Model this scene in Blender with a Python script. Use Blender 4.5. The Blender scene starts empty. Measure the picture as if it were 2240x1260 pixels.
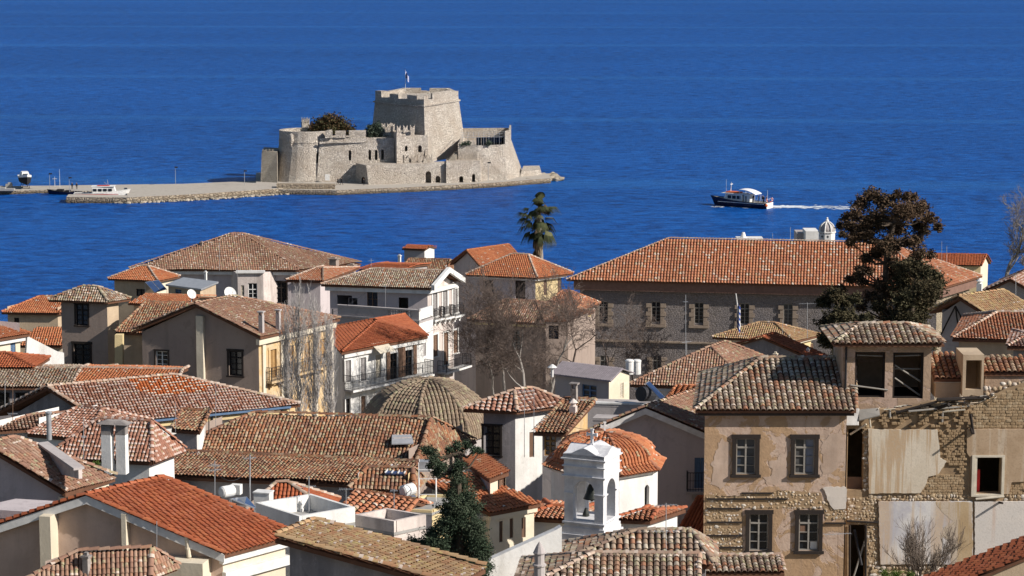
import bpy, math, random
import numpy as np
from mathutils import Vector, Matrix, noise
rad = math.radians
random.seed(7)
S = bpy.context.scene
COL = S.collection
# ---------------------------------------------------------------- camera, sky, sun, exposure
H, PITCH, F, CX, CY = 70.0, rad(8.6), 5400.0, 1120.0, 630.0
cam = bpy.data.objects.new('camera', bpy.data.cameras.new('camera')); COL.objects.link(cam)
cam.location = (0, 0, H); cam.rotation_euler = (rad(90) - PITCH, 0, 0)
cam.data.sensor_width = 36; cam.data.lens = 36 * F / 2240; cam.data.clip_start = 1; cam.data.clip_end = 90000
S.camera = cam
S.render.resolution_x, S.render.resolution_y = 1024, 576
SUN_EL, SUN_DIR = rad(33), (0.921, -0.391)
W = bpy.data.worlds.new('World'); S.world = W; W.use_nodes = True
wn = W.node_tree.nodes; sky = wn.new('ShaderNodeTexSky'); sky.sky_type = 'NISHITA'; sky.sun_disc = False
sky.sun_elevation = SUN_EL; sky.sun_rotation = math.atan2(SUN_DIR[0], SUN_DIR[1]); sky.altitude = 50
sky.air_density = 1.1; sky.dust_density = 0.4; sky.ozone_density = 2.2
W.node_tree.links.new(sky.outputs[0], wn['Background'].inputs[0]); wn['Background'].inputs[1].default_value = 0.062
sd = bpy.data.lights.new('sun', 'SUN'); sun = bpy.data.objects.new('sun', sd); COL.objects.link(sun)
sd.energy = 5.0; sd.angle = rad(0.5); sd.color = (1.0, 0.93, 0.85)
sv = Vector((SUN_DIR[0] * math.cos(SUN_EL), SUN_DIR[1] * math.cos(SUN_EL), math.sin(SUN_EL)))
sun.rotation_euler = sv.to_track_quat('Z', 'Y').to_euler(); sun.location = (60, -20, 120)
S.view_settings.view_transform = 'Standard'; S.view_settings.look = 'None'
S.view_settings.gamma = 1; S.view_settings.use_curve_mapping = False; S.view_settings.exposure = 0.3

# ---------------------------------------------------------------- geometry of the view (used to find where things stand)
cp_, sp_ = math.cos(PITCH), math.sin(PITCH)
def ray(px, py):
    a, b = (px - CX) / F, (CY - py) / F
    return Vector((a, cp_ + b * sp_, -sp_ + b * cp_))
def P(px, py, z):
    d = ray(px, py); return Vector((0, 0, H)) + d * ((z - H) / d.z)
def D(px, py, y):
    d = ray(px, py); return Vector((0, 0, H)) + d * (y / d.y)
def proj(p):
    y, z = p.y, p.z - H
    dep = y * cp_ - z * sp_; up = y * sp_ + z * cp_
    return CX + F * p.x / dep, CY - F * up / dep
def surfY(px, py, y0, tol=14):
    """depth of the surface already built at this spot, if near the expected one"""
    bpy.context.view_layer.update()
    ok, loc, *_ = S.ray_cast(bpy.context.evaluated_depsgraph_get(), Vector((0, 0, H)), ray(px, py).normalized())
    return loc.y if ok and abs(loc.y - y0) < tol else y0
def zg(y):
    T = [(-60, 66), (0, 64), (50, 42), (100, 35), (290, 14), (335, -6), (1e6, -6)]
    for (a, b), (c, d) in zip(T, T[1:]):
        if a <= y <= c: return b + (d - b) * (y - a) / (c - a)
    return 66
# ---------------------------------------------------------------- materials
class NT:
    def __init__(s, name, rough=.85, spec=.3):
        s.m = bpy.data.materials.new(name); s.m.use_nodes = True; s.t = s.m.node_tree
        s.b = s.t.nodes['Principled BSDF']; s.b.inputs['Roughness'].default_value = rough
        s.b.inputs['Specular IOR Level'].default_value = spec
    def n(s, ty, **k):
        o = s.t.nodes.new(ty)
        for a, v in k.items(): setattr(o, a, v)
        return o
    def l(s, a, b): s.t.links.new(a, b)
    def pos(s, sc=(1, 1, 1)):
        g = s.n('ShaderNodeNewGeometry'); m = s.n('ShaderNodeMapping'); m.inputs['Scale'].default_value = sc
        s.l(g.outputs['Position'], m.inputs[0]); return m.outputs[0]
    def noise(s, sc, det=4, vec=None, rough=.55, dist=0):
        o = s.n('ShaderNodeTexNoise'); o.inputs['Scale'].default_value = sc; o.inputs['Detail'].default_value = det
        o.inputs['Roughness'].default_value = rough; o.inputs['Distortion'].default_value = dist
        s.l(vec if vec is not None else s.pos(), o.inputs['Vector']); return o.outputs[0]
    def ramp(s, f, stops, interp='LINEAR'):
        o = s.n('ShaderNodeValToRGB'); e = o.color_ramp.elements; o.color_ramp.interpolation = interp
        while len(e) < len(stops): e.new(.5)
        for el, (p, c) in zip(e, stops):
            el.position = p; el.color = (c, c, c, 1) if isinstance(c, (int, float)) else (*c, 1)
        s.l(f, o.inputs[0]); return o.outputs[0]
    def mix(s, f, a, b, mode='MIX'):
        o = s.n('ShaderNodeMix', data_type='RGBA', blend_type=mode)
        for i, v in ((0, f), (6, a), (7, b)):
            if hasattr(v, 'is_output'): s.l(v, o.inputs[i])
            elif i == 0: o.inputs[0].default_value = v
            else: o.inputs[i].default_value = (*v, 1)
        return o.outputs[2]
    def math(s, op, a, b=0.0):
        o = s.n('ShaderNodeMath', operation=op)
        for i, v in ((0, a), (1, b)):
            if hasattr(v, 'is_output'): s.l(v, o.inputs[i])
            else: o.inputs[i].default_value = v
        return o.outputs[0]
    def bump(s, h, st, dist=.05):
        o = s.n('ShaderNodeBump'); o.inputs['Strength'].default_value = st; o.inputs['Distance'].default_value = dist
        s.l(h, o.inputs['Height']); s.l(o.outputs[0], s.b.inputs['Normal'])
    def col(s, c):
        if hasattr(c, 'is_output'): s.l(c, s.b.inputs['Base Color'])
        else: s.b.inputs['Base Color'].default_value = (*c, 1)
        return s.m
MC = {}
def memo(fn):
    def w(name, *a, **k):
        if name not in MC: MC[name] = fn(name, *a, **k)
        return MC[name]
    return w
@memo
def plain(name, c, rough=.7, spec=.3, metal=0, var=.12):
    t = NT(name, rough, spec); t.b.inputs['Metallic'].default_value = metal
    f = t.noise(3.0, 3); d = tuple(x * (1 - var * 2) for x in c)
    return t.col(t.mix(t.ramp(f, [(.3, 0), (.7, 1)]), d, c))
@memo
def plaster(name, c1, c2, c3=None, sc=.5, streak=.35, rough=.92):
    streak = min(.75, streak * 1.35)
    t = NT(name, rough, .15)
    n1 = t.noise(sc, 6, rough=.65, dist=.4)
    c = t.mix(t.ramp(n1, [(.38, 0), (.62, 1)]), c1, tuple(x * .9 for x in c2))
    pa = t.noise(sc * 1.7, 8, rough=.6, dist=1.0); c = t.mix(t.ramp(pa, [(.6, 0), (.615, .3 + streak * .5)]), c, tuple(min(1, x * 1.12 + .02) if streak < .3 else x * .8 for x in c1))
    st = t.noise(1.6, 5, t.pos((1, 1, .12)), .6)
    c3 = c3 or tuple(x * .5 for x in c1)
    c = t.mix(t.math('MULTIPLY', t.ramp(st, [(.48, 0), (.72, 1)]), streak), c, c3)
    sp = t.noise(5.0, 6, rough=.75)
    c = t.mix(t.math('MULTIPLY', t.ramp(sp, [(.56, 0), (.68, 1)]), streak * .8), c, c3)
    t.bump(t.noise(7, 5, rough=.7), .35, .03)
    return t.col(c)
@memo
def peeling(name, c1, c2, c3, thr=.5, sc=.45, streak=.3):
    """old plaster whose top coat has come off in sharp-edged patches"""
    t = NT(name, .95, .1)
    n1 = t.noise(sc, 9, rough=.62, dist=.8)
    e = t.ramp(n1, [(thr - .008, 0), (thr + .008, 1)])
    n2 = t.noise(3.5, 6, rough=.7)
    top = t.mix(t.ramp(n2, [(.35, 0), (.65, 1)]), c1, tuple(x * .8 for x in c1))
    und = t.mix(t.ramp(n2, [(.4, 0), (.7, 1)]), c2, c3)
    c = t.mix(e, top, und)
    st = t.noise(2.2, 5, t.pos((1, 1, .1)), .6)
    c = t.mix(t.math('MULTIPLY', t.ramp(st, [(.5, 0), (.7, 1)]), streak), c, tuple(x * .45 for x in c2))
    h = t.math('ADD', t.math('MULTIPLY', e, -1.0), t.math('MULTIPLY', t.noise(9, 5), .8))
    t.bump(h, .6, .04)
    return t.col(c)
@memo
def stone(name, c1, c2, c3, sc=1.6, zs=1.5, mort=(.3, .26, .2), patch=None, bs=.5, bd=.15, mw=.06):
    t = NT(name, .95, .1)
    v = t.n('ShaderNodeTexVoronoi'); v.inputs['Scale'].default_value = sc; t.l(t.pos((1, 1, zs)), v.inputs['Vector'])
    sep = t.n('ShaderNodeSeparateColor'); t.l(v.outputs['Color'], sep.inputs[0])
    c = t.ramp(sep.outputs[0], [(0, c1), (.5, c2), (1, c3)])
    e = t.n('ShaderNodeTexVoronoi', feature='DISTANCE_TO_EDGE'); e.inputs['Scale'].default_value = sc
    t.l(t.pos((1, 1, zs)), e.inputs['Vector'])
    m = t.ramp(e.outputs['Distance'], [(mw * .4, 1), (mw, 0)])
    c = t.mix(m, c, mort)
    n = t.noise(.22, 7, rough=.65)
    c = t.mix(t.math('MULTIPLY', t.ramp(n, [(.45, 0), (.62, 1)]), .75), c, patch or tuple(x * .6 for x in c2))
    n2 = t.noise(5, 5, rough=.7)
    c = t.mix(t.ramp(n2, [(.3, .35), (.6, 0)]), c, tuple(x * .45 for x in c1))
    h = t.math('ADD', t.ramp(e.outputs['Distance'], [(0, 0), (.15, 1)]), t.math('MULTIPLY', n2, .6))
    t.bump(h, bs, bd)
    return t.col(c)
@memo
def tilemat(name, pal, mortar=0, lichen=0, dirt=.3, mcol=(.56, .46, .38), lcol=(.36, .33, .2), con=.38):
    t = NT(name, .9, .15)
    a = t.n('ShaderNodeAttribute', attribute_name='rnd'); oi = t.n('ShaderNodeObjectInfo')
    f = t.math('FRACT', t.math('ADD', a.outputs['Fac'], oi.outputs['Random']))
    n = len(pal); mean = tuple(sum(p[i] for p in pal) / n for i in range(3)); c = t.ramp(f, [(i / n, tuple(mean[j] * con + p[j] * (1 - con) for j in range(3))) for i, p in enumerate(pal)], 'CONSTANT')
    big = t.noise(.35, 5, rough=.6)
    c = t.mix(t.math('MULTIPLY', t.ramp(big, [(.4, 0), (.62, 1)]), dirt), c, (.11, .07, .055))
    med = t.noise(1.4, 4, rough=.7); c = t.mix(t.ramp(med, [(.35, .4), (.52, 0)]), c, tuple(x * .55 for x in mean))
    fn = t.noise(9, 4, rough=.7)
    c = t.mix(t.ramp(fn, [(.3, .45), (.55, 0)]), c, tuple(x * .45 for x in pal[0]))
    f2 = t.math('FRACT', t.math('MULTIPLY', f, 17.31))
    if lichen:
        ln = t.noise(4.5, 5, rough=.7)
        c = t.mix(t.math('MULTIPLY', t.ramp(ln, [(.5, 0), (.6, 1)]), t.math('LESS_THAN', f2, lichen)), c, lcol)
    if mortar:
        ve = t.n('ShaderNodeAttribute', attribute_name='ve')
        mn = t.noise(.6, 4)
        k = t.math('MULTIPLY', t.math('GREATER_THAN', ve.outputs['Fac'], .62), t.math('LESS_THAN', t.math('ADD', f2, t.math('SUBTRACT', mn, .5)), mortar))
        c = t.mix(k, c, mcol)
    t.bump(fn, .3, .02)
    return t.col(c)
# ---------------------------------------------------------------- mesh building
ORG = {}
def org(o): return ORG.get(o.name, Vector((0, 0, 0))) if o else Vector((0, 0, 0))
def tag(o, label=None, cat=None, group=None, kind=None):
    if label: o['label'] = label
    if cat: o['category'] = cat
    if group: o['group'] = group
    if kind: o['kind'] = kind
    return o
def thing(name, label, cat, loc, group=None):
    o = bpy.data.objects.new(name, None); COL.objects.link(o); o.location = loc; o.empty_display_size = .5
    ORG[o.name] = Vector(loc); return tag(o, label, cat, group)
class MB:
    def __init__(s): s.v = []; s.f = []; s.mi = []; s.sm = False
    def face(s, pts, mi=0):
        k = len(s.v); s.v += [tuple(p) for p in pts]; s.f.append(tuple(range(k, k + len(pts)))); s.mi.append(mi)
    def prism(s, bot, top, mi=0, cap=True):
        n = len(bot); k = len(s.v); s.v += [tuple(p) for p in bot] + [tuple(p) for p in top]
        if cap:
            s.f.append(tuple(range(k + n - 1, k - 1, -1))); s.f.append(tuple(range(k + n, k + 2 * n))); s.mi += [mi, mi]
        for i in range(n):
            j = (i + 1) % n; s.f.append((k + i, k + j, k + n + j, k + n + i)); s.mi.append(mi)
    def box(s, c, e, ax=None, mi=0):
        ax = ax or (Vector((1, 0, 0)), Vector((0, 1, 0)), Vector((0, 0, 1))); c = Vector(c)
        q = [c + ax[0] * (a * e[0] / 2) + ax[1] * (b * e[1] / 2) - ax[2] * e[2] / 2 for a, b in ((-1, -1), (1, -1), (1, 1), (-1, 1))]
        s.prism(q, [p + ax[2] * e[2] for p in q], mi)
    def tube(s, p0, p1, r0, r1=None, n=6, cap=True, mi=0):
        p0, p1 = Vector(p0), Vector(p1); r1 = r0 if r1 is None else r1; d = (p1 - p0)
        if d.length < 1e-6: return
        d.normalize(); a = d.orthogonal().normalized(); b = d.cross(a)
        ring = lambda p, r: [p + (a * math.cos(6.2832 * i / n) + b * math.sin(6.2832 * i / n)) * r for i in range(n)]
        s.prism(ring(p0, r0), ring(p1, max(r1, 1e-4)), mi, cap)
    def lathe(s, c, prof, n=12, mi=0, a0=0, cap=True):
        c = Vector(c); k = len(s.v)
        for r, z in prof:
            for i in range(n):
                a = a0 + 6.28318 * i / n; s.v.append((c.x + r * math.cos(a), c.y + r * math.sin(a), c.z + z))
        for j in range(len(prof) - 1):
            for i in range(n):
                i2 = (i + 1) % n; s.f.append((k + j * n + i, k + j * n + i2, k + (j + 1) * n + i2, k + (j + 1) * n + i)); s.mi.append(mi)
        if cap:
            s.f.append(tuple(range(k + n - 1, k - 1, -1))); m = k + (len(prof) - 1) * n
            s.f.append(tuple(range(m, m + n))); s.mi += [mi, mi]
    def build_each(s, name, mats, parent):
        """every prism a part of its own"""
        i = 0
        while i < len(s.f):
            m = min(s.f[i]); fs = []
            while i < len(s.f) and (not fs or min(s.f[i]) < hi): fs.append(s.f[i]); hi = max(max(f) for f in fs) + 1 if len(fs) > 1 else max(s.f[i]) + 1 + len(s.f[i]); i += 1
            q = MB(); ks = sorted({k for f in fs for k in f}); mp = {k: n for n, k in enumerate(ks)}; q.v = [s.v[k] for k in ks]; q.f = [tuple(mp[k] for k in f) for f in fs]; q.mi = [0] * len(q.f); q.build(name, mats, parent)
    def build(s, name, mats, parent=None, label=None, cat=None, group=None, kind=None, at=None, smooth=None):
        mats = mats if isinstance(mats, (list, tuple)) else [mats]
        og = org(parent) if parent else (Vector(at) if at is not None else Vector((0, 0, 0)))
        if parent is None and at is None and s.v and not kind == 'structure':
            a = np.array(s.v); og = Vector((a[:, 0].mean(), a[:, 1].mean(), a[:, 2].min()))
        me = bpy.data.meshes.new(name)
        me.from_pydata([(v[0] - og.x, v[1] - og.y, v[2] - og.z) for v in s.v], [], s.f)
        for m in mats: me.materials.append(m)
        if len(mats) > 1: me.polygons.foreach_set('material_index', s.mi)
        if s.sm or smooth: me.polygons.foreach_set('use_smooth', [True] * len(s.f))
        o = bpy.data.objects.new(name, me); COL.objects.link(o); ORG[o.name] = og
        if parent: o.parent = parent
        else: o.location = og
        return tag(o, label, cat, group, kind)
def npmesh(name, V, Fq, mat, parent=None, attrs=None, kind=None, smooth=False, og=None):
    og = org(parent) if parent else (og or Vector((0, 0, 0)))
    V = np.asarray(V, dtype=np.float32).reshape(-1, 3) - np.array(og, dtype=np.float32)
    Fq = np.asarray(Fq, dtype=np.int32); nf, k = Fq.shape
    me = bpy.data.meshes.new(name)
    me.vertices.add(len(V)); me.vertices.foreach_set('co', V.ravel())
    me.loops.add(nf * k); me.loops.foreach_set('vertex_index', Fq.ravel())
    me.polygons.add(nf); me.polygons.foreach_set('loop_start', np.arange(0, nf * k, k, dtype=np.int32))
    me.polygons.foreach_set('loop_total', np.full(nf, k, dtype=np.int32))
    me.update(calc_edges=True)
    if smooth: me.polygons.foreach_set('use_smooth', np.ones(nf, dtype=bool))
    for an, av in (attrs or {}).items():
        at = me.attributes.new(an, 'FLOAT', 'POINT'); at.data.foreach_set('value', np.asarray(av, dtype=np.float32).ravel())
    for m in (mat if isinstance(mat, list) else [mat]): me.materials.append(m)
    o = bpy.data.objects.new(name, me); COL.objects.link(o); ORG[o.name] = og
    if parent: o.parent = parent
    else: o.location = og
    return tag(o, kind=kind)
# ---- barrel tiles: frames (lower-end centre, across, down, normal, width, length)
_k = 5
def tile_template(th=False):
    V = []
    for end, (rr, dn, hh) in enumerate(((.40, -1.1, 0.0), (.50, 0.04, .16))):
        for i in range(_k):
            a = math.pi * i / (_k - 1); V.append((rr * math.cos(a), dn, hh + rr * math.sin(a) * 1.0))
    Fc = [(i, i + 1, _k + i + 1, _k + i) for i in range(_k - 1)]
    if th:
        for i in range(_k):
            a = math.pi * i / (_k - 1); V.append((.41 * math.cos(a), .04, .16 + .38 * math.sin(a)))
        Fc += [(_k + i, _k + i + 1, 2 * _k + i + 1, 2 * _k + i) for i in range(_k - 1)]
    return np.array(V), np.array(Fc)
TV, TF = tile_template()
TVh, TFh = tile_template(True)
TILES = [0]
def tile_mesh(frames, name, mat, parent, kind='stuff', jit=.022):
    if not frames: return
    n = len(frames); TILES[0] += n
    p = np.array([f[0][:] for f in frames]); a = np.array([f[1][:] for f in frames]); d = np.array([f[2][:] for f in frames])
    nn = np.array([f[3][:] for f in frames]); w = np.array([f[4] for f in frames])[:, None]; L = np.array([f[5] for f in frames])[:, None]
    rg = np.random.RandomState(n)
    p = p + nn * (rg.rand(n, 1) * jit) + a * (rg.rand(n, 1) - .5) * jit * .8
    a = a + d * (rg.rand(n, 1) - .5) * jit * 2.5
    V = p[:, None] + a[:, None] * (TV[None, :, 0:1] * w[:, None]) + d[:, None] * (TV[None, :, 1:2] * L[:, None]) + nn[:, None] * (TV[None, :, 2:3] * w[:, None] * .8)
    Fc = (TF[None] + (np.arange(n) * len(TV))[:, None, None]).reshape(-1, 4)
    rnd = np.repeat(rg.rand(n), len(TV)); ve = np.tile(np.r_[np.zeros(_k), np.ones(_k)], n)
    return npmesh(name, V, Fc, mat, parent, dict(rnd=rnd, ve=ve), kind=kind)
PROTO = {}
def tile_objects(frames, name, mat, parent):
    key = (mat.name, 'p')
    if key not in PROTO:
        me = bpy.data.meshes.new('roof_tile'); me.from_pydata([tuple(v) for v in TVh], [], [tuple(f) for f in TFh.tolist()])
        me.materials.append(mat)
        at = me.attributes.new('ve', 'FLOAT', 'POINT'); at.data.foreach_set('value', [0.0] * _k + [1.0] * (2 * _k))
        PROTO[key] = me
    me = PROTO[key]; og = org(parent)
    for (p, a, d, n, w, L) in frames:
        o = bpy.data.objects.new(name, me); COL.objects.link(o); o.parent = parent
        p = p + n * random.random() * .02 - og
        a = (a + d * random.uniform(-.05, .05))
        M = Matrix(((a.x * w, d.x * L, n.x * w * .8, p.x), (a.y * w, d.y * L, n.y * w * .8, p.y), (a.z * w, d.z * L, n.z * w * .8, p.z), (0, 0, 0, 1)))
        o.matrix_basis = M
def poly_frames(pts, w=.27, L=.33, sag=.05, ov=.07):
    n = Vector((0, 0, 0)); c = sum(pts, Vector()) / len(pts)
    for i in range(len(pts)): n += (pts[i] - c).cross(pts[(i + 1) % len(pts)] - c)
    n.normalize()
    if n.z < 0: n = -n
    d = -Vector((0, 0, 1)) + n * n.z
    if d.length < 1e-4: return []
    d.normalize(); a = d.cross(n).normalized(); a = -a
    q = [((p - c).dot(a), (p - c).dot(d)) for p in pts]
    s0, s1 = min(x for x, _ in q), max(x for x, _ in q); out = []
    m = max(1, int((s1 - s0) / w)); w2 = (s1 - s0) / m
    for i in range(m):
        s = s0 + (i + .5) * w2; ts = []
        for k in range(len(q)):
            (x0, y0), (x1, y1) = q[k], q[(k + 1) % len(q)]
            if (x0 - s) * (x1 - s) < 0: ts.append(y0 + (y1 - y0) * (s - x0) / (x1 - x0))
        if len(ts) < 2: continue
        lo, hi = min(ts), max(ts) + ov; t = hi; j = 0
        while t - L > lo - .12:
            p = c + a * s + d * t
            wv = noise.noise(Vector((p.x * .35, p.y * .35, 3))) * sag + (sag * .5 if j == 0 else 0) * 0
            out.append((p + n * (.02 + sag * .5 + wv), a, d, n, w2 * .92, L)); t -= L * random.uniform(.97, 1.0); j += 1
    return out
def line_frames(p0, p1, w=.24, L=.32, lift=.05):
    if p0.z > p1.z: p0, p1 = p1, p0      # p0 is the lower end
    d = p0 - p1; ln = d.length
    if ln < .2: return []
    d.normalize(); a = d.cross(Vector((0, 0, 1))).normalized(); n = a.cross(d); n = n if n.z > 0 else -n
    k = max(1, int(ln / L)); L2 = ln / k
    return [(p0 - d * (i * L2) + n * lift, a, d, n, w, L2) for i in range(k)]
def infront(p):
    x, y = proj(p); return -20 < x < 2260 and -20 < y < 1280
def lay_tiles(frames, mat, roof, single=False):
    if single:
        near = sorted((f for f in frames if infront(f[0])), key=lambda f: (f[0] - Vector((0, 0, H))).length)[:300]
        ids = set(id(f) for f in near); rest = [f for f in frames if id(f) not in ids]
        tile_objects(near, 'roof_tile', mat, roof)
        tile_mesh(rest, 'roof_tiles', mat, roof)
    else: tile_mesh(frames, 'roof_tiles', mat, roof)
# ---------------------------------------------------------------- wall frames, walls with openings, windows
class Fr:
    def __init__(s, o, u, v=Vector((0, 0, 1))):
        s.o = Vector(o); s.u = Vector(u).normalized(); s.v = v; s.n = s.u.cross(s.v)   # outward when u runs to the right as seen from outside
    def pt(s, u, v, n=0): return s.o + s.u * u + s.v * v + s.n * n
    def px(s, x, y):
        d = ray(x, y); c = Vector((0, 0, H)); t = (s.o - c).dot(s.n) / d.dot(s.n); p = c + d * t - s.o
        return p.dot(s.u), p.dot(s.v)
    def rect(s, x0, y0, x1, y1):
        ym, xm = (y0 + y1) / 2, (x0 + x1) / 2
        u0 = s.px(x0, ym)[0]; u1 = s.px(x1, ym)[0]; v1 = s.px(xm, y0)[1]; v0 = s.px(xm, y1)[1]
        return min(u0, u1), max(u0, u1), v0, v1
    def box(s, mb, u0, u1, v0, v1, n0, n1, mi=0):
        mb.prism([s.pt(u0, v0, n1), s.pt(u1, v0, n1), s.pt(u1, v0, n0), s.pt(u0, v0, n0)],
                 [s.pt(u0, v1, n1), s.pt(u1, v1, n1), s.pt(u1, v1, n0), s.pt(u0, v1, n0)], mi)
    def slab(s, mb, uv, n0, n1, mi=0): mb.prism([s.pt(u, v, n0) for u, v in uv], [s.pt(u, v, n1) for u, v in uv], mi)
def wall_mesh(mb, fr, u0, u1, v0, v1, holes, depth=.28, mi=0, apex=None):
    us = sorted({u0, u1, *[h[0] for h in holes], *[h[1] for h in holes]}); vs = sorted({v0, v1, *[h[2] for h in holes], *[h[3] for h in holes]})
    us = [u for u in us if u0 <= u <= u1]; vs = [v for v in vs if v0 <= v <= v1]
    for a, b in zip(us, us[1:]):
        for c, d in zip(vs, vs[1:]):
            if b - a < 1e-5 or d - c < 1e-5: continue
            mu, mv = (a + b) / 2, (c + d) / 2
            if any(h[0] < mu < h[1] and h[2] < mv < h[3] for h in holes): continue
            mb.face([fr.pt(a, c), fr.pt(b, c), fr.pt(b, d), fr.pt(a, d)], mi)
    for h in holes:
        a, b, c, d = h[:4]; q = [(a, c), (b, c), (b, d), (a, d)]
        for i in range(4):
            (x0, y0), (x1, y1) = q[i], q[(i + 1) % 4]
            mb.face([fr.pt(x0, y0), fr.pt(x0, y0, -depth), fr.pt(x1, y1, -depth), fr.pt(x1, y1)], mi)
    if apex: mb.face([fr.pt(u0, v1), fr.pt(u1, v1), fr.pt(apex[0], apex[1])], mi)
def window(house, fr, r, kind, wood=None, **k):
    u0, u1, v0, v1 = r; w, h = u1 - u0, v1 - v0; wood = wood or M_('dark_wood'); inner = k.get('inner', wood)
    glass = M_('glass')
    if kind == 'void':
        if k.get('frame', True):
            mb = MB(); t = .09
            fr.box(mb, u0, u0 + t, v0, v1, -.22, -.1); fr.box(mb, u1 - t, u1, v0, v1, -.22, -.1)
            fr.box(mb, u0 + t, u1 - t, v1 - t, v1, -.22, -.1); fr.box(mb, u0 + t, u1 - t, v0, v0 + t * .8, -.22, -.1)
            mb.build('window', wood, house)
        return
    mb = MB(); s = k.get('sur', 0)
    if s:                                          # wooden or plaster surround, proud of the wall
        e = k.get('proud', .05)
        for a, b, c, d in ((u0 - s, u0, v0, v1), (u1, u1 + s, v0, v1), (u0 - s * 1.25, u1 + s * 1.25, v1, v1 + s * 1.1)): fr.box(mb, a, b, c, d, -.02, e)
        fr.box(mb, u0 - s * 1.4, u1 + s * 1.4, v0 - s * .7, v0, -.02, e + .07)
    else:
        fr.box(mb, u0, u1, v0, v0 + .05, -.2, -.1)
    win = mb.build('window', k.get('smat', wood), house)
    dn = k.get('dn', -.14)
    if kind in ('case', 'open'):
        pm = MB(); fr.box(pm, u0 + .01, u1 - .01, v0 + .01, v1 - .01, dn - .04, dn - .02); pm.build('pane', random.choice([glass, glass, M_('glass_dusty'), M_('glass_blue')]), win)
        fm = MB(); t = max(.06, w * .07); tr = v0 + h * k.get('tr', .72); rows = k.get('rows', 3)
        for a, b, c, d in ((u0, u0 + t, v0, v1), (u1 - t, u1, v0, v1), (u0 + t, u1 - t, v1 - t, v1), (u0 + t, u1 - t, v0, v0 + t),
                           ((u0 + u1) / 2 - t * .6, (u0 + u1) / 2 + t * .6, v0 + t, v1 - t)): fr.box(fm, a, b, c, d, dn, dn + .06)
        if k.get('tr', .72) < 1: fr.box(fm, u0 + t, u1 - t, tr - t * .6, tr + t * .6, dn + .005, dn + .07)
        for i in range(1, rows):
            y = v0 + (tr - v0) * i / rows; fr.box(fm, u0 + t, u1 - t, y - .015, y + .015, dn + .002, dn + .05)
        fm.build('casement_frame', inner, win)
    if kind == 'shut' or kind == 'open':
        shm = k.get('shm', M_('shutter_brown'))
        for sd in (0, 1):
            a, b = (u0, (u0 + u1) / 2 - .01) if sd == 0 else ((u0 + u1) / 2 + .01, u1)
            if kind == 'open': a, b = (u0 - w * .5, u0 - .02) if sd == 0 else (u1 + .02, u1 + w * .5)
            n0, n1 = (-.1, -.05) if kind == 'shut' else (.03, .08)
            sm_ = MB(); t = .06
            for q in ((a, a + t, v0, v1), (b - t, b, v0, v1), (a + t, b - t, v1 - t, v1), (a + t, b - t, v0, v0 + t), (a + t, b - t, (v0 + v1) / 2 - t / 2, (v0 + v1) / 2 + t / 2)): fr.box(sm_, *q, n0, n1)
            ns = max(4, int(h / .14))
            for i in range(ns):
                y = v0 + t + (h - 2 * t) * i / ns; yy = y + (h - 2 * t) / ns
                sm_.face([fr.pt(a + t, y, n1 - .005), fr.pt(b - t, y, n1 - .005), fr.pt(b - t, yy, n0 + .005), fr.pt(a + t, yy, n0 + .005)])
            sm_.build('shutter', shm, win)
    return win
def M_(n): return MC[n]
def railing(parent, fr, u0, u1, v0, hh, n, mat, name='railing', step=.13):
    mb = MB(); fr.box(mb, u0, u1, v0 + hh - .03, v0 + hh, n - .02, n + .02); fr.box(mb, u0, u1, v0 + .08, v0 + .1, n - .015, n + .015)
    fr.box(mb, u0, u1, v0 + hh * .55, v0 + hh * .57, n - .012, n + .012)
    k = max(2, int((u1 - u0) / step))
    for i in range(k + 1):
        u = u0 + (u1 - u0) * i / k; t = .022 if i in (0, k) else .011; fr.box(mb, u - t, u + t, v0, v0 + hh - .03, n - t, n + t)
    return mb.build(name, mat, parent)
def balcony(house, fr, u0, u1, v, depth=.8, hh=.95, slab=None, rail=None, brackets=2):
    mb = MB(); fr.box(mb, u0, u1, v - .14, v, 0, depth)
    for i in range(brackets):
        u = u0 + (u1 - u0) * (i + .5) / brackets; fr.slab(mb, [(u - .09, v - .14), (u - .09, v - .5), (u + .09, v - .5), (u + .09, v - .14)], 0.0, .25); fr.box(mb, u - .09, u + .09, v - .3, v - .14, .25, depth * .7)
    b = mb.build('balcony', slab, house)
    rail = rail or M_('iron')
    railing(b, fr, u0 + .05, u1 - .05, v, hh, depth - .06, rail)
    sf = [Fr(fr.pt(u0 + .05, 0, 0), fr.n), Fr(fr.pt(u1 - .05, 0, 0), fr.n)]
    for q in sf: railing(b, q, 0.02, depth - .08, v, hh, 0, rail)
    return b
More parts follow.
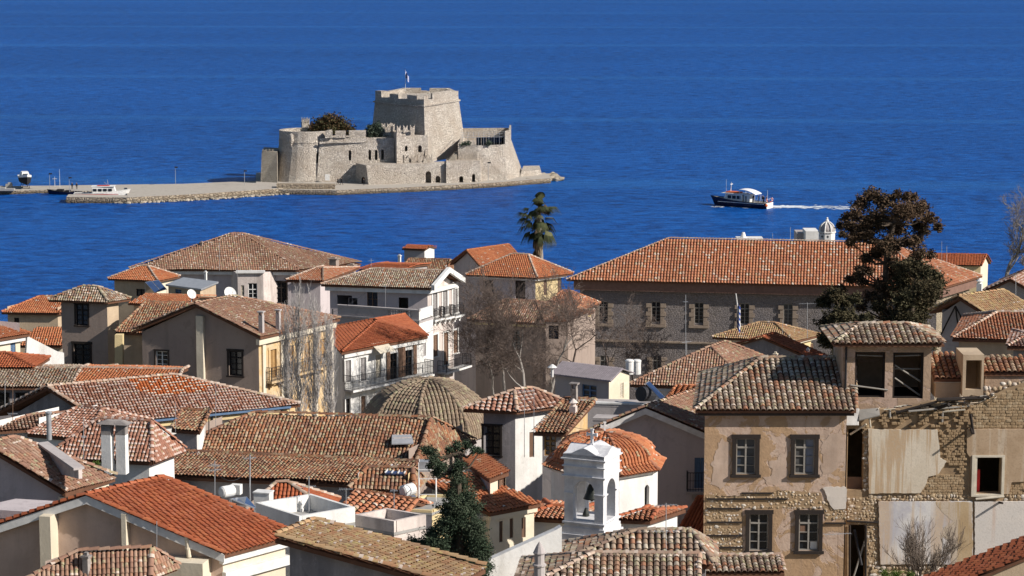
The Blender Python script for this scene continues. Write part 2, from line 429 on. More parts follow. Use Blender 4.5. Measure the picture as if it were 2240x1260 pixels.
# ---------------------------------------------------------------- houses
HS = {}
def house(name, label, C, A, B, ridge=None, wl=None, wr=None, tile=None, over=.35, base=None, ol=(), orr=(), cat='house',
          corn=None, key=None, single=False, tw=.17, tL=.22, sag=.05, caps=True, capm=None, th=.14, slabm=None, rakes=True, rakem=None, depthw=.28, alt=None):
    pC = D(*C); z = pC.z
    def corner(q):
        if q[0] in ('xp', 'yp'):
            g = rad(q[1]); e = Vector((-math.cos(g), math.sin(g), 0)) if q[0] == 'xp' else Vector((math.sin(g), math.cos(g), 0))
            k = (q[2] - CX) / F; dep = pC.y * cp_ - (pC.z - H) * sp_
            return pC + e * ((k * dep - pC.x) / (e.x - k * e.y * cp_))
        if q[0] == 'y': return pC + Vector((math.sin(rad(q[1])), math.cos(rad(q[1])), 0)) * q[2]
        if q[0] == 'x': return pC + Vector((-math.cos(rad(q[1])), math.sin(rad(q[1])), 0)) * q[2]
        return P(q[0], q[1], z)
    pA, pB = corner(A), corner(B); pK = pA + pB - pC
    ctr = (pA + pB) / 2; zb = base if base is not None else zg(ctr.y) - .5
    root = thing(name, label, cat, (ctr.x, ctr.y, zb))
    a = (pA - pC).normalized(); b = (pB - pC).normalized(); sn = abs(a.cross(b).z); o = over / max(sn, .3)
    wC, wA, wB, wK = pC + (a + b) * o, pA + (-a + b) * o, pB + (a - b) * o, pK - (a + b) * o
    wr = wr or wl
    fl = Fr((wA.x, wA.y, z), wC - wA); frr = Fr((wC.x, wC.y, z), wB - wC)
    LL, LR = (wC - wA).length, (wB - wC).length
    r = dict(root=root, fl=fl, fr=frr, z=z, LL=LL, LR=LR, C=pC, A=pA, B=pB, K=pK, zb=zb, a=a, b=b)
    faces = []; lines = []; gl = gr = None; tl = tr = 0.0; kind = ridge[0] if ridge else 'F'
    if kind in 'LR':
        ax, i0, i1, py = ridge[:4]
        e = (pA - pC) if ax == 'L' else (pB - pC)
        m0, m1 = ((pC + pB) / 2, (pA + pK) / 2) if ax == 'L' else ((pC + pA) / 2, (pB + pK) / 2)
        r0, r1 = m0 + e * i0, m1 - e * i1
        rr = r1 if len(ridge) > 4 else r0
        d = ray(CX, py); zr = H + rr.y * d.z / d.y
        h = max(.15, zr - z)
        r0, r1 = r0 + Vector((0, 0, h)), r1 + Vector((0, 0, h)); r['h'] = h; r['r0'] = r0; r['r1'] = r1
        if ax == 'L': F4, G4, N3, X3 = [pA, pC, r0, r1], [pB, pK, r1, r0], [pC, pB, r0], [pK, pA, r1]
        else: F4, G4, N3, X3 = [pC, pB, r1, r0], [pK, pA, r0, r1], [pA, pC, r0], [pB, pK, r1]
        faces = [F4, G4] + ([N3] if i0 > 0 else []) + ([X3] if i1 > 0 else [])
        other = (pB - pC) if ax == 'L' else (pA - pC); half = other.length / 2 * sn
        tmain = h / half; tend0 = h / max(.1, e.length * i0 * sn) if i0 else 0
        if ax == 'L': tl = tmain; tr = tend0
        else: tr = tmain; tl = tend0
        if (r0 - r1).length > .3: lines.append((r0, r1))
        if i0 > 0: lines += [(N3[0], r0), (N3[1], r0)]
        elif rakes: lines += [(N3[0], r0), (N3[1], r0)]
        if i1 > 0: lines += [(X3[0], r1), (X3[1], r1)]
        elif rakes: lines += [(X3[0], r1), (X3[1], r1)]
        apx = h - .12
        if i0 == 0 and ax == 'R': gl = apx; tl = .0
        if i0 == 0 and ax == 'L': gr = apx; tr = .0
    elif kind == 'S':
        ax, py = ridge[1:3]; hi = (pB + pK) / 2 if ax == 'R' else (pA + pK) / 2
        d = ray(CX, py); zr = H + hi.y * d.z / d.y; h = max(.1, zr - z); up = Vector((0, 0, h)); r['h'] = h
        faces = [[pC, pB + up, pK + up, pA]] if ax == 'R' else [[pC, pB, pK + up, pA + up]]
        if ax == 'R' and rakes: lines = [(pC, pB + up), (pA, pK + up), (pB + up, pK + up)]
        if ax == 'L' and rakes: lines = [(pC, pA + up), (pB, pK + up), (pA + up, pK + up)]
        apx = h - .1
    elif kind == 'F':
        faces = [[pC, pB, pK, pA]]
    # roof slab (underlayer) + tiles
    mb = MB()
    for f in faces: mb.prism([p - Vector((0, 0, th)) for p in f], f)
    roof = mb.build('roof', slabm or M_('tile_bed'), root); r['roof'] = roof
    if tile:
        fr_ = []
        for f in faces: fr_ += poly_frames(f, tw, tL, sag)
        if alt:
            poly = alt[1]
            def ins(p):
                x, y = proj(p); x += 14 * noise.noise(Vector((p.x, p.y, 0)) * 1.5); c = False
                for i in range(len(poly)):
                    (x0, y0), (x1, y1) = poly[i], poly[(i + 1) % len(poly)]
                    if (y0 > y) != (y1 > y) and x < (x1 - x0) * (y - y0) / (y1 - y0) + x0: c = not c
                return c
            al = [f for f in fr_ if ins(f[0])]; ids = set(id(f) for f in al); fr_ = [f for f in fr_ if id(f) not in ids]; tile_mesh(al, 'newer_tiles', alt[0], roof)
        lay_tiles(fr_, tile, roof, single)
        if caps:
            cf = []
            for q in lines: cf += line_frames(q[0], q[1], lift=.04 + sag * .55)
            tile_mesh(cf, 'ridge_tiles', capm or tile, roof)
    # walls
    mb = MB(); lv = {}
    def ops(fr, lst):
        out = []
        for q in lst: out.append((fr.rect(*q[:4]), q[4], q[5] if len(q) > 5 else {}))
        return out
    OL, OR = ops(fl, ol), ops(frr, orr)
    tL_, tR_ = over * tl - .1, over * tr - .1
    if kind == 'S':
        tL_ = tR_ = -.1
    holes = lambda O: [q[0] for q in O if q[1] != 'flat']
    if kind in 'LR' and ridge[0] == 'R' and gl is None: pass
    wall_mesh(mb, fl, 0, LL, zb - z, tL_, holes(OL), depth=depthw, apex=(LL / 2, gl) if gl else None)
    if kind == 'S' and ridge[1] == 'L': mb.face([fl.pt(0, tL_), fl.pt(LL, tL_), fl.pt(0, h - .1)])
    w1 = mb.build('wall', wl, root)
    mb = MB(); wall_mesh(mb, frr, 0, LR, zb - z, tR_, holes(OR), depth=depthw, apex=(LR / 2, gr) if gr else None)
    if kind == 'S' and ridge[1] == 'R': mb.face([frr.pt(0, tR_), frr.pt(LR, tR_), frr.pt(LR, h - .1)])
    mb.build('wall', wr, root)
    mb = MB()
    fk, fb = Fr((wB.x, wB.y, z), wK - wB), Fr((wK.x, wK.y, z), wA - wK)
    hb = (h - .1) if kind == 'S' else 0
    ax2 = ridge[0] if kind in 'LR' else (ridge[1] if kind == 'S' else '')
    wall_mesh(mb, fk, 0, (wK - wB).length, zb - z, (hb if kind == 'S' and ax2 == 'R' else tL_), [], apex=((wK - wB).length / 2, h - .12) if kind in 'LR' and ax2 == 'R' and ridge[2] == 0 else None)
    wall_mesh(mb, fb, 0, (wA - wK).length, zb - z, (hb if kind == 'S' and ax2 == 'L' else tR_), [], apex=((wA - wK).length / 2, h - .12) if kind in 'LR' and ax2 == 'L' and ridge[2] == 0 else None)
    if kind == 'S' and ax2 == 'R': mb.face([fb.pt(0, hb), fb.pt(0, tR_), fb.pt((wA - wK).length, tR_)])
    if kind == 'S' and ax2 == 'L': mb.face([fk.pt(0, tL_), fk.pt((wK - wB).length, tL_), fk.pt((wK - wB).length, hb)])
    mb.build('wall', wl, root)
    if corn:
        mb = MB(); cm, ch = corn[0], corn[1]; so = over * .7
        if not (gl and len(corn) < 3): fl.box(mb, -so, LL + so - .003, -.13 - ch, -.15, 0.0, so)
        if not (gr and len(corn) < 3): frr.box(mb, -so + .004, LR + so, -.13 - ch, -.152, 0.003, so)
        mb.build('cornice', cm, root)
    if rakem and kind in 'LR' and (gl or gr):      # bargeboards along the gable slopes
        mb = MB(); g = fl if gl else frr; q0, q1 = ((pA, pC) if gl else (pC, pB))
        for q in (q0, q1):
            dd = Vector((0, 0, -.04)); e_ = g.n * .04
            mb.prism([q + e_, r0 + e_, r0 + e_ - Vector((0, 0, .3)), q + e_ - Vector((0, 0, .3))], [q - e_, r0 - e_, r0 - e_ - Vector((0, 0, .3)), q - e_ - Vector((0, 0, .3))])
        mb.build('bargeboard', rakem, root)
    for fr_, O in ((fl, OL), (frr, OR)):
        for rc, kd, kw in O:
            if kd in ('hole', 'flat'): continue
            window(root, fr_, rc, kd, **kw)
    if key: HS[key] = r
    return r
# ================================================================ materials in use
plain('glass', (.012, .016, .022), .12, .5); plain('dark_wood', (.028, .021, .018), .8); plain('tile_bed', (.16, .08, .05), .95, .1)
plain('glass_dusty', (.1, .1, .1), .3, .5, 0, .3); plain('glass_blue', (.03, .045, .07), .08, .8); plain('iron', (.03, .03, .035), .6); plain('white_paint', (.8, .79, .76), .6); plain('shutter_brown', (.2, .12, .08), .7); plain('steel', (.5, .52, .55), .4, .5)
plain('grey_wood', (.3, .28, .25), .85); plain('pale_wood', (.62, .56, .45), .8); plain('galvanised', (.42, .43, .45), .45, .5, .3)
plain('bell_bronze', (.03, .035, .03), .5, .5, .3); plain('orange_paint', (.75, .15, .03), .5); plain('navy_paint', (.01, .015, .05), .35)
plain('black_cloth', (.02, .02, .025), .9); plain('skin', (.45, .28, .2), .7); plain('blue_cloth', (.03, .08, .4), .8); plain('white_cloth', (.8, .8, .82), .8)
plain('red_paint', (.5, .03, .03), .5); plain('green_leaf', (.06, .11, .03), .8); plain('solar_glass', (.05, .09, .2), .15, .6); plain('grey_shutter', (.33, .31, .3), .8)
plain('blue_shutter', (.12, .2, .33), .7); plain('ochre_shutter', (.42, .25, .1), .8); plain('concrete', (.38, .37, .35), .9)
T_old = tilemat('tile_old', [(.34, .13, .065), (.22, .10, .065), (.42, .24, .14), (.17, .09, .07), (.4, .16, .07), (.5, .4, .28)], 0, .45, .4)
T_brown = tilemat('tile_brown', [(.38, .21, .14), (.33, .18, .13), (.42, .26, .18), (.27, .15, .11), (.43, .22, .13), (.46, .33, .24)], .08, .35, .3)
T_org = tilemat('tile_orange', [(.54, .19, .08), (.49, .16, .07), (.58, .25, .12), (.43, .145, .075), (.54, .21, .1)], .015, .1, .2)
T_red = tilemat('tile_red', [(.42, .12, .05), (.36, .1, .045), (.47, .16, .07), (.39, .11, .05), (.32, .09, .045), (.44, .15, .08)], 0, 0, .12)
T_orgw = tilemat('tile_orange_white_edges', [(.52, .2, .1), (.46, .17, .09), (.55, .26, .14), (.41, .15, .09), (.5, .19, .09), (.53, .23, .12), (.45, .16, .08), (.55, .24, .12), (.43, .19, .12), (.5, .21, .11), (.56, .42, .32)], .05, .15, .2)
T_mort = tilemat('tile_brown_mortared', [(.4, .18, .11), (.34, .16, .11), (.44, .25, .17), (.36, .17, .12), (.28, .15, .11)], .62, .2, .3, (.52, .4, .34))
T_orm = tilemat('tile_orange_mortared', [(.5, .14, .05), (.46, .13, .045), (.52, .17, .06)], .55, 0, .1, (.62, .52, .42))
T_grey = tilemat('tile_grey_lichen', [(.34, .25, .18), (.42, .33, .24), (.22, .15, .12), (.4, .18, .1), (.48, .4, .31), (.3, .21, .16), (.38, .22, .14), (.54, .48, .38)], .16, .45, .35, con=.08)
T_olive = tilemat('tile_olive_lichen', [(.33, .26, .18), (.27, .2, .14), (.39, .32, .23), (.23, .17, .13), (.35, .25, .17)], 0, .35, .35, lcol=(.36, .33, .2))
T_moss = tilemat('tile_ochre_lichen', [(.44, .26, .14), (.48, .31, .16), (.42, .2, .11), (.5, .36, .2), (.3, .2, .13), (.46, .34, .2)], .05, .3, .2, lcol=(.45, .36, .16))
T_cap = tilemat('ridge_pale', [(.5, .38, .3), (.56, .45, .36), (.42, .28, .2), (.5, .3, .2)], .3, .2, .2)
T_capd = tilemat('ridge_dark', [(.26, .16, .11), (.3, .2, .13), (.2, .13, .1)], 0, .3, .3)
P_white = plaster('whitewash', (.8, .79, .76), (.74, .73, .7), (.45, .42, .38), streak=.34)
P_brown = plaster('plaster_brown', (.33, .26, .22), (.39, .31, .26), (.17, .14, .12), streak=.3)
P_beige = plaster('plaster_beige', (.55, .43, .3), (.48, .37, .26), (.3, .22, .15), streak=.25)
P_grey = plaster('plaster_grey', (.42, .38, .37), (.48, .44, .42), (.25, .23, .22), streak=.3)
P_lav = plaster('plaster_pale_grey', (.52, .46, .46), (.58, .52, .52), (.3, .27, .27), streak=.3)
P_yel = plaster('plaster_yellow', (.7, .56, .3), (.66, .52, .3), (.4, .3, .2), streak=.15)
P_cream = plaster('plaster_cream', (.72, .64, .5), (.68, .6, .46), (.45, .38, .28), streak=.12)
P_och = plaster('plaster_ochre', (.6, .4, .18), (.66, .52, .34), (.3, .22, .15), sc=.8, streak=.5)
P_pink = plaster('plaster_pinkish_white', (.68, .6, .55), (.62, .54, .5), (.3, .25, .22), sc=.9, streak=.55)
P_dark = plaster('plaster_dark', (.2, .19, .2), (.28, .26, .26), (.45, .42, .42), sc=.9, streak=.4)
# ================================================================ ground, sea
gs = []
xs = np.linspace(-420, 420, 43); ys = np.array([-120, -60, -20, 0, 15, 30, 50, 75, 100, 130, 160, 200, 240, 290, 300, 310, 320, 335, 350.])
V = [(x, y, (zg(y) if y > -60 else 66) + 1.0 * noise.noise(Vector((x * .02, y * .03, 0)))) for y in ys for x in xs]
nx = len(xs); Fq = [(j * nx + i, j * nx + i + 1, (j + 1) * nx + i + 1, (j + 1) * nx + i) for j in range(len(ys) - 1) for i in range(nx - 1)]
gm = NT('ground_earth', .95, .1); gm.col(gm.mix(gm.ramp(gm.noise(.15, 6), [(.4, 0), (.6, 1)]), (.16, .14, .1), (.25, .22, .17)))
g = npmesh('ground', V, Fq, gm.m, kind='structure', smooth=True)
sm = NT('sea_water', .42, .1)
sm.b.inputs['IOR'].default_value = 1.33
far = sm.noise(.0045, 5, sm.pos((.5, 1.5, 1)), .65)
mid = sm.noise(.02, 4, sm.pos((.35, 1.2, 1)), .6)
w1 = sm.noise(.32, 5, sm.pos((.55, 1.0, 1)), .78)
slk = sm.n('ShaderNodeTexWave', wave_type='BANDS', bands_direction='Y'); slk.inputs['Scale'].default_value = .0013; slk.inputs['Distortion'].default_value = 8
slk.inputs['Detail'].default_value = 2; slk.inputs['Detail Scale'].default_value = .6; sm.l(sm.pos((.25, 1, 1)), slk.inputs['Vector'])
c = sm.mix(sm.ramp(far, [(.3, 0), (.75, 1)]), (.004, .068, .28), (.007, .092, .37))
c = sm.mix(sm.ramp(w1, [(.36, 1), (.54, 0)]), c, (.002, .026, .13))  # ripple troughs: shade of the wave facets mixed into the water colour
c = sm.mix(sm.ramp(w1, [(.54, 0), (.68, .65)]), c, (.018, .15, .5))  # ripple crests: light on the wave facets mixed into the water colour
c = sm.mix(sm.math('MULTIPLY', sm.ramp(mid, [(.45, 0), (.75, 1)]), .3), c, (.012, .11, .4))
c = sm.mix(sm.math('MULTIPLY', sm.ramp(slk.outputs['Fac'], [(.97, 0), (.999, 1)]), .16), c, (.04, .2, .5))
hh = sm.math('ADD', sm.math('MULTIPLY', w1, 1.0), sm.math('MULTIPLY', sm.noise(.7, 3), .35))
sm.bump(hh, .6, 1.1); sm.col(c)
mb = MB(); mb.face([(-40000, 300, 0), (40000, 300, 0), (40000, 70000, 0), (-40000, 70000, 0)])
mb.build('sea', sm.m, kind='structure')
# ================================================================ castle on its islet
ST = stone('castle_stone', (.64, .57, .48), (.76, .69, .6), (.48, .42, .36), sc=2.0, mort=(.4, .35, .29), patch=(.5, .42, .34), bs=.8, bd=.35)
ST2 = stone('castle_stone_dark', (.42, .37, .3), (.5, .45, .37), (.36, .32, .26), sc=2.6, mort=(.34, .3, .24), patch=(.34, .3, .25), bs=.7, bd=.3)
QS = stone('quay_stone', (.42, .34, .24), (.5, .42, .31), (.34, .27, .2), sc=1.1, mort=(.2, .16, .12), patch=(.3, .23, .16), bs=.8, bd=.3)
PV = plaster('quay_paving', (.42, .38, .33), (.48, .44, .38), (.3, .26, .21), sc=.2)
dY = lambda px: 5 + (px - 610) * .027
for _m in (QS, ST, ST2):      # dark wet tide line and grime near the water
    _t = _m.node_tree; _b = _t.nodes['Principled BSDF']; _l = _b.inputs['Base Color'].links[0]; _src = _l.from_socket
    _g = _t.nodes.new('ShaderNodeNewGeometry'); _s = _t.nodes.new('ShaderNodeSeparateXYZ'); _t.links.new(_g.outputs['Position'], _s.inputs[0])
    _r = _t.nodes.new('ShaderNodeMapRange'); _r.inputs[1].default_value = .25; _r.inputs[2].default_value = .9; _r.inputs[3].default_value = .75; _r.inputs[4].default_value = 0; _t.links.new(_s.outputs[2], _r.inputs[0])
    _x = _t.nodes.new('ShaderNodeMix'); _x.data_type = 'RGBA'; _t.links.new(_r.outputs[0], _x.inputs[0]); _t.links.new(_src, _x.inputs[6]); _x.inputs[7].default_value = (.06, .05, .04, 1); _t.links.new(_x.outputs[2], _b.inputs['Base Color'])
cx = lambda px, Y: D(px, 350, Y + dY(px)).x
cz = lambda py, Y, px=850: D(CX, py, Y + dY(px)).z
def cut(o, cutters):
    mb = MB()
    for c in cutters: mb.prism(*c)
    k = mb.build('cutter', M_('iron'), None, at=org(o)); k.parent = None; k.location = org(o)
    bpy.context.view_layer.update()
    m = o.modifiers.new('b', 'BOOLEAN'); m.operation = 'DIFFERENCE'; m.object = k; m.solver = 'EXACT'
    bpy.context.view_layer.update()
    me = bpy.data.meshes.new_from_object(o.evaluated_get(bpy.context.evaluated_depsgraph_get()))
    o.modifiers.remove(m); o.data = me; bpy.data.objects.remove(k)
def arch(px, y0, y1, wpx, Y, dep=1.6, rnd=True):
    x = cx(px, Y); w = wpx * .1175 / 2; z0, z1 = cz(y1, Y, px), cz(y0, Y, px); Y += dY(px); q = [(x - w, z0), (x + w, z0)]
    if rnd: q += [(x + w * math.cos(a), z1 - w + w * math.sin(a)) for a in (0, .5, 1.05, 1.57, 2.1, 2.64, 3.1416)]
    else: q += [(x + w, z1), (x - w, z1)]
    return [(a, Y + dep, b) for a, b in q], [(a, Y - 3.5, b) for a, b in q]
castle = thing('castle', 'pale stone sea fortress with a tall battered tower on its own islet', 'castle', (cx(880, 635), 648, 1))
def pp(l, z): return [Vector((cx(px, Y), Y + dY(px), z)) for px, Y in l]
def blk(name, top, zt, bot, zb, mat=ST, cuts=None, par=castle):
    mb = MB(); mb.prism(pp(bot, zb), pp(top, zt)); o = mb.build(name, mat, par)
    if cuts: cut(o, cuts)
    return o
# tall tower: near corner at px 928
Yt = 632; zT = cz(223, Yt, 928)
tt = [(928, 632), (1003, 650), (985, 664), (880, 668), (822, 650)]; tb_ = [(931, 627.5), (1021, 646), (1000, 668), (870, 672), (808, 650)]
blk('tower', tt, zT, tb_, 6)
mb = MB()
tp = pp(tt, zT); cen = sum(tp, Vector()) / 5
band = [cen + (p - cen) * 1.035 for p in pp([(928, 631.6), (1005, 650), (987, 665), (878, 669), (820.5, 650)], cz(233, Yt, 928))]
mb.prism(band, [p + Vector((0, 0, .35)) for p in band]); mb.build('string_course', ST, castle)
ring_in = [cen + (p - cen) * .86 for p in tp]
def parapet(outer, inner, h, name='parapet', mat=ST, par=castle, gaps=()):
    mb = MB(); n = len(outer)
    for i in range(n):
        j = (i + 1) % n; o0, o1, i0, i1 = outer[i], outer[j], inner[i], inner[j]
        segs = gaps[i] if i < len(gaps) and gaps[i] else [(0, 1, h)]
        for s0, s1, hh in segs:
            if hh <= 0: continue
            a, b, c_, d = o0.lerp(o1, s0), o0.lerp(o1, s1), i0.lerp(i1, s1), i0.lerp(i1, s0); up = Vector((0, 0, hh))
            mb.prism([a, b, c_, d], [a + up, b + up, c_ + up, d + up])
    return mb.build(name, mat, par)
parapet(tp, ring_in, 1.6, gaps=[[(0, .12, 1.6), (.12, .24, .4), (.24, .8, 1.9), (.8, 1, 1.5)], [(0, 1, 1.2)], [(0, .4, 1.3), (.4, .6, .6), (.6, 1, 1.3)], [(0, 1, 1.2)],
        [(0, .13, 1.9), (.13, .3, .3), (.3, .48, 1.4), (.48, .66, .3), (.66, .86, 1.5), (.86, 1, .4)]])
# round bastion
Rc = Vector((cx(668, 637), 639.5 + dY(668), 0)); rr = 5.6
bm_ = MB(); zb1 = cz(303, 631, 652); bm_.lathe(Rc, [(9.3, 1), (8.4, 4), (7.5, 7.5), (7.1, 10.5), (7.0, zb1)], 28); ob = bm_.build('bastion', ST, castle, smooth=False)
cut(ob, [arch(697, 333, 355, 8, 634)])
bm_ = MB(); bm_.lathe(Rc, [(7.18, 0), (7.18, .3)], 28); o_ = bm_.build('string_course', ST, castle); o_.location.z += zb1 - 1.4
mb = MB()
for i in range(28):
    a0, a1 = 6.2832 * i / 28, 6.2832 * (i + 1) / 28
    if i in (25, 27, 1): continue
    q = [Rc + Vector((r_ * math.cos(a), r_ * math.sin(a), zb1)) for r_, a in ((7.0, a0), (7.0, a1), (5.9, a1), (5.9, a0))]
    mb.prism(q, [p + Vector((0, 0, 1.5)) for p in q])
mb.build_each('parapet_block', ST, castle)
# curtain wall with merlons, lower wings
blk('curtain_wall', [(700, 632.6), (862, 629), (862, 634), (710, 642)], cz(303, 630, 780), [(692, 630.2), (864, 627.5), (864, 635), (705, 642)], 1,
    cuts=[arch(766, 328, 350, 6, 631), arch(809.5, 327, 349, 6, 630.4), arch(823.5, 327, 349, 6, 630.4), arch(837.5, 326, 348, 6, 630.4)])
mb = MB()
for a, b, t_ in ((712, 728, 289), (734, 757, 288), (764, 801, 287)):
    z0 = cz(303, 630, a); q = pp([(a, 631.4), (b, 631), (b, 632.6), (a, 633)], z0); mb.prism(q, [p + Vector((0, 0, cz(t_, 630, a) - z0)) for p in q])
mb.build_each('merlon', ST, castle)
mb = MB(); q = pp([(700, 631.2), (801, 630), (801, 630.6), (700, 631.8)], cz(313, 630, 750)); mb.prism(q, [p + Vector((0, 0, .3)) for p in q]); mb.build('string_course', ST, castle)
# square gate turret with swallowtail merlons
blk('turret', [(868, 626), (907, 628), (905, 634), (857, 633)], cz(290, 627), [(868, 625.6), (908, 627.6), (905, 634), (857, 633)], 4, cuts=[arch(889, 318, 330, 6, 628)])
def swallow(mb, p0, p1, z, h=1.5, t=.5):
    p0, p1 = Vector(p0), Vector(p1); m = (p0 + p1) / 2; nrm = (p1 - p0).cross(Vector((0, 0, 1))).normalized() * t
    q = [(p0, 0), (p1, 0), (p1, h), (m, h * .55), (p0, h)]
    f = [p + Vector((0, 0, z - p.z + y)) for p, y in q]; mb.prism([p - nrm * .5 for p in f], [p + nrm * .5 for p in f])
mb = MB(); z = cz(290, 627)
for a, b in ((868, 876), (882, 891), (897, 907)): swallow(mb, (cx(a, 626.6), 626.4 + dY(a), z), (cx(b, 626.8), 626.8 + dY(b), z), z, 2.0)
swallow(mb, (cx(857, 632), 632 + dY(857), z), (cx(862, 629), 629.5 + dY(862), z), z, 2.0); mb.build_each('merlon', ST, castle)
mb = MB(); z = cz(290, 632); b_ = pp([(835, 633.5), (857, 633), (857, 634), (835, 634.5)], z); mb.prism([p - Vector((0, 0, 0)) for p in b_], [p + Vector((0, 0, 1.3)) for p in b_])
for a, b in ((835, 843), (847, 855)): swallow(mb, (cx(a, 633.6), 633.6 + dY(a), z + 1.3), (cx(b, 633.6), 633.6 + dY(b), z + 1.3), z + 1.3, 1.2)
mb.build_each('merlon', ST, castle)
blk('inner_wall', [(905, 629), (936, 629), (936, 640), (905, 640)], cz(298, 629), [(905, 628), (937, 628), (937, 640), (905, 640)], 4, cuts=[arch(919, 317, 332, 8, 630)])
# front lower ward
blk('ward_wall', [(801, 622.5), (975, 622.5), (975, 628), (779, 629)], cz(360, 622, 880), [(806, 622), (977, 622), (977, 628), (777, 629)], 1,
    cuts=[arch(937, 374, 401, 12, 623), arch(958, 384, 401, 11, 623), arch(796, 385, 403, 9, 627, 6)])
blk('ward_wall', [(976, 621.5), (1050, 622.5), (1056, 632), (976, 632)], cz(354, 622, 1010), [(976, 621), (1052, 621.6), (1060, 632), (976, 632)], 1,
    cuts=[arch(1009, 384, 401, 9, 623), arch(1036, 380, 400, 7, 623), arch(1048, 378, 398, 0.1, 600)])
mb = MB(); z = cz(357, 624, 915)
for a, b in ((883, 894), (899, 910), (914, 922), (926, 934), (938, 945)): swallow(mb, (cx(a, 626), 626.5 + dY(a), z), (cx(b, 626), 626.5 + dY(b), z), z - .2, 2.2)
mb.build_each('merlon', ST, castle)
mb = MB()
for i in range(10):
    a = pp([(975 + i * 2.2, 625 + i * .55), (992 + i * 1.3, 625 + i * .55), (994 + i * 1.3, 633), (975 + i * 2.2, 633)], 5); h_ = cz(356 - i * 2.6, 625 + i * .55, 985) - 5
    mb.prism(a, [p + Vector((0, 0, h_)) for p in a])
mb.build('stairs', ST2, castle)
# right-hand bastion with its terrace
zr_ = cz(320, 631, 1060)
rb = [(1002, 629), (1045, 627.5), (1100, 629), (1116, 634), (1118, 650), (1010, 652)]; rbb = [(1002, 627), (1040, 625), (1112, 625), (1140, 633), (1142, 652), (1000, 655)]
blk('bastion', rb, zr_, rbb, 1, cuts=[arch(1049, 378, 398, 7, 626, 3)])
tp2 = pp(rb, zr_); c2 = sum(tp2, Vector()) / 6; in2 = [c2 + (p - c2) * .93 for p in tp2]
parapet(tp2, in2, 4.0, gaps=[[(0, 1, .5)], [(0, 1, .5)], [(0, .3, .5), (.3, 1, 3.9)], [(0, 1, 3.9)], [(0, 1, 3.1)], [(0, 1, 1.0)]])
mb = MB()
for i in range(9):
    px = 1012 + i * 11.5; a = Vector((cx(px, 631), 631 + dY(px), zr_ + .1)); mb.tube(a, a + Vector((0, 0, 2.3)), .06, n=4); mb.tube(a + Vector((0, 0, 2.3)), a + Vector((0, 9, 2.9)), .06, n=4)
for k in range(4): y = 631 + k * 3; mb.tube((cx(1008, y), y + dY(1008), zr_ + 2.4 + k * .2), (cx(1106, y), y + dY(1106), zr_ + 2.4 + k * .2), .06, n=4)
mb.build('pergola', M_('galvanised'), castle)
for i in range(6):
    a_ = 1042 + i * 11; q = pp([(a_, 632.6), (a_ + 10.4, 632.6), (a_ + 10.4, 632.8), (a_, 632.8)], zr_ + .1); mb = MB(); mb.prism(q, [p + Vector((0, 0, 2.2)) for p in q]); mb.build('glazing', M_('glass'), castle)
blk('low_wall', [(1140, 633), (1183, 636), (1180, 648), (1145, 648)], cz(374, 634, 1160), [(1136, 632), (1187, 635), (1184, 650), (1140, 650)], .5)
blk('low_wall', [(573, 636), (606, 634), (612, 645), (578, 648)], cz(331, 636, 590), [(569, 635), (606, 632), (612, 645), (572, 650)], .8, ST2)
mb = MB()
for a in (574, 581, 588, 595): q = pp([(a, 635.8), (a + 4, 635.6), (a + 4, 636.4), (a, 636.6)], cz(331, 636, 590)); mb.prism(q, [p + Vector((0, 0, .5)) for p in q])
mb.build_each('merlon', ST2, castle)
blk('turret', [(662, 652), (676, 652), (678, 656), (660, 656)], cz(268, 652, 668), [(662, 652), (676, 652), (678, 656), (660, 656)], 8)
mb = MB()
for a in (661, 667, 673): swallow(mb, (cx(a, 652), 652.2 + dY(a), 20), (cx(a + 5, 652), 652.2 + dY(a), 20), cz(268, 652, 668), 1.4)
mb.build_each('merlon', ST, castle)
mb = MB(); p = D(637, 302, Rc.y - 6.6); mb.lathe((p.x, p.y, p.z - 1), [(.1, -1.2), (.5, 0), (.7, .2), (.6, .3), (.6, 1.8), (.1, 2.2)], 8); mb.build('sentry_box', ST, castle)
mb = MB(); p = D(716, 388, 628.5 + dY(716)); mb.box((p.x, p.y, p.z), (1.2, .08, 1.6)); o_ = mb.build('notice_board', M_('white_paint'), label='small white notice board on the foot of the castle wall', cat='sign')
# islet, quay, causeway
def flat(name, px_top, z, zb, mats, kind='structure', par=None):
    q = [P(x, y, z) for x, y in px_top]; mb = MB(); mb.prism([Vector((p.x, p.y, zb)) for p in q], q, 0)
    mb.mi[1] = 1; return mb.build(name, mats, par, kind=kind)
flat('quay', [(598, 414), (735, 416), (800, 413), (905, 409), (980, 405), (1080, 399.5), (1160, 393), (1205, 390), (1200, 380), (1100, 366), (900, 366), (560, 378), (560, 400)], 1.3, -1, [QS, PV])
flat('causeway', [(278, 432), (420, 425), (600, 413), (735, 404), (735, 398), (600, 400), (540, 400), (384, 404), (278, 406)], 1.5, -1, [QS, PV])
flat('jetty', [(145, 431), (278.5, 432), (278.5, 427), (150, 425)], 1.5, -1, [QS, PV])
flat('causeway', [(-60, 420), (105, 415), (180, 418), (560, 405), (572, 400), (572, 395), (520, 397), (400, 402), (250, 404), (110, 406), (-60, 407)], .9, -1, [QS, PV])
mb = MB(); q = [P(x, y, 1.3) for x, y in ((605, 413), (733, 414), (733, 411), (605, 410))]; mb.prism(q, [p + Vector((0, 0, 1.1)) for p in q]); mb.build('low_wall', QS, label='low rubble sea wall at the castle end of the causeway', cat='wall')
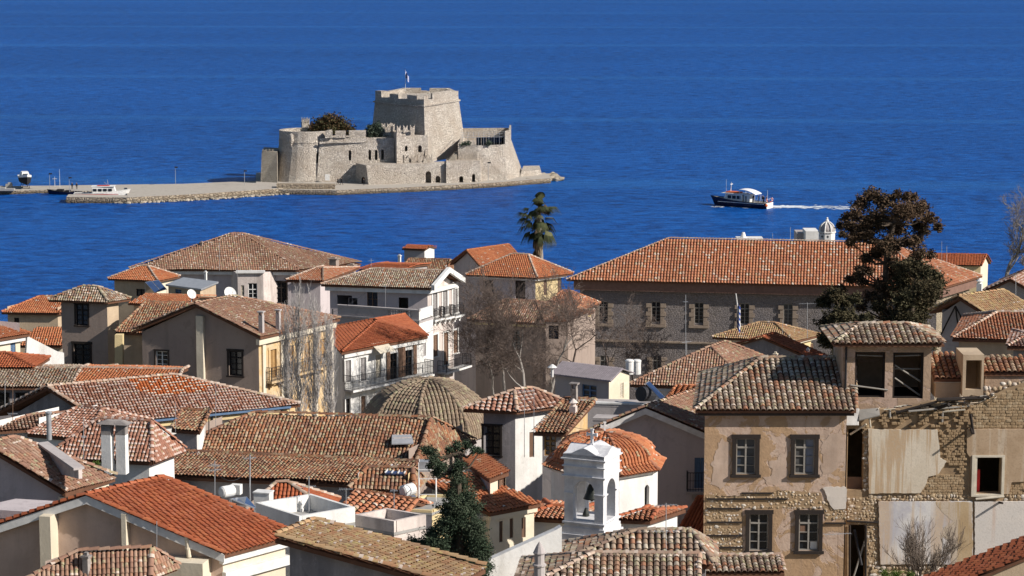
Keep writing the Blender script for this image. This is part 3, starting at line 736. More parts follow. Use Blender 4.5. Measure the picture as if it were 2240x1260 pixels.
# boulders
rocks = []
for k in range(5):
    rg = random.Random(k); bpy_me = bpy.data.meshes.new('boulder'); import bmesh
    bmm = bmesh.new(); bmesh.ops.create_icosphere(bmm, subdivisions=2, radius=1)
    for v in bmm.verts: v.co *= 1 + .45 * noise.noise(v.co * 1.6 + Vector((k * 9, 0, 0))); v.co.z *= .7
    bmm.to_mesh(bpy_me); bmm.free(); rocks.append(bpy_me)
RKM = stone('boulder_stone', (.4, .34, .26), (.48, .42, .33), (.3, .26, .21), sc=.5, mort=(.2, .17, .13), bs=.3)
for me in rocks: me.materials.append(RKM)
def rockline(pts, n, z, s, lab, grp, sp=.5):
    for i in range(n):
        f = (i + random.random() * .6) / n * (len(pts) - 1); k = min(int(f), len(pts) - 2); a, b = pts[k], pts[k + 1]; t = f - k
        p = P(a[0] + (b[0] - a[0]) * t, a[1] + (b[1] - a[1]) * t, 0); o = bpy.data.objects.new('boulder', random.choice(rocks)); COL.objects.link(o)
        sc = s * random.uniform(.6, 1.3); o.scale = (sc * random.uniform(.9, 1.5), sc, sc * random.uniform(.6, 1)); o.rotation_euler = (0, 0, random.random() * 6)
        o.location = (p.x, p.y + random.uniform(-sp, sp), z); tag(o, lab, 'rock', grp)
rockline([(145, 441), (280, 445), (440, 438), (600, 427)], 75, .15, .62, 'brown boulder at the waterline foot of the stone causeway', 'boulders along the causeway foot')
rockline([(600, 426), (735, 424), (900, 418), (1080, 407), (1150, 400)], 40, .1, .55, 'low rock at the waterline of the castle quay', 'rocks along the castle quay foot')
rockline([(1120, 402), (1180, 397), (1225, 396), (1190, 388), (1215, 390)], 36, .5, 1.1, 'rough boulder at the right tip of the castle islet', 'boulders at the tip of the islet', 1.5)
rockline([(700, 421), (760, 420), (800, 419)], 8, .6, .9, 'weathered rock on the quay edge below the castle gate', 'rocks below the castle gate')
rockline([(0, 421), (110, 419)], 10, .1, .4, 'small rock on the far shore of the causeway', 'rocks at the left shore')
# lamp posts etc. on the causeway
def lamp(px, yb, yt, lab, Yz=1.3):
    b = P(px, yb, Yz); top = D(px, yt, b.y); r = thing('lamp_post', lab, 'lamp post', b); mb = MB(); mb.tube(b, (b.x, b.y, top.z), .07, .05); mb.build('pole', M_('grey_wood') if 0 else M_('galvanised'), r)
    mb = MB(); mb.box((b.x + .25, b.y, top.z - .1), (.8, .4, .3)); mb.lathe((b.x, b.y, top.z - .25), [(.1, 0), (.12, .3)], 8); mb.build('lamp_head', M_('iron'), r)
lamp(384, 403, 365, 'tall lamp post standing alone mid causeway'); lamp(535, 407, 373, 'lamp post on the causeway nearest the castle')
lamp(109, 414, 379, 'lamp post near the dry-docked boat, leftmost on the causeway', 1.0); lamp(152, 420, 388, 'short lamp post beside the white moored boat', 1.0); lamp(1068, 397, 355, 'lamp post in front of the right castle bastion')
def mast(px, yb, yt, lab, z=1.0, cross=False):
    b = P(px, yb, z); t = D(px, yt, b.y).z; mb = MB(); mb.tube(b, (b.x, b.y, t), .06, .03, 5)
    if cross: mb.tube((b.x - .6, b.y, t - .6), (b.x + .6, b.y, t - .6), .05, n=5)
    mb.build('mast', M_('white_paint'), label=lab, cat='mast')
mast(131, 410, 370, 'thin white mast standing on the left shore'); mast(120, 408, 386, 'short white pole with a crossbar on the left shore', cross=True)
# flags
def flag(px, yb, yt, Y, w, h, lab, hang=True, tilt=0.0, cloth_at=.0):
    b = D(px, yb, Y); t = D(px, yt, Y); r = thing('flag', lab, 'flag', b); top = Vector((b.x + tilt, Y, t.z)); mb = MB(); mb.tube(b, top, .05 * h / 1.5, .03 * h / 1.5, 6); mb.build('pole', M_('white_paint'), r)
    mb = MB(); a = top.lerp(b, .04 + cloth_at); nx = 8
    for j in range(9):
        for i in range(nx):
            def q(u, v): s_ = u / nx; return Vector((a.x + w * s_ * .45 - (b.x - top.x) * 0 + .02 + v * .0, Y + .25 * w * math.sin(s_ * 7), a.z - h * v / 9 - w * s_ * .75))
            mb.face([q(i, j), q(i + 1, j), q(i + 1, j + 1), q(i, j + 1)], (j + (1 if i < 3 and j < 5 and j != 2 and i != 1 else 0)) % 2 if not (i < 3 and j < 5) else (1 if (j == 2 or i == 1) else 0))
    mb.build('flag_cloth', [M_('blue_cloth'), M_('white_cloth')], r)
flag(887, 199, 153, 655, 2.0, 1.8, 'blue and white striped flag flying from the castle tower')
# people: one continuous skinned body
def person_mesh(pose):
    s = {'stand': [(0, 0, .95), (0, 0, 1.2), (0, 0, 1.42), (0, 0, 1.55), (0, 0, 1.68), (-.1, 0, .9), (-.11, .02, .48), (-.12, 0, .05), (.1, 0, .9), (.11, .02, .48), (.12, 0, .05), (-.19, 0, 1.4), (-.25, .03, 1.12), (-.24, -.06, .85), (.19, 0, 1.4), (.25, .03, 1.12), (.24, -.06, .85), (-.13, -.16, .02), (.13, -.16, .02)]}
    v = s['stand'][:]
    if pose == 'walk':
        for i, d in ((6, -.16), (7, -.3), (17, -.46), (9, .08), (10, .32), (18, .18), (12, .1), (13, .2), (15, -.05), (16, -.22)): v[i] = (v[i][0], v[i][1] + d, v[i][2] + (.06 if i in (10, 18) else 0))
    E = [(0, 1), (1, 2), (2, 3), (3, 4), (0, 5), (5, 6), (6, 7), (0, 8), (8, 9), (9, 10), (2, 11), (11, 12), (12, 13), (2, 14), (14, 15), (15, 16), (7, 17), (10, 18)]
    R_ = [.15, .14, .17, .06, .11, .1, .07, .05, .1, .07, .05, .075, .055, .04, .075, .055, .04, .045, .045]
    me = bpy.data.meshes.new('person'); me.from_pydata(v, E, []); o = bpy.data.objects.new('person', me); COL.objects.link(o)
    m = o.modifiers.new('s', 'SKIN'); 
    for sk, r_ in zip(me.skin_vertices[0].data, R_): sk.radius = (r_, r_ * (.75 if r_ > .12 else 1))
    me.skin_vertices[0].data[0].use_root = True
    o.modifiers.new('u', 'SUBSURF').levels = 1
    bpy.context.view_layer.update(); out = bpy.data.meshes.new_from_object(o.evaluated_get(bpy.context.evaluated_depsgraph_get()))
    bpy.data.objects.remove(o); out.materials.clear()
    for mm in ('black_cloth', 'skin', 'blue_cloth'): out.materials.append(M_(mm))
    for p in out.polygons: p.material_index = 1 if p.center.z > 1.5 else 0; p.use_smooth = True
    return out
PM = {k: person_mesh(k) for k in ('stand', 'walk')}
def person(loc, rz, pose, lab, group=None):
    o = bpy.data.objects.new('person', PM[pose]); COL.objects.link(o); o.location = loc; o.rotation_euler = (0, 0, rz); tag(o, lab, 'person', group); return o
for px, py, rz, pose, lab in ((739, 404, 2.2, 'walk', 'person in dark clothes walking on the quay, left of two'), (747, 404, 2.4, 'walk', 'person in dark clothes striding on the quay, right of two'), (797, 403, 0, 'stand', 'person standing in the dark castle doorway')):
    p = P(px, py, 1.3); person((p.x, p.y - (2.5 if px > 790 else 0), 1.3), rz, pose, lab)
for px, lab in ((158, 'dark figure standing near the short lamp post, left of two'), (168, 'dark figure standing at the bow end of the jetty by the white boat')):
    p = P(px, 414, .9); person((p.x, p.y, .9), .4, 'stand', lab)
# boats
def hull(mb, Ln, Bm, Dp, mi=0, mi2=1, sheer=.5, stripe=True):
    st = []; N = 12
    for i in range(N + 1):
        t = i / N; b = Bm / 2 * (1 - max(0, (t - .55) / .45) ** 2.2) * (.88 + .12 * min(1, t * 4)); zt = Dp * (.8 + sheer * t ** 2.5)
        x = Ln * (t - .5) + (0 if t < 1 else 0); rake = .12 * Ln * max(0, t - .8) / .2
        st.append([Vector((x + rake, -b, zt)), Vector((x + rake * .75, -b * .97, zt * .72)), Vector((x + rake * .3, -b * .8, .0)), Vector((x, 0, -.45)), Vector((x + rake * .3, b * .8, .0)), Vector((x + rake * .75, b * .97, zt * .72)), Vector((x + rake, b, zt))])
    for a, b in zip(st, st[1:]):
        for j in range(6): mb.face([a[j], b[j], b[j + 1], a[j + 1]], mi2 if j in (0, 5) and stripe else mi)
        mb.face([a[0] - Vector((0, 0, .12)), a[6] - Vector((0, 0, .12)), b[6] - Vector((0, 0, .12)), b[0] - Vector((0, 0, .12))], 2)
    mb.face(list(reversed(st[0])), 3)
def place(o, loc, rz):
    o.location = loc; o.rotation_euler = (0, 0, rz)
b0 = P(1625, 452, 0)
bt = thing('tour_boat', 'dark blue excursion boat with white transom and orange fenders under way', 'boat', (0, 0, 0))
mb = MB(); hull(mb, 14.5, 4.2, 1.75); mb.build('hull', [M_('navy_paint'), M_('navy_paint'), M_('grey_wood'), M_('white_paint')], bt)
mb = MB()
for s_ in (-1, 1): mb.box((-.5, s_ * 2.08, 1.15), (12.5, .06, .12))
mb.build('rubbing_strake', M_('white_paint'), bt)
cab = MB(); cab.prism([Vector(q) for q in ((-.5, -1.6, 1.3), (4.8, -1.2, 1.5), (4.8, 1.2, 1.5), (-.5, 1.6, 1.3))], [Vector(q) for q in ((-.5, -1.55, 3.1), (4.2, -1.1, 3.15), (4.2, 1.1, 3.15), (-.5, 1.55, 3.1))])
cab.box((2, 0, 3.2), (6.2, 3.3, .12)); cb = cab.build('cabin', M_('white_paint'), bt)
for i in range(3):
    for s_ in (-1, 1):
        w_ = MB(); w_.box((.4 + i * 1.3, s_ * (1.6 - .03 * i - .1 * (.4 + i * 1.3) / 1.7 + .02), 2.35), (.95, .06, .75)); w_.build('window', M_('glass'), cb)
mb = MB(); mb.box((2.4, 0, 3.42), (3.6, 2.0, .3)); mb.build('life_raft', M_('orange_paint'), bt)
mb = MB(); mb.box((-1.6, 0, 2.2), (1.6, 2.2, 1.9)); mb.build('wheelhouse', M_('white_paint'), bt)
mb = MB()
for i in range(6): x0, x1 = -4.2 + i * .75, -3.45 + i * .75; mb.prism([Vector((x0, -1.7, 4.0 - .04 * (i - 5) ** 2 + .25)), Vector((x1, -1.7, 4.0 - .04 * (i - 4) ** 2 + .25)), Vector((x1, 1.7, 4.0 - .04 * (i - 4) ** 2 + .25)), Vector((x0, 1.7, 4.0 - .04 * (i - 5) ** 2 + .25))], [Vector((x0, -1.7, 4.1 - .04 * (i - 5) ** 2 + .25)), Vector((x1, -1.7, 4.1 - .04 * (i - 4) ** 2 + .25)), Vector((x1, 1.7, 4.1 - .04 * (i - 4) ** 2 + .25)), Vector((x0, 1.7, 4.1 - .04 * (i - 5) ** 2 + .25))])
for x in (-4, .1):
    for s_ in (-1.6, 1.6): mb.tube((x, s_, 1.4), (x, s_, 4.0 if x > -1 else 3.4), .05, n=4)
mb.build('awning', M_('white_cloth'), bt)
mb = MB(); mb.tube((3.4, 0, 3.2), (3.2, 0, 5.8), .12, .05); mb.box((3.2, 0, 5.3), (.15, 1.2, .15)); mb.tube((4.4, .4, 3.2), (4.4, .4, 6.4), .03, n=4); mb.tube((-6.6, 0, 1.5), (-6.6, 0, 4.4), .04, n=4); mb.build('mast', M_('white_paint'), bt)
mb = MB()
for s_ in (-1, 1):
    for i in range(8): x = -7 + i * .8; mb.tube((x, s_ * 1.95, 1.5), (x, s_ * 1.95, 2.3), .025, n=4)
    mb.tube((-7, s_ * 1.95, 2.3), (-1.4, s_ * 1.95, 2.3), .03, n=4)
mb.tube((-7.1, -1.95, 2.3), (-7.1, 1.95, 2.3), .03, n=4); mb.build('railing', M_('white_paint'), bt)
for x, s_, r_ in ((4.4, -2.0, .5), (1.8, -2.2, .35), (-3.6, -2.25, .42), (-6.4, -2.2, .6), (-7.3, 1.9, .4)):
    mb = MB(); mb.sm = True; mb.lathe((x, s_, .9 - r_), [(.05, 0), (r_ * .7, r_ * .3), (r_, r_), (r_ * .7, r_ * 1.7), (.05, 2 * r_)], 10); mb.build('fender', M_('orange_paint'), bt)
for s_ in (-1.4, 1.4):
    mb = MB(); 
    for i in range(12):
        a0, a1 = i * .5236, (i + 1) * .5236; mb.tube((-7.2, s_ + .36 * math.cos(a0), 2.1 + .36 * math.sin(a0)), (-7.2, s_ + .36 * math.cos(a1), 2.1 + .36 * math.sin(a1)), .09, n=5, mi=i // 3 % 2)
    mb.build('life_ring', [M_('orange_paint'), M_('white_paint')], bt)
rzb = math.pi - rad(33); place(bt, (b0.x, b0.y, 0), rzb)
for i in range(9):
    lx, ly = -6.4 + i * .62, random.uniform(-1.3, 1.3); c_, s_ = math.cos(rzb), math.sin(rzb)
    person((b0.x + lx * c_ - ly * s_, b0.y + lx * s_ + ly * c_, 1.25), random.random() * 6, 'stand', 'passenger in dark clothes on the after deck of the excursion boat', 'passengers on the excursion boat')
# wake
fo = NT('foam', .7, .2); fo.col((.75, .8, .85)); rg = random.Random(4); mb = MB()
for i in range(260):
    t = rg.random() ** 1.4; px = 1690 + t * 190; py = 451.5 + rg.gauss(0, 1.0 + 1.4 * t) + 3 * t; p = P(px, py, .03 + rg.random() * .04); l_, w_ = rg.uniform(.4, 2.2) * (1 - t * .5), rg.uniform(.15, .7) * (1 - t * .6)
    mb.face([(p.x - l_, p.y - w_ * .2, p.z), (p.x, p.y - w_, p.z), (p.x + l_, p.y, p.z), (p.x + l_ * .2, p.y + w_, p.z)])
for i in range(70):
    px = rg.choice([rg.uniform(1562, 1580), rg.uniform(1600, 1668)]); p = P(px, 453 + (px - 1600) * .02 + rg.gauss(0, .6), .05); l_ = rg.uniform(.3, 1.1)
    mb.face([(p.x - l_, p.y, p.z), (p.x, p.y - .4, p.z), (p.x + l_, p.y, p.z), (p.x, p.y + .35, p.z)])
mb.build('wake_foam', fo.m, label='white foam wake trailing behind the excursion boat', cat='foam', kind='stuff')
# moored white boat
b1 = P(228, 429, 0); mt = thing('moored_boat', 'white passenger boat with red stripe moored at the causeway', 'boat', (0, 0, 0))
mb = MB(); hull(mb, 12.5, 3.6, 1.7, sheer=.55); mb.build('hull', [M_('white_paint'), M_('white_paint'), M_('grey_wood'), M_('white_paint')], mt)
mb = MB()
for s_ in (-1, 1): mb.box((-.5, s_ * 1.76, 1.15), (10.5, .06, .14))
mb.build('red_stripe', M_('red_paint'), mt)
cab = MB(); cab.prism([Vector(q) for q in ((-1.6, -1.45, 1.1), (4.2, -1.2, 1.3), (4.2, 1.2, 1.3), (-1.6, 1.45, 1.1))], [Vector(q) for q in ((-1.6, -1.4, 2.9), (3.6, -1.1, 3.1), (3.6, 1.1, 3.1), (-1.6, 1.4, 2.9))]); cab.box((1.0, 0, 3.05), (5.8, 2.9, .1)); cb = cab.build('cabin', M_('white_paint'), mt)
for i in range(4):
    w_ = MB(); w_.box((-1.0 + i * 1.25, -1.44 + .045 * i, 2.2), (.9, .08, .6)); w_.build('window', M_('glass'), cb)
mb = MB(); mb.box((1.0, 0, 3.16), (3.0, 1.4, .12)); mb.build('roof_hatch', M_('red_paint'), mt)
mb = MB(); mb.tube((2.2, 0, 3.0), (2.0, 0, 4.6), .05); mb.tube((2.4, 0, 3.0), (1.2, .2, 4.0), .04)
for i in range(7): x = -6 + i * .7; mb.tube((x, -1.5, 1.2), (x, -1.5, 2.4), .03, n=4)
mb.tube((-6, -1.5, 2.4), (-1.6, -1.5, 2.6), .04, n=4); mb.build('railing', M_('steel'), mt); place(mt, (b1.x, 610.5, .25), rad(4))
b2 = P(135, 426, 0); dt = thing('small_boat', 'low dark wooden boat tied up left of the white boat', 'boat', (0, 0, 0)); mb = MB(); hull(mb, 6.5, 2.2, .9); mb.build('hull', [M_('navy_paint'), M_('black_cloth'), M_('grey_wood'), M_('navy_paint')], dt)
mb = MB(); mb.box((.5, 0, .9), (1.6, 1.4, .6)); mb.box((-1.4, 0, .8), (1.2, 1.6, .3)); mb.build('deck_gear', M_('black_cloth'), dt); place(dt, (b2.x, b2.y + 1.0, .1), math.pi - .1)
b3 = P(52, 413, .9); yt_ = thing('dry_docked_boat', 'white motor cruiser standing on a cradle on the left shore', 'boat', (0, 0, 0)); mb = MB(); mb.sm = False; hull(mb, 8, 3.2, 1.9, 1, 0); mb.build('hull', [M_('white_paint'), M_('black_cloth'), M_('white_paint'), M_('white_paint')], yt_)
cab = MB(); cab.prism([Vector(q) for q in ((-2.4, -1.2, 1.5), (2.2, -1.0, 1.7), (2.2, 1.0, 1.7), (-2.4, 1.2, 1.5))], [Vector(q) for q in ((-1.6, -.8, 2.7), (.8, -.8, 2.7), (.8, .8, 2.7), (-1.6, .8, 2.7))]); cb = cab.build('cabin', M_('white_paint'), yt_)
mb = MB(); mb.box((1.6, 0, 2.15), (.5, 1.2, .3)); mb.build('window', M_('glass'), cb); mb = MB()
for x in (-2, 1.5):
    for s_ in (-.9, .9): mb.tube((x, s_, -1.5), (x, s_ * .7, .1), .08, n=5)
    mb.tube((x, -.9, -1.4), (x, .9, -1.4), .08, n=5)
mb.build('cradle', M_('iron'), yt_); place(yt_, (b3.x, b3.y + 2, 2.4), rad(-72))
mb = MB(); p = P(20, 412, .9); mb.box((p.x, p.y, 1.5), (1.6, 1.2, 1.1)); mb.box((p.x + .2, p.y, 2.2), (.9, .8, .4)); mb.build('crate', M_('concrete'), label='grey crate on the shore left of the cruiser', cat='crate')
mb = MB(); p = P(8, 418, .9); mb.box((p.x, p.y, 1.3), (5.5, 1.8, .5)); mb.box((p.x - 1, p.y, 1.7), (3, 1.6, .3)); mb.build('slab_pile', M_('concrete'), label='pale stack of concrete slabs at the left edge of the shore', cat='slab pile')
# ================================================================ houses, back row first
fix = dict(wood=None)
def ledge(root, fr, u0, u1, v0, v1, n, mat, name='ledge'):
    mb = MB(); fr.box(mb, u0, u1, v0, v1, 0.002, n); return mb.build(name, mat, root)
def pxbox(root, fr, x0, y0, x1, y1, n0, n1, mat, name):
    r = fr.rect(x0, y0, x1, y1); mb = MB(); fr.box(mb, *r, n0, n1); return mb.build(name, mat, root)
h = house('house', 'waterfront house with a huge sagging brown tiled pyramid roof', (655, 592, 235), (283, 589), (790, 577), ('L', .52, .42, 514), P_lav, P_lav, T_brown, .5,
      ol=[(603, 617, 627, 663, 'case', dict(sur=.12, inner=M_('dark_wood')))], sag=.22, key='B1', corn=(P_white, .35))
# polygonal bay
r = h['root']; fl = h['fl']
u0, u1, v0, v1 = fl.rect(520, 597, 578, 680)
mb = MB(); uu = [(u0, 0), (u0 + .6, 1.6), (u1 - .7, 1.6), (u1, 0)]
bay = Fr(fl.pt(u0 + .3, 0, 1.7), fl.u + Vector((.28, .1, 0)))
W_ = u1 - u0
wall_mesh(mb, bay, 0, W_ * .95, -9, -.1, [(W_ * .12, W_ * .24, -3.3, -1.3), (W_ * .38, W_ * .72, -3.3, -1.1)])
side = Fr(bay.pt(W_ * .95, 0), Vector((.6, .8, 0))); wall_mesh(mb, side, 0, 2.5, -9, -.1, [])
sd2 = Fr(bay.pt(0, 0) + Vector((-1.0, 2.2, 0)), Vector((1.0, -2.2, 0))); wall_mesh(mb, sd2, 0, 2.4, -9, -.1, [])
mb.face([bay.pt(0, -.1), bay.pt(W_ * .95, -.1), side.pt(2.5, -.1), sd2.pt(0, -.1)]); b_ = mb.build('bay', P_pink, r)
window(r, bay, (W_ * .12, W_ * .24, -3.3, -1.3), 'case', M_('pale_wood'), rows=4); window(r, bay, (W_ * .38, W_ * .72, -3.3, -1.1), 'case', M_('white_paint'), rows=4)
mb = MB(); bay.box(mb, -.15, W_ * .95 + .15, -.1, .1, -.4, .25); mb.build('cornice', P_white, r)
house('house', 'small beige house with a bright orange hip roof and solar panels on its front', (345, 615, 215), (236, 610), (394, 605), ('L', .42, .45, 583), P_beige, P_cream, T_org, .35, key='B2',
      ol=[(298, 632, 317, 648, 'case', {})], caps=True, capm=T_cap)
house('house', 'small flat-roofed lean-to with grey corrugated roof beside the pair of satellite dishes', (440, 632, 207), (362, 622), (478, 616), None, P_beige, P_beige, None, .2, key='B3', slabm=M_('galvanised'),
      ol=[(383, 633, 397, 650, 'case', dict(inner=M_('blue_shutter')))])
house('house', 'low orange roof strip between the tower house and the satellite dishes', (402, 668, 196), (280, 664), ('y', 25, 5), ('L', 0, 0, 648), P_beige, P_beige, T_org, .3, caps=False)
house('tower_house', 'grey-brown tower house with a shallow lichen hip roof, leftmost tower in view', (236, 661, 165), (106, 656), (286, 654), ('L', .36, .4, 629), P_brown, P_beige, T_grey, .42, key='B4',
      ol=[(166, 666, 192, 712, 'case', dict(sur=.1)), (162, 752, 197, 800, 'case', dict(sur=.14))])
house('house', 'beige house with orange hip roof behind the leftmost tower', (130, 686, 190), (3, 684), ('y', 22, 6), ('L', .1, .3, 650, 1), P_beige, P_beige, T_org, .3, ol=[(31, 695, 42, 711, 'case', {})])
house('house', 'lower orange roof wing at the foot of the leftmost tower', (140, 757, 172), (40, 757), ('y', 22, 4.5), ('L', 0, 0, 718), P_cream, P_cream, T_org, .3, caps=False)
house('house', 'white house at the left edge with orange roof and blue shuttered window', (-60, 752, 150), ('x', 15, 8), (66, 731), ('R', .1, 0, 708), P_white, P_cream, T_org, .35, key='B6', corn=(P_white, .25),
      orr=[(23, 742, 34, 776, 'shut', dict(shm=M_('blue_shutter')))])
w6 = HS['B6']; mb = MB(); f_ = Fr((w6['B'].x - .35, w6['B'].y - .2, w6['z']), Vector((.86, .5, 0))); 
a_ = f_.px(60, 735); b_ = f_.px(128, 770); c_ = f_.px(140, 772); d_ = f_.px(141, 815); e_ = f_.px(55, 815)
f_.slab(mb, [e_, d_, c_, b_, a_], -.3, 0); mb.build('garden_wall', P_white, label='bright white sloping parapet wall beside the left edge house', cat='wall')
house('house', 'low dark orange roof corner at the left edge above the grey tiled strip', (74, 806, 144), (-60, 803), ('y', 5, 3.5), ('L', .6, .2, 774), P_white, P_white, T_red, .3)
# big beige gable house with ochre street front
h = house('house', 'large beige gabled house with a peeling ochre street front and brown tiled roof', (570, 738, 155), (288, 724), (744, 698), ('R', 0, .55, 667), P_brown, P_och, T_brown, .4, key='B7', sag=.1,
      ol=[(341, 768, 367, 806, 'case', dict(sur=.1, inner=M_('white_paint'), tr=1, rows=4)), (501, 768, 529, 822, 'case', dict(sur=.12))],
      orr=[(591, 764, 604, 826, 'shut', dict(sur=.18, smat=P_och, shm=M_('ochre_shutter'))), (627, 756, 641, 815, 'shut', dict(sur=.15, smat=P_och, shm=M_('ochre_shutter'))),
           (664, 748, 677, 806, 'shut', dict(sur=.15, smat=P_och, shm=M_('ochre_shutter'))), (699, 741, 711, 796, 'shut', dict(sur=.15, smat=P_och, shm=M_('ochre_shutter'))),
           (601, 868, 613, 910, 'shut', dict(shm=M_('ochre_shutter'))), (664, 852, 677, 895, 'shut', dict(shm=M_('ochre_shutter')))], corn=(P_cream, .4), capm=T_brown)
r, fl, fr2 = h['root'], h['fl'], h['fr']
pxbox(r, fl, 434, 690, 449, 900, 0.003, .3, P_cream, 'pilaster')
for x in (576, 616, 652, 688, 724): u = fr2.px(x, 800)[0]; mb = MB(); fr2.box(mb, u - .16, u + .16, -9, -.55, .003, .12); mb.build('pilaster', P_cream, r)
u, v = fr2.px(600, 828); balcony(r, fr2, u - 1.0, u + 1.0, v, .6, .9, P_och, brackets=2)
u, v = fr2.px(668, 808); balcony(r, fr2, u - 2.2, u + 2.2, v, .6, .9, P_och, brackets=3)
house('house', 'old roof slope between the tower house and the big beige gable', (350, 730, 161), (252, 728), ('y', 22, 8), ('L', 0, 0, 666), P_beige, P_beige, T_old, .3, sag=.12)
mb = MB(); q = [D(x, y, 160) for x, y in ((251, 733), (268, 733), (268, 800), (251, 800))]; mb.prism([p + Vector((0, .6, 0)) for p in q], q); mb.build('wall_fragment', P_yel, label='narrow ochre wall fragment between tower and beige gable', cat='wall')
# big mortared roof house, mid left
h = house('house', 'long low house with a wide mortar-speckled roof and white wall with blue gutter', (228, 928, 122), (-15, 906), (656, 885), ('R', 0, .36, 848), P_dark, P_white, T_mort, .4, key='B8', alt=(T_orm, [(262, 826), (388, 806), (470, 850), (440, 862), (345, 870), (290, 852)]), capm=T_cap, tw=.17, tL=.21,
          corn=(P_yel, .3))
r, fr2 = h['root'], h['fr']; mb = MB(); fr2.box(mb, -.3, h['LR'] + .3, -.12, -.02, .38, .5); mb.build('gutter', M_('blue_shutter'), r)
for x in (459, 559, 610): u = fr2.px(x, 900)[0]; mb = MB(); mb.tube(fr2.pt(u, -.1, .35), fr2.pt(u, -3, .1), .05); mb.build('downpipe', M_('iron'), r)
house('house', 'orange tiled rear wing of the mortar-speckled roof', (386, 842, 133), (160, 838), ('y', 0, 5), ('L', 0, 0, 811), P_grey, P_grey, T_org, .3, capm=T_cap)
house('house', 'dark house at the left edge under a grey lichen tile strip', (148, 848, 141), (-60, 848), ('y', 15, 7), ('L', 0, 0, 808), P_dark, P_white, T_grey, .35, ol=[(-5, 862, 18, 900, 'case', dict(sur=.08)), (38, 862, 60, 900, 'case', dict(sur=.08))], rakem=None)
# pediment mansion
h = house('mansion', 'white mansion with a shade-greyed side wall, a classical pediment and iron balconies', (941, 631, 195), (702, 623), (1009, 614), ('L', 0, .33, 594), P_lav, P_pink, T_grey, .45, key='B10', capm=T_cap, corn=(P_white, .35, 1),  # shade of the side wall put into pale grey plaster
      ol=[(737, 646, 770, 668, 'hole'), (762, 652, 782, 667, 'hole'), (803, 637, 826, 690, 'case', dict(inner=M_('shutter_brown'), tr=1)), (872, 651, 893, 690, 'void', {})],
      orr=[(946, 640, 956, 692, 'shut', dict(sur=.15, smat=P_white, shm=M_('grey_shutter'))), (968, 636, 978, 688, 'shut', dict(sur=.15, smat=P_white, shm=M_('grey_shutter'))), (990, 632, 1000, 684, 'shut', dict(sur=.15, smat=P_white, shm=M_('grey_shutter'))),
           (947, 732, 957, 780, 'shut', dict(sur=.12, smat=P_white)), (970, 727, 980, 798, 'shut', dict(sur=.12, smat=P_white)), (991, 722, 1001, 772, 'shut', dict(sur=.12, smat=P_white))])
r, fr2 = h['root'], h['fr']
for i in range(3):
    x = 951 + i * 22; u, v = fr2.px(x, 697 - i * 4); balcony(r, fr2, u - .75, u + .75, v, .5, .95, P_white)
u, v = fr2.px(982, 806); balcony(r, fr2, u - 1.8, u + 2.2, v, .9, .95, P_white, brackets=3)
mb = MB(); fr2.box(mb, .0, h['LR'], -2.75 - .3, -2.75, .003, .15); mb.build('ledge', P_white, r)
mb = MB(); q = [h['C'] + fr2.n * .1, h['B'] + fr2.n * .1, h['r0'] + fr2.n * .1 + Vector((0, 0, .1))]
for a_, b_ in ((0, 2), (1, 2)):
    p0, p1 = q[a_], q[b_]; mb.prism([p0 + Vector((0, 0, -.15)), p1 + Vector((0, 0, -.15)), p1 + Vector((0, 0, .28)), p0 + Vector((0, 0, .28))], [x + fr2.n * .3 for x in (p0 + Vector((0, 0, -.15)), p1 + Vector((0, 0, -.15)), p1 + Vector((0, 0, .28)), p0 + Vector((0, 0, .28)))])
mb.build('pediment', P_white, r)
house('house', 'small orange hip roof attached left of the pediment mansion', (706, 616, 204), (624, 614), (786, 586), ('L', .5, .3, 588), P_lav, P_lav, T_orgw, .35, capm=T_cap)
h = house('terrace_wing', 'flat-roofed grey terrace wing with balustrade below the pediment mansion', (917, 704, 186), (738, 692), (948, 694), None, P_grey, P_white, None, .02, slabm=P_grey, key='B10t',
      orr=[(922, 735, 932, 780, 'shut', dict(shm=M_('grey_shutter')))])
r, fl = h['root'], h['fl']; mb = MB(); fl.box(mb, -.05, h['LL'] + .08, .0, .12, -.25, .12); u0, u1, _, _ = fl.rect(850, 690, 900, 700)
fl.box(mb, 0, u0, .12, .8, -.18, 0); fl.box(mb, u1, h['LL'], .12, .8, -.18, 0); fl.box(mb, -.05, h['LL'] + .05, .8, .92, -.24, .06); mb.build('parapet', P_grey, r)
for i in range(9):
    u = u0 + (u1 - u0) * (i + .5) / 9; mb = MB(); mb.lathe(fl.pt(u, .12, -.1), [(.06, 0), (.1, .2), (.05, .35), (.1, .5), (.06, .68)], 8); mb.build('baluster', P_grey, r)
mb = MB(); h['fr'].box(mb, 0.02, h['LR'], .12, .92, -.18, 0); mb.build('parapet', P_white, r)
# white balcony building
def tall(x, y0, y1, w, kd='shut', **k): return (x - w, y0, x + w, y1, kd, dict(sur=.1, smat=P_white, **k))
h = house('apartment_house', 'white two-storey house with orange roof and one long iron balcony', (747, 772, 165), (704, 722), (936, 736), ('L', .42, .5, 704), P_white, P_white, T_red, .3, key='B11', corn=(P_white, .3), capm=T_red, sag=.03,
      orr=[tall(761, 788, 835, 6, shm=M_('grey_shutter')), tall(794, 782, 832, 6, shm=M_('grey_shutter')), tall(827, 776, 826, 6, shm=M_('pale_wood')), tall(861, 772, 832, 8, 'case'), tall(894, 765, 822, 8, 'case'),
           tall(761, 872, 915, 5, 'case'), tall(794, 866, 908, 5), tall(827, 860, 900, 5)])
r, fr2 = h['root'], h['fr']; u0, v = fr2.px(752, 846); u1, _ = fr2.px(930, 822); v = (v + fr2.px(930, 820)[1]) / 2
b_ = balcony(r, fr2, u0, u1, v, .9, 1.0, P_white, brackets=7)
mb = MB()
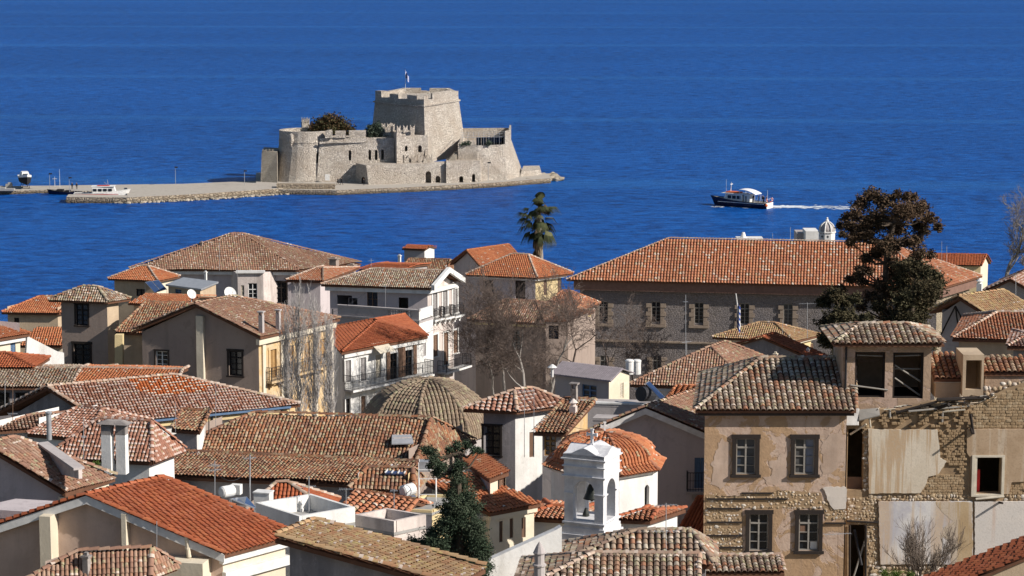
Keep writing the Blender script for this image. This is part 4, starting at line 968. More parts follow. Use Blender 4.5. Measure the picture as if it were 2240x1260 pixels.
for i in range(2): u = fr2.px(861 + i * 33, 800)[0]; fr2.box(mb, u - .75, u - .42, v + .05, v + 2.3, .05, .1); fr2.box(mb, u + .42, u + .75, v + .05, v + 2.3, .05, .1)
mb.build('shutter', M_('shutter_brown'), r)
u = fr2.px(827, 770)[0]; mb = MB(); q = [fr2.pt(u - .75, v + 2.75, .05), fr2.pt(u + .75, v + 2.75, .05), fr2.pt(u + .75, v + 2.2, .9), fr2.pt(u - .75, v + 2.2, .9)]; mb.prism(q, [p + Vector((0, 0, .04)) for p in q]); mb.build('awning', M_('pale_wood'), r)
# yellow house and neighbours
h = house('house', 'pale yellow house with a fresh orange hip roof below the palm', (1175, 608, 215), (1019, 601), (1254, 598), ('L', .38, .4, 558), P_lav, P_yel, T_org, .55, key='B13', corn=(P_white, .15), capm=T_cap,
      ol=[(1056, 613, 1079, 650, 'void', {}), (1127, 614, 1149, 655, 'void', {})], orr=[(1189, 612, 1196, 645, 'shut', {}), (1220, 606, 1228, 640, 'shut', {})])
house('house', 'grey gabled house with red roof behind the yellow house', (1058, 592, 229), (984, 577), (1150, 578), ('R', 0, 0, 549), P_grey, P_grey, T_org, .3, sag=.05)
h = house('house', 'white box-shaped stair head with a thin red roof, standing against the sea', (930, 546, 250), (879, 544), (955, 541), ('L', .0, .0, 538), P_grey, P_white, T_red, .15, caps=False)
house('house', 'small old tiled roof in front of the white stair head', (978, 594, 241), (878, 592), (1010, 586), ('L', .1, 0, 569), P_grey, P_grey, T_old, .3)
house('house', 'low red roof with scattered rooftop gear left of the stair head', (880, 592, 228), (785, 590), ('y', 30, 5), ('L', .0, 0, 581), P_grey, P_grey, T_red, .2)
house('house', 'brown tiled house half hidden behind the bare plane tree', (1192, 708, 188), (1022, 700), ('y', 35, 7), ('L', .45, .15, 660), P_brown, P_brown, T_brown, .4, corn=(P_yel, .2), ol=[(1062, 722, 1080, 765, 'case', {}), (1120, 722, 1138, 765, 'case', {})])
house('house', 'small orange roof tucked against the yellow house', (1262, 682, 205), (1180, 678), ('y', 25, 5), ('L', .5, .3, 638), P_brown, P_brown, T_orgw, .3)
house('house', 'tall plain beige block behind the bare plane tree', (1245, 700, 183), (1190, 700), ('y', 20, 5), None, P_brown, P_brown, None, .1, ol=[(1200, 712, 1222, 742, 'case', {})])
# long stone building
B16S = stone('rubble_grey_shade', (.21, .185, .175), (.26, .23, .22), (.175, .155, .15), sc=4.2, zs=1.3, mort=(.17, .15, .13), patch=(.17, .16, .17), bs=.4, bd=.15)  # front wall: its shade is put into the darker stone colour
B16L = stone('rubble_sun_tint', (.5, .42, .3), (.56, .48, .36), (.42, .34, .26), sc=4.2, zs=1.6, mort=(.3, .24, .18), patch=(.45, .36, .25), bs=.8, bd=.2)  # same rubble on the sunlit end, sunlight put into a paler colour
P_lime = plain('dressed_limestone', (.33, .26, .2), .9)
P_brk = plain('brick_cornice', (.22, .13, .1), .95)
wx = [(1320, 660, 704), (1435, 660, 706), (1529, 662, 708), (1629, 664, 709), (1724, 665, 711)]
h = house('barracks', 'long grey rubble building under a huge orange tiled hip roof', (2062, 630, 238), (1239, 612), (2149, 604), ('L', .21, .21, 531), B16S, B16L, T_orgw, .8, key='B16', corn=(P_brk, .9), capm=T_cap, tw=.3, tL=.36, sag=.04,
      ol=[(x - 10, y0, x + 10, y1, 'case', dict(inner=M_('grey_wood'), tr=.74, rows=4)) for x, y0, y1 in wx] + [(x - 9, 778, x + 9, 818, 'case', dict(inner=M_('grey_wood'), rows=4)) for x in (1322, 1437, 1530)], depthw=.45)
r, fl = h['root'], h['fl']
for x, y0, y1 in wx + [(1322, 778, 818), (1437, 778, 818), (1530, 778, 818)]:
    u0, u1, v0, v1 = fl.rect(x - 10, y0, x + 10, y1)
    for s_ in (-1, 1):
        e = u0 if s_ < 0 else u1
        for k in range(5):
            y = v0 + (v1 - v0) * k / 5.0 - .15; wd = .52 if k % 2 == 0 else .34; mb = MB()
            a, b = (e - wd, e) if s_ < 0 else (e, e + wd); fl.box(mb, a, b, y + .01, y + (v1 - v0) / 5.0 - .01, .004, .1 if k % 2 else .14); mb.build('quoin', P_lime, r)
    mb = MB(); fl.box(mb, u0 - .55, u1 + .55, v0 - .42, v0 - .17, .004, .2); mb.build('sill', P_lime, r)
mb = MB(); u0, v = fl.px(1225, 742); fl.box(mb, 0, h['LL'] * .55, v - .08, v + .08, .003, .25); mb.build('ledge', P_lime, r)
h2 = house('house', 'low modern annex with an orange shed roof behind the long stone building', (2148, 580, 272), (1990, 578), (2168, 575), ('L', 0, 0, 558), P_yel, P_cream, T_red, .2, ol=[(2030, 585, 2045, 600, 'case', {})])
# things on the far waterfront seen over the long roof
def wbox(name, lab, cat, x0, y0, x1, y1, Y, dp, mat):
    a, b = D(x0, y1, Y), D(x1, y0, Y); mb = MB(); mb.box(((a.x + b.x) / 2, Y + dp / 2, (a.z + b.z) / 2), (b.x - a.x, dp, b.z - a.z)); return mb.build(name, mat, label=lab, cat=cat)
wbox('rooftop_block', 'white rooftop block left of the lantern dome', 'rooftop block', 1762, 506, 1791, 545, 268, 3, P_white)
wbox('rooftop_block', 'small rooftop block greyed for shade beside the white one', 'rooftop block', 1743, 510, 1763, 545, 270, 3, P_grey)  # grey plaster carries this block's shade in its colour
wbox('parapet', 'thin white parapet showing over the long orange roof', 'parapet', 1612, 522, 1670, 545, 270, 2, P_white)
c0 = D(1809, 508, 266); k = .0505; ln = thing('lantern_dome', 'white octagonal lantern tower with a ribbed grey dome behind the long roof', 'dome', (c0.x, c0.y, c0.z - 4))
mb = MB(); mb.lathe((c0.x, c0.y, c0.z - 4), [(.9, 0), (.9, 4), (1.0, 4), (1.0, 4.12)], 8, a0=.39); mb.build('drum', P_white, ln)
mb = MB(); mb.sm = True; mb.lathe((c0.x, c0.y, c0.z + .1), [(.82, 0), (.78, .35), (.62, .68), (.35, .9), (.05, 1.0)], 16); mb.build('dome', P_grey, ln)
for i in range(8):
    a = i * .7854 + .39; mb = MB(); pr = [(.88, 0), (.84, .36), (.67, .72), (.38, .96), (.08, 1.06)]
    for (r0, z0), (r1, z1) in zip(pr, pr[1:]): mb.tube((c0.x + r0 * math.cos(a), c0.y + r0 * math.sin(a), c0.z + .1 + z0), (c0.x + r1 * math.cos(a), c0.y + r1 * math.sin(a), c0.z + .1 + z1), .07, n=5)
    mb.build('rib', P_white, ln)
mb = MB(); mb.lathe((c0.x, c0.y, c0.z + 1.15), [(.12, 0), (.2, .15), (.08, .3), (.12, .4), (.02, .5)], 8); mb.build('finial', P_white, ln)
for i in (5, 6, 4):
    a = i * .7854; mb = MB(); R0 = .835; c_ = Vector((c0.x + R0 * math.cos(a), c0.y + R0 * math.sin(a), c0.z - .4))
    t_ = Vector((-math.sin(a), math.cos(a), 0)); n_ = Vector((math.cos(a), math.sin(a), 0)); ax_ = (t_, n_, Vector((0, 0, 1)))
    mb.box(c_, (.28, .02, .09), ax_); mb.box(c_, (.09, .022, .28), ax_); mb.box(c_ + Vector((0, 0, .35)) - t_ * .17, (.1, .02, .1), ax_); mb.box(c_ + Vector((0, 0, .35)) + t_ * .17, (.1, .02, .1), ax_)
    mb.build('cross_opening', M_('iron'), ln)
mb = MB(); p = D(1626, 514, 271); mb.lathe((p.x, p.y, p.z - 1), [(.35, 0), (.5, .6), (.35, .7), (.15, 1.3)], 8); mb.build('roof_cowl', P_white, label='small white roof cowl above the thin white parapet', cat='cowl')
# right side group
h = house('house', 'grey gabled house with ochre-lichen roof right of the pines', (2158, 690, 150), (2034, 682), (2256, 676), ('R', 0, 0, 651), P_grey, P_yel, T_moss, .4, key='B19', sag=.12, orr=[(2172, 702, 2183, 712, 'case', {})])
mb = MB(); fl = h['fl']; u, v = fl.px(2092, 668)
for u1, v1 in ((-.9, -1.9), (1.1, -2.1), (.35, -2.4)):
    p0, p1 = fl.pt(u, v, .25), fl.pt(u + u1, v + v1, .12); mb.tube(p0, p1, .05)
mb.build('bracing', M_('dark_wood'), h['root'])
house('house', 'grey house with a mortared roof behind the grey gable at the right edge', (2290, 655, 172), (2128, 648), ('y', 25, 8), ('R', 0, .2, 612), P_grey, P_grey, T_mort, .35, ol=[(2180, 632, 2192, 646, 'case', {})])
house('house', 'beige house with a bright orange hip roof at the right edge', (2300, 746, 134), (2083, 742), ('y', 15, 8), ('L', .2, .4, 686), P_beige, P_beige, T_orgw, .35, capm=T_cap)
house('house', 'small pale tiled roof corner touching the right edge', (2330, 762, 124), (2203, 760), ('y', 15, 5), ('L', .3, .3, 735), P_dark, P_dark, T_mort, .3)
house('house', 'small yellow house with an ochre tiled hip roof before the long building', (1737, 748, 190), (1558, 738), (1794, 733), ('L', .4, .42, 708), P_beige, P_yel, T_moss, .45, corn=(P_cream, .15), orr=[(1757, 755, 1763, 775, 'shut', {}), (1773, 752, 1779, 772, 'shut', {})])
house('house', 'dark gabled shed with a red tile slope left of the big pine', (1786, 790, 172), (1550, 772), (1812, 782), ('R', 0, 0, 738), P_dark, P_dark, T_red, .2)
house('house', 'brown hip-roofed house in the middle right with orange eave tiles', (1644, 852, 148), (1378, 842), (1745, 812), ('R', .4, .3, 761), P_white, P_cream, T_brown, .4, key='B23', sag=.12, corn=(P_white, .2))
h = house('rooftop_house', 'white rooftop room with a purple-grey corrugated roof', (1336, 834, 140), (1202, 818), (1389, 815), ('L', .0, 0, 806), P_grey, P_cream, None, .25, key='B24', slabm=plain('corrugated_grey', (.28, .25, .27), .6), th=.06,
      ol=[(1273, 842, 1305, 885, 'case', dict(inner=M_('blue_shutter')))], orr=[(1357, 838, 1364, 872, 'shut', dict(shm=M_('pale_wood')))])
r = h['roof']; mb = MB()
for k in range(40):
    for (c0_, c1_, ra, rb_) in ((h['A'], h['C'], h['r1'], h['r0']),):
        t = (k + .5) / 40; p0 = c0_.lerp(c1_, t); p1 = ra.lerp(rb_, t); mb.tube(p0 + Vector((0, 0, .02)), p1 + Vector((0, 0, .02)), .035, n=5)
mb.build('corrugation', MC['corrugated_grey'], r, kind='stuff')
h = house('terrace', 'plain grey-green terrace block in front of the corrugated rooftop room', (1490, 888, 134), (1238, 882), ('y', 15, 1.5), None, P_grey, P_grey, None, .02, slabm=P_grey)
mb = MB(); h['fl'].box(mb, -.05, h['LL'], .0, .1, -.2, .06); mb.build('coping', P_white, h['root'])
house('house', 'small flat terrace with a pale balustrade left of the lavender gable', (1420, 918, 126), (1296, 914), ('y', 15, 1.0), None, P_grey, P_grey, None, .02, slabm=P_grey)
house('house', 'small orange tile roof behind the solar collector', (1590, 880, 139), (1458, 874), ('y', 20, 4), ('L', .0, 0, 853), P_grey, P_grey, T_org, .3, tw=.3)
h = house('house', 'lavender-grey gabled house with white bargeboards and a blue shuttered window', (1562, 956, 119), (1262, 956), ('y', 33, 9), ('R', 0, .3, 893), P_lav, P_lav, T_brown, .3, key='B25', rakem=M_('white_paint'), sag=.1,
      ol=[(1519, 1001, 1545, 1068, 'shut', dict(shm=M_('blue_shutter')))])
u, v = h['fl'].px(1531, 1070); balcony(h['root'], h['fl'], u - .7, u + .9, v, .55, .95, P_grey)
# corner house with shed extension
h = house('house', 'corner house with a front darkened for shade, white side and mortared hip roof', (1131, 901, 118), (1013, 896), (1248, 885), ('R', .45, .22, 856), P_dark, P_white, T_mort, .4, key='B26', capm=T_cap, tw=.25,  # shade of the front put into dark plaster, lit side whitewashed
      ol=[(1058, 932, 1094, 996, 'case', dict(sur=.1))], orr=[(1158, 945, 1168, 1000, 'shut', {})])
house('house', 'lean-to with old tiles and a peeling ochre side wall', (1238, 950, 112), (1168, 947), (1303, 908), ('S', 'R', 876), P_grey, P_och, T_old, .3, ol=[(1190, 953, 1216, 998, 'case', dict(inner=M_('ochre_shutter')))], corn=None)
# long old roofs
h = house('house', 'long house with a wide irregular old tile roof in the middle foreground', (905, 1032, 114), (318, 1012), (1037, 968), ('L', .05, .28, 920), P_brown, P_brown, T_old, .4, key='B30', sag=.18)
h = house('house', 'long narrow lean-to roof of old tiles in front of the wide old roof', (868, 1066, 108.5), (306, 1040), ('y', 22, 3.4), ('S', 'R', 1004), P_grey, P_beige, T_old, .35, sag=.16, rakes=True)
mb = MB(); p = D(885, 950, surfY(885, 956, 116) + .3); f_ = Fr((p.x - .5, p.y - .9, p.z - .6), (1, .12, 0)); f_.box(mb, 0, .85, .0, .62, -.9, 0); d_ = mb.build('skylight', P_pink, label='small white rooftop skylight box with a propped glass lid', cat='skylight')
mb = MB(); q = [f_.pt(-.1, .35, .3), f_.pt(.95, .35, .3), f_.pt(.9, .66, -.2), f_.pt(-.05, .66, -.2)]; mb.prism(q, [x + Vector((0, 0, .05)) for x in q]); mb.build('lid', M_('galvanised'), d_)
mb = MB(); f_.box(mb, .08, .6, .1, .5, -.0, .02); mb.build('pane', M_('glass'), d_)
house('dormer_house', 'small tiled shed with a white side wall beside the speckled roof', (437, 945, 115), (375, 940), (459, 922), ('S', 'R', 901), P_grey, P_white, T_old, .2)
house('house', 'low mortared valley roof below the big speckled roof', (332, 1012, 107), (105, 1000), (402, 985), ('L', .15, .35, 926), P_white, P_white, T_mort, .3, sag=.12, key='B33', tw=.165)
house('house', 'small brown roof above a white and blue walled yard at the left', (92, 938, 118), (-40, 946), ('y', 35, 5), ('L', .1, .2, 905), P_white, P_white, T_brown, .3)
house('house', 'little mortared red roof behind the metal flue', (190, 962, 116), (60, 950), ('y', 30, 5), ('L', .3, .3, 898), P_white, P_white, T_mort, .2)
h = house('house', 'large worn brown roof at the lower left with pale eaves', (143, 1080, 92), (-190, 1068), (252, 1046), ('R', 0, .5, 978), P_lav, P_white, T_brown, .35, key='B33a', sag=.15, corn=(P_cream, .3))
h = house('dormer_house', 'weathered pink-walled attic dormer on the large worn brown roof', (95, 1003, 97), (28, 978), (165, 1030), None, P_pink, P_pink, None, .05, th=.02, base=D(0, 1060, 97).z) if 0 else None
# pink walled dormer
ys = surfY(105, 1008, 94) + 1.3; c0 = D(92, 972, ys - .3); dm = thing('dormer_house', 'weathered pink-walled attic dormer on the large worn brown roof', 'dormer', (c0.x, c0.y, c0.z - 1.6))
f_ = Fr((c0.x, c0.y, c0.z), P(190, 1040, c0.z - 1.0) - P(92, 1000, c0.z - 1.0)); mb = MB(); u1 = f_.px(172, 1040)[0]; hb_ = f_.px(172, 1028)[1]
f_.slab(mb, [(0, -1.0), (u1, hb_ - .35), (u1, hb_), (0, 0)], -.15, 0); mb.build('wall', P_pink, dm)
mb = MB(); q = [f_.pt(0, 0, .2), f_.pt(u1, hb_, .2), f_.pt(u1, hb_, -.25), f_.pt(0, 0, -.25)]; mb.prism(q, [x + Vector((0, 0, .09)) for x in q]); mb.build('coping', P_grey, dm)
mb = MB(); q = [f_.pt(-.05, .03, -.1), f_.pt(-.35, -1.0, .35) , D(18, 968, 99), D(80, 966, 99)]; q = [D(92, 972, ys - .3), D(68, 1006, ys - .3), D(20, 970, ys + 1.2), D(60, 965, ys + 1.2)]
mb.prism([x - Vector((0, 0, .1)) for x in q], q); rf = mb.build('roof', M_('tile_bed'), dm); tile_mesh(poly_frames(q, .25, .3, .05), 'roof_tiles', T_old, rf)
r0 = f_.rect(93, 1000, 104, 1020); window(dm, f_, (r0[0], r0[1], r0[2], r0[3]), 'case', M_('pale_wood'), sur=.04, dn=.06)
# red roof, bottom left
h = house('house', 'house with a bounce-tinted peach front, a large new red tile roof and white bargeboard at the lower left', (491, 1213, 85), (-100, 1180), (652, 1170), ('R', 0, 0, 1084), plaster('plaster_peach_bounce', (.62, .47, .38), (.56, .42, .34), streak=.25), P_cream, T_red, .25, key='B34', single=True, tw=.215, tL=.24, sag=.0, corn=(M_('white_paint'), .25), rakem=M_('white_paint'), capm=T_red)  # warm bounce in the shade put into the gable front's plaster colour
r, fl, fr2 = h['root'], h['fl'], h['fr']
pxbox(r, fl, 274, 1120, 284, 1262, 0.003, .35, P_cream, 'buttress'); pxbox(r, fl, 104, 1120, 128, 1262, 0.003, .7, P_cream, 'buttress')
mb = MB(); fr2.box(mb, -.05, h['LR'] + .05, -1.05, -.7, .003, .2); mb.build('ledge', M_('white_paint'), r)
mb = MB(); u, v = fl.px(419, 1215); mb.tube(fl.pt(u, v, .25), fl.pt(u - .08, v + .75, .25), .085, n=10); mb.tube(fl.pt(u - .04, v + .3, .25), fl.pt(u - .045, v + .36, .25), .11, n=10); mb.build('flue_pipe', P_cream, r)
mb = MB(); u0, u1, v0, v1 = fl.rect(340, 1216, 462, 1300); fl.box(mb, u0, u1, v0, v1, .003, .9); mb.build('wall', P_cream, r)
c0 = D(110, 1118, 82); mb = MB(); 
# white cornice neighbour left; the cornice's shade is put into pale grey plaster
house('house', 'pale house front with a moulded white cornice left of the red roof', (104, 1122, 88), (-60, 1112), ('y', 40, 2), None, P_lav, P_cream, None, .5, slabm=P_lav, th=.3)
# bottom edge roofs
house('house', 'mossy old roof at the bottom left with a dark chimney', (330, 1262, 82), (60, 1272), (388, 1240), ('L', .1, .3, 1204), P_brown, P_brown, T_brown, .3, sag=.08, tw=.15, tL=.2)
h = house('house', 'ruined shed with a long ochre-grey tile roof at the bottom centre', (985, 1283, 78), ('xp', 12, 603), ('yp', 28, 1062), ('S', 'L', 1162), P_dark, P_dark, T_moss, .3, key='B35', sag=.2, tw=.17, tL=.21)
# mid foreground flat roofs and panels
house('house', 'low hip roof of flat red tiles behind the white flat roofs', (720, 1120, 101), (540, 1117), (742, 1092), ('L', .55, .3, 1058), P_cream, P_cream, T_red, .25, capm=T_cap, sag=.02)
def flatroof(lab, C, A, B, hp=.45, wl=P_white, wr=P_white, name='flat_roof_house', top=None):
    h = house(name, lab, C, A, B, None, wl, wr, None, .0, slabm=top or M_('concrete')); r = h['root']; t = .14; mb = MB()
    for f_, L_ in ((h['fl'], h['LL']), (h['fr'], h['LR'])): f_.box(mb, 0 if f_ is h['fl'] else t, L_ - (0 if f_ is h['fl'] else 0), -.003, hp, -t, 0)
    fk = Fr((h['B'].x, h['B'].y, h['z']), h['K'] - h['B']); fb = Fr((h['K'].x, h['K'].y, h['z']), h['A'] - h['K'])
    fk.box(mb, t, (h['K'] - h['B']).length, -.003, hp, -t, 0); fb.box(mb, t, (h['A'] - h['K']).length - t, -.003, hp, -t, 0); mb.build('parapet', wr, r); return h
flatroof('white flat-roofed block with parapet beside the red roof ridge', (655, 1163, 92), (560, 1132), (777, 1142), .6)
flatroof('small grey and white flat roof with cracked plaster beside the cypress', (862, 1165, 93), (776, 1150), (932, 1150), .45, P_grey, P_pink)
flatroof('dark grey flat roof carrying the solar collector', (945, 1122, 97), (845, 1118), ('y', 30, 3), .1, P_dark, P_yel)
house('house', 'scrap of orange tiled roof with gaps beside the dark flat roof', (868, 1152, 96), (735, 1130), ('y', 25, 3.5), ('L', 0, 0, 1098), P_white, P_white, T_orgw, .2, tw=.3)
h = house('house', 'small old tiled roof with a row of roof lights', (905, 1072, 103), (764, 1070), (928, 1050), ('L', .1, .2, 1027), P_grey, P_yel, T_old, .3, sag=.06, ol=[(800, 1080, 822, 1096, 'case', {})], tw=.165)
ya, yb_ = surfY(862, 1040, 103.6), surfY(876, 1030, 104.6); yb_ = max(yb_, ya + .6); mb = MB(); q = [D(842, 1038, ya - .1), D(884, 1040, ya - .1), D(894, 1022, yb_ + .3), D(858, 1020, yb_ + .3)]; mb.prism(q, [x + Vector((0, -.03, .07)) for x in q]); g_ = mb.build('roof_light', M_('solar_glass'), label='three-pane glazed roof light on the small old tiled roof', cat='roof light')
for i in range(4):
    mb = MB(); a_, b_ = q[0].lerp(q[1], i / 3), q[3].lerp(q[2], i / 3); up = Vector((0, -.04, .09)); mb.tube(a_ + up, b_ + up, .03, n=4); mb.build('frame', M_('white_paint'), g_)
# yellow house by the cypress
h = house('house', 'narrow cream house with a small orange lean-to roof beside the cypress', (1071, 1050, 101), (1010, 1012), (1113, 1034), ('S', 'L', 1012), P_grey, P_cream, T_org, .12, caps=False, orr=[(1090, 1046, 1103, 1075, 'shut', dict(sur=.03))])
h = house('house', 'cream house with an orange tile slope and brown shutters right of the cypress', (1072, 1123, 100), ('x', 25, 3), (1183, 1102), ('S', 'L', 1046), P_cream, P_cream, T_org, .15, corn=(P_cream, .2), caps=False,
      orr=[(1092, 1140, 1100, 1186, 'shut', {}), (1115, 1134, 1123, 1177, 'shut', {}), (1141, 1132, 1150, 1176, 'shut', {})])
# ================================================================ domes and church
def gore_dome(parent, c, prof, n, a0, mat, w, L, capm, name='dome'):
    """octagonal tiled dome: prof = list of (corner radius, height) from eave to apex"""
    fr_, caps = [], []; th = math.pi / n; mb = MB()
    seg = []
    for (r0, z0), (r1, z1) in zip(prof, prof[1:]): seg.append((r0 * math.cos(th), z0, r1 * math.cos(th), z1))
    for g in range(n):
        a = a0 + 2 * math.pi * g / n + th; o = Vector((math.cos(a), math.sin(a), 0)); t = Vector((-math.sin(a), math.cos(a), 0))
        for r0, z0, r1, z1 in seg:
            q = [c + o * r0 - t * r0 * math.tan(th) + Vector((0, 0, z0)), c + o * r0 + t * r0 * math.tan(th) + Vector((0, 0, z0)), c + o * r1 + t * r1 * math.tan(th) + Vector((0, 0, z1)), c + o * r1 - t * r1 * math.tan(th) + Vector((0, 0, z1))]
            mb.face(q)
        R0 = seg[0][0]; m = max(2, int(2 * R0 * math.tan(th) / w)); w2 = 2 * R0 * math.tan(th) / m
        pts = [(seg[0][0], seg[0][1])] + [(s[2], s[3]) for s in seg]
        for j in range(m):
            x = -R0 * math.tan(th) + (j + .5) * w2; rmin = abs(x) / math.tan(th); s_ = 0.0; acc = []
            for (ra, za), (rb, zb) in zip(pts, pts[1:]):
                ln = math.hypot(rb - ra, zb - za); d = (o * (ra - rb) + Vector((0, 0, za - zb))).normalized(); nn = t.cross(d); nn = nn if nn.z > 0 else -nn
                k = 0
                while s_ < ln:
                    f = s_ / ln; r_ = ra + (rb - ra) * f
                    if r_ < rmin + .04: break
                    fr_.append((c + o * (r_ + (.05 if not fr_ else 0)) + t * x + Vector((0, 0, za + (zb - za) * f)) + nn * .02, t, d, nn, w2 * .94, L)); s_ += L
                s_ -= ln
                if s_ < 0: s_ = 0
        av = a0 + 2 * math.pi * g / n; ov = Vector((math.cos(av), math.sin(av), 0))
        for (r0, z0), (r1, z1) in zip(prof, prof[1:]): caps += line_frames(c + ov * r0 + Vector((0, 0, z0)), c + ov * r1 + Vector((0, 0, z1)), w * 1.15, L, .05)
    d_ = mb.build(name, M_('tile_bed'), parent); lay_tiles(fr_, mat, d_, single=True); tile_mesh(caps, 'ridge_tiles', capm, d_); return d_
c0 = D(936, 832, 143); hm = thing('domed_bath', 'broad grey-olive tiled dome of an old bath house in the centre', 'dome', (c0.x, c0.y, c0.z - 8))
prof = [(4.0 * math.cos(t) ** .9, -3.0 + 3.0 * math.sin(t) ** 1.15) for t in [i * math.pi / 2 / 9 for i in range(9)]] + [(.02, 0)]
gore_dome(hm, Vector((c0.x, c0.y, c0.z)), prof, 8, rad(-97), T_olive, .225, .27, T_olive)
mb = MB(); mb.lathe((c0.x, c0.y, c0.z - 9), [(3.8, 0), (3.8, 6.0)], 8, a0=rad(-97)); mb.build('drum', P_grey, hm)
# church
c0 = D(1323, 948, 107); zE = D(1400, 1030, 105).z; ch = thing('church', 'whitewashed octagonal church drum under an orange tiled dome', 'church', (c0.x, c0.y, zE - 9))
hgt = c0.z - zE; cc = Vector((c0.x, c0.y, zE)); A0 = rad(13)
prof = [(2.78, -.12), (2.45, .06), (2.25, .25)] + [(2.25 * math.cos(t), .25 + (hgt - .25) * math.sin(t)) for t in [i * math.pi / 2 / 8 for i in range(1, 8)]] + [(.02, hgt)]
gore_dome(ch, cc, prof, 8, A0, T_org, .17, .22, T_orgw)
mb = MB(); mb.lathe((cc.x, cc.y, zE - 9.2), [(2.45, 0), (2.45, 9.15)], 8, a0=A0, cap=False); mb.lathe((cc.x, cc.y, zE - .28), [(2.5, 0), (2.66, .1), (2.66, .16)], 8, a0=A0, cap=False); dr = mb.build('drum', P_white, ch)
def slit(px, y0, y1, wm):
    p = D(px, (y0 + y1) / 2, 105); z0, z1 = D(px, y1, 105).z, D(px, y0, 105).z; best = None
    d = Vector((p.x - cc.x, p.y - cc.y, 0)); a = math.atan2(d.y, d.x); g = round((a - A0 - math.pi / 8) / (math.pi / 4)); a = A0 + math.pi / 8 + g * math.pi / 4
    o = Vector((math.cos(a), math.sin(a), 0)); t = Vector((-math.sin(a), math.cos(a), 0)); x = (Vector((p.x, p.y, 0)) - Vector((cc.x, cc.y, 0))).dot(t); x = max(-.6, min(.6, x)); b = Vector((cc.x, cc.y, 0)) + o * (2.45 * math.cos(math.pi / 8))
    q = [(x - wm, z0), (x + wm, z0), (x + wm, z1 - wm), (x + wm * .5, z1 - wm * .2), (x, z1), (x - wm * .5, z1 - wm * .2), (x - wm, z1 - wm)]
    cut(dr, [([b + t * u - o * .3 + Vector((0, 0, v)) for u, v in q], [b + t * u + o * .3 + Vector((0, 0, v)) for u, v in q])])
    mb = MB(); f_ = [b + t * u - o * .2 + Vector((0, 0, v)) for u, v in q]; mb.prism(f_, [x_ + o * .02 for x_ in f_]); mb.build('window', M_('glass'), ch)
slit(1436, 1066, 1115, .13)
def cross(c, h, w, t, parent, mat, ang=0):
    u = Vector((math.cos(ang), math.sin(ang), 0)); v = Vector((-u.y, u.x, 0)); ax = (u, v, Vector((0, 0, 1))); mb = MB()
    mb.box(c + Vector((0, 0, h / 2)), (t, t, h), ax); mb.box(c + Vector((0, 0, h * .66)), (w, t * .9, t), ax)
    for s_ in (-1, 1): mb.box(c + Vector((0, 0, h * .66)) + u * s_ * w * .5, (t * .5, t * .95, t * 1.5), ax)
    mb.box(c + Vector((0, 0, h)), (t * 1.5, t * .95, t * .5), ax); mb.box(c, (t * 2, t * 2, t * .9), ax); return mb.build('cross', mat, parent)
cross(Vector((cc.x, cc.y, c0.z)), .5, .34, .09, ch, P_white)
# low apse roofs round the drum
h = house('church_aisle', 'low white church aisle with orange tiles left of the belfry', (1262, 1140, 101.5), (1140, 1133), ('y', 20, 3), ('L', .1, .35, 1114), P_white, P_white, T_orgw, .2, tw=.2, caps=True, capm=T_red)
h = house('church_aisle', 'low white church aisle with red-capped tiles right of the belfry', (1422, 1141, 101.5), (1340, 1138), (1500, 1115), ('L', .3, .3, 1120), P_white, P_white, T_orgw, .2, tw=.2, capm=T_red)
h = house('house', 'small red tile roof between the church and the derelict mansion', (1610, 1192, 114), (1478, 1176), ('y', 30, 5), ('L', .4, 0, 1098), P_lav, P_lav, T_red, .2)
# belfry
c0 = D(1320, 1048, 98); ang = rad(24); U = Vector((math.cos(ang), -math.sin(ang), 0)); wB = 1.72
zz = lambda y: D(1320, y, 98).z
fl = Fr((c0.x - U.x * wB, c0.y - U.y * wB, 0), U); n_ = fl.n
be = thing('belfry', 'white marble bell tower with arched openings, a bronze bell and a small cross', 'bell tower', (c0.x, c0.y, zz(1255)))
def tier(name, y0, y1, e, mat=None): mb = MB(); fl.box(mb, -e, wB + e, zz(y1), zz(y0), -wB - e, e); return mb.build(name, mat or MBL, be)
MBL = plaster('marble_white', (.72, .72, .72), (.64, .64, .66), (.4, .4, .42), sc=2.5, streak=.35, rough=.6)
mb = MB(); fl.box(mb, 0, wB, zz(1150), zz(1049), -wB, 0); sh = mb.build('shaft', MBL, be)
za, zs = zz(1056), zz(1145); rA = .47; mid = wB / 2
q = [(mid - rA, zs), (mid + rA, zs)] + [(mid + rA * math.cos(t), za - rA + rA * math.sin(t)) for t in [i * math.pi / 8 for i in range(9)]]
cut(sh, [([fl.pt(u, v, -wB - .3) for u, v in q], [fl.pt(u, v, .3) for u, v in q])])
f2 = Fr(fl.pt(wB, 0, 0), -n_); cut(sh, [([f2.pt(u, v, -wB - .3) for u, v in q], [f2.pt(u, v, .3) for u, v in q])])
for i, (f_, a, b) in enumerate(((fl, 0, mid - rA), (fl, mid + rA, wB), (f2, 0, mid - rA), (f2, mid + rA, wB))):
    mb = MB(); f_.box(mb, a - .01, b + .01, zz(1087), zz(1084), .003 + i % 2 * .0, .05 + .004 * i); mb.build('impost', MBL, be)
for u in (mid - rA - .02, mid + rA + .02):
    for dn in (-.12, -wB + .12):
        mb = MB(); mb.tube(fl.pt(u, zs, dn), fl.pt(u, zz(1087), dn), .055, n=8); mb.build('colonnette', MBL, be)
tier('cornice', 1046, 1049, .1); tier('frieze', 1027, 1046, .02); tier('cornice', 1024.5, 1027, .08); tier('frieze', 1011, 1024.5, .015); tier('cornice', 1008, 1011, .12)
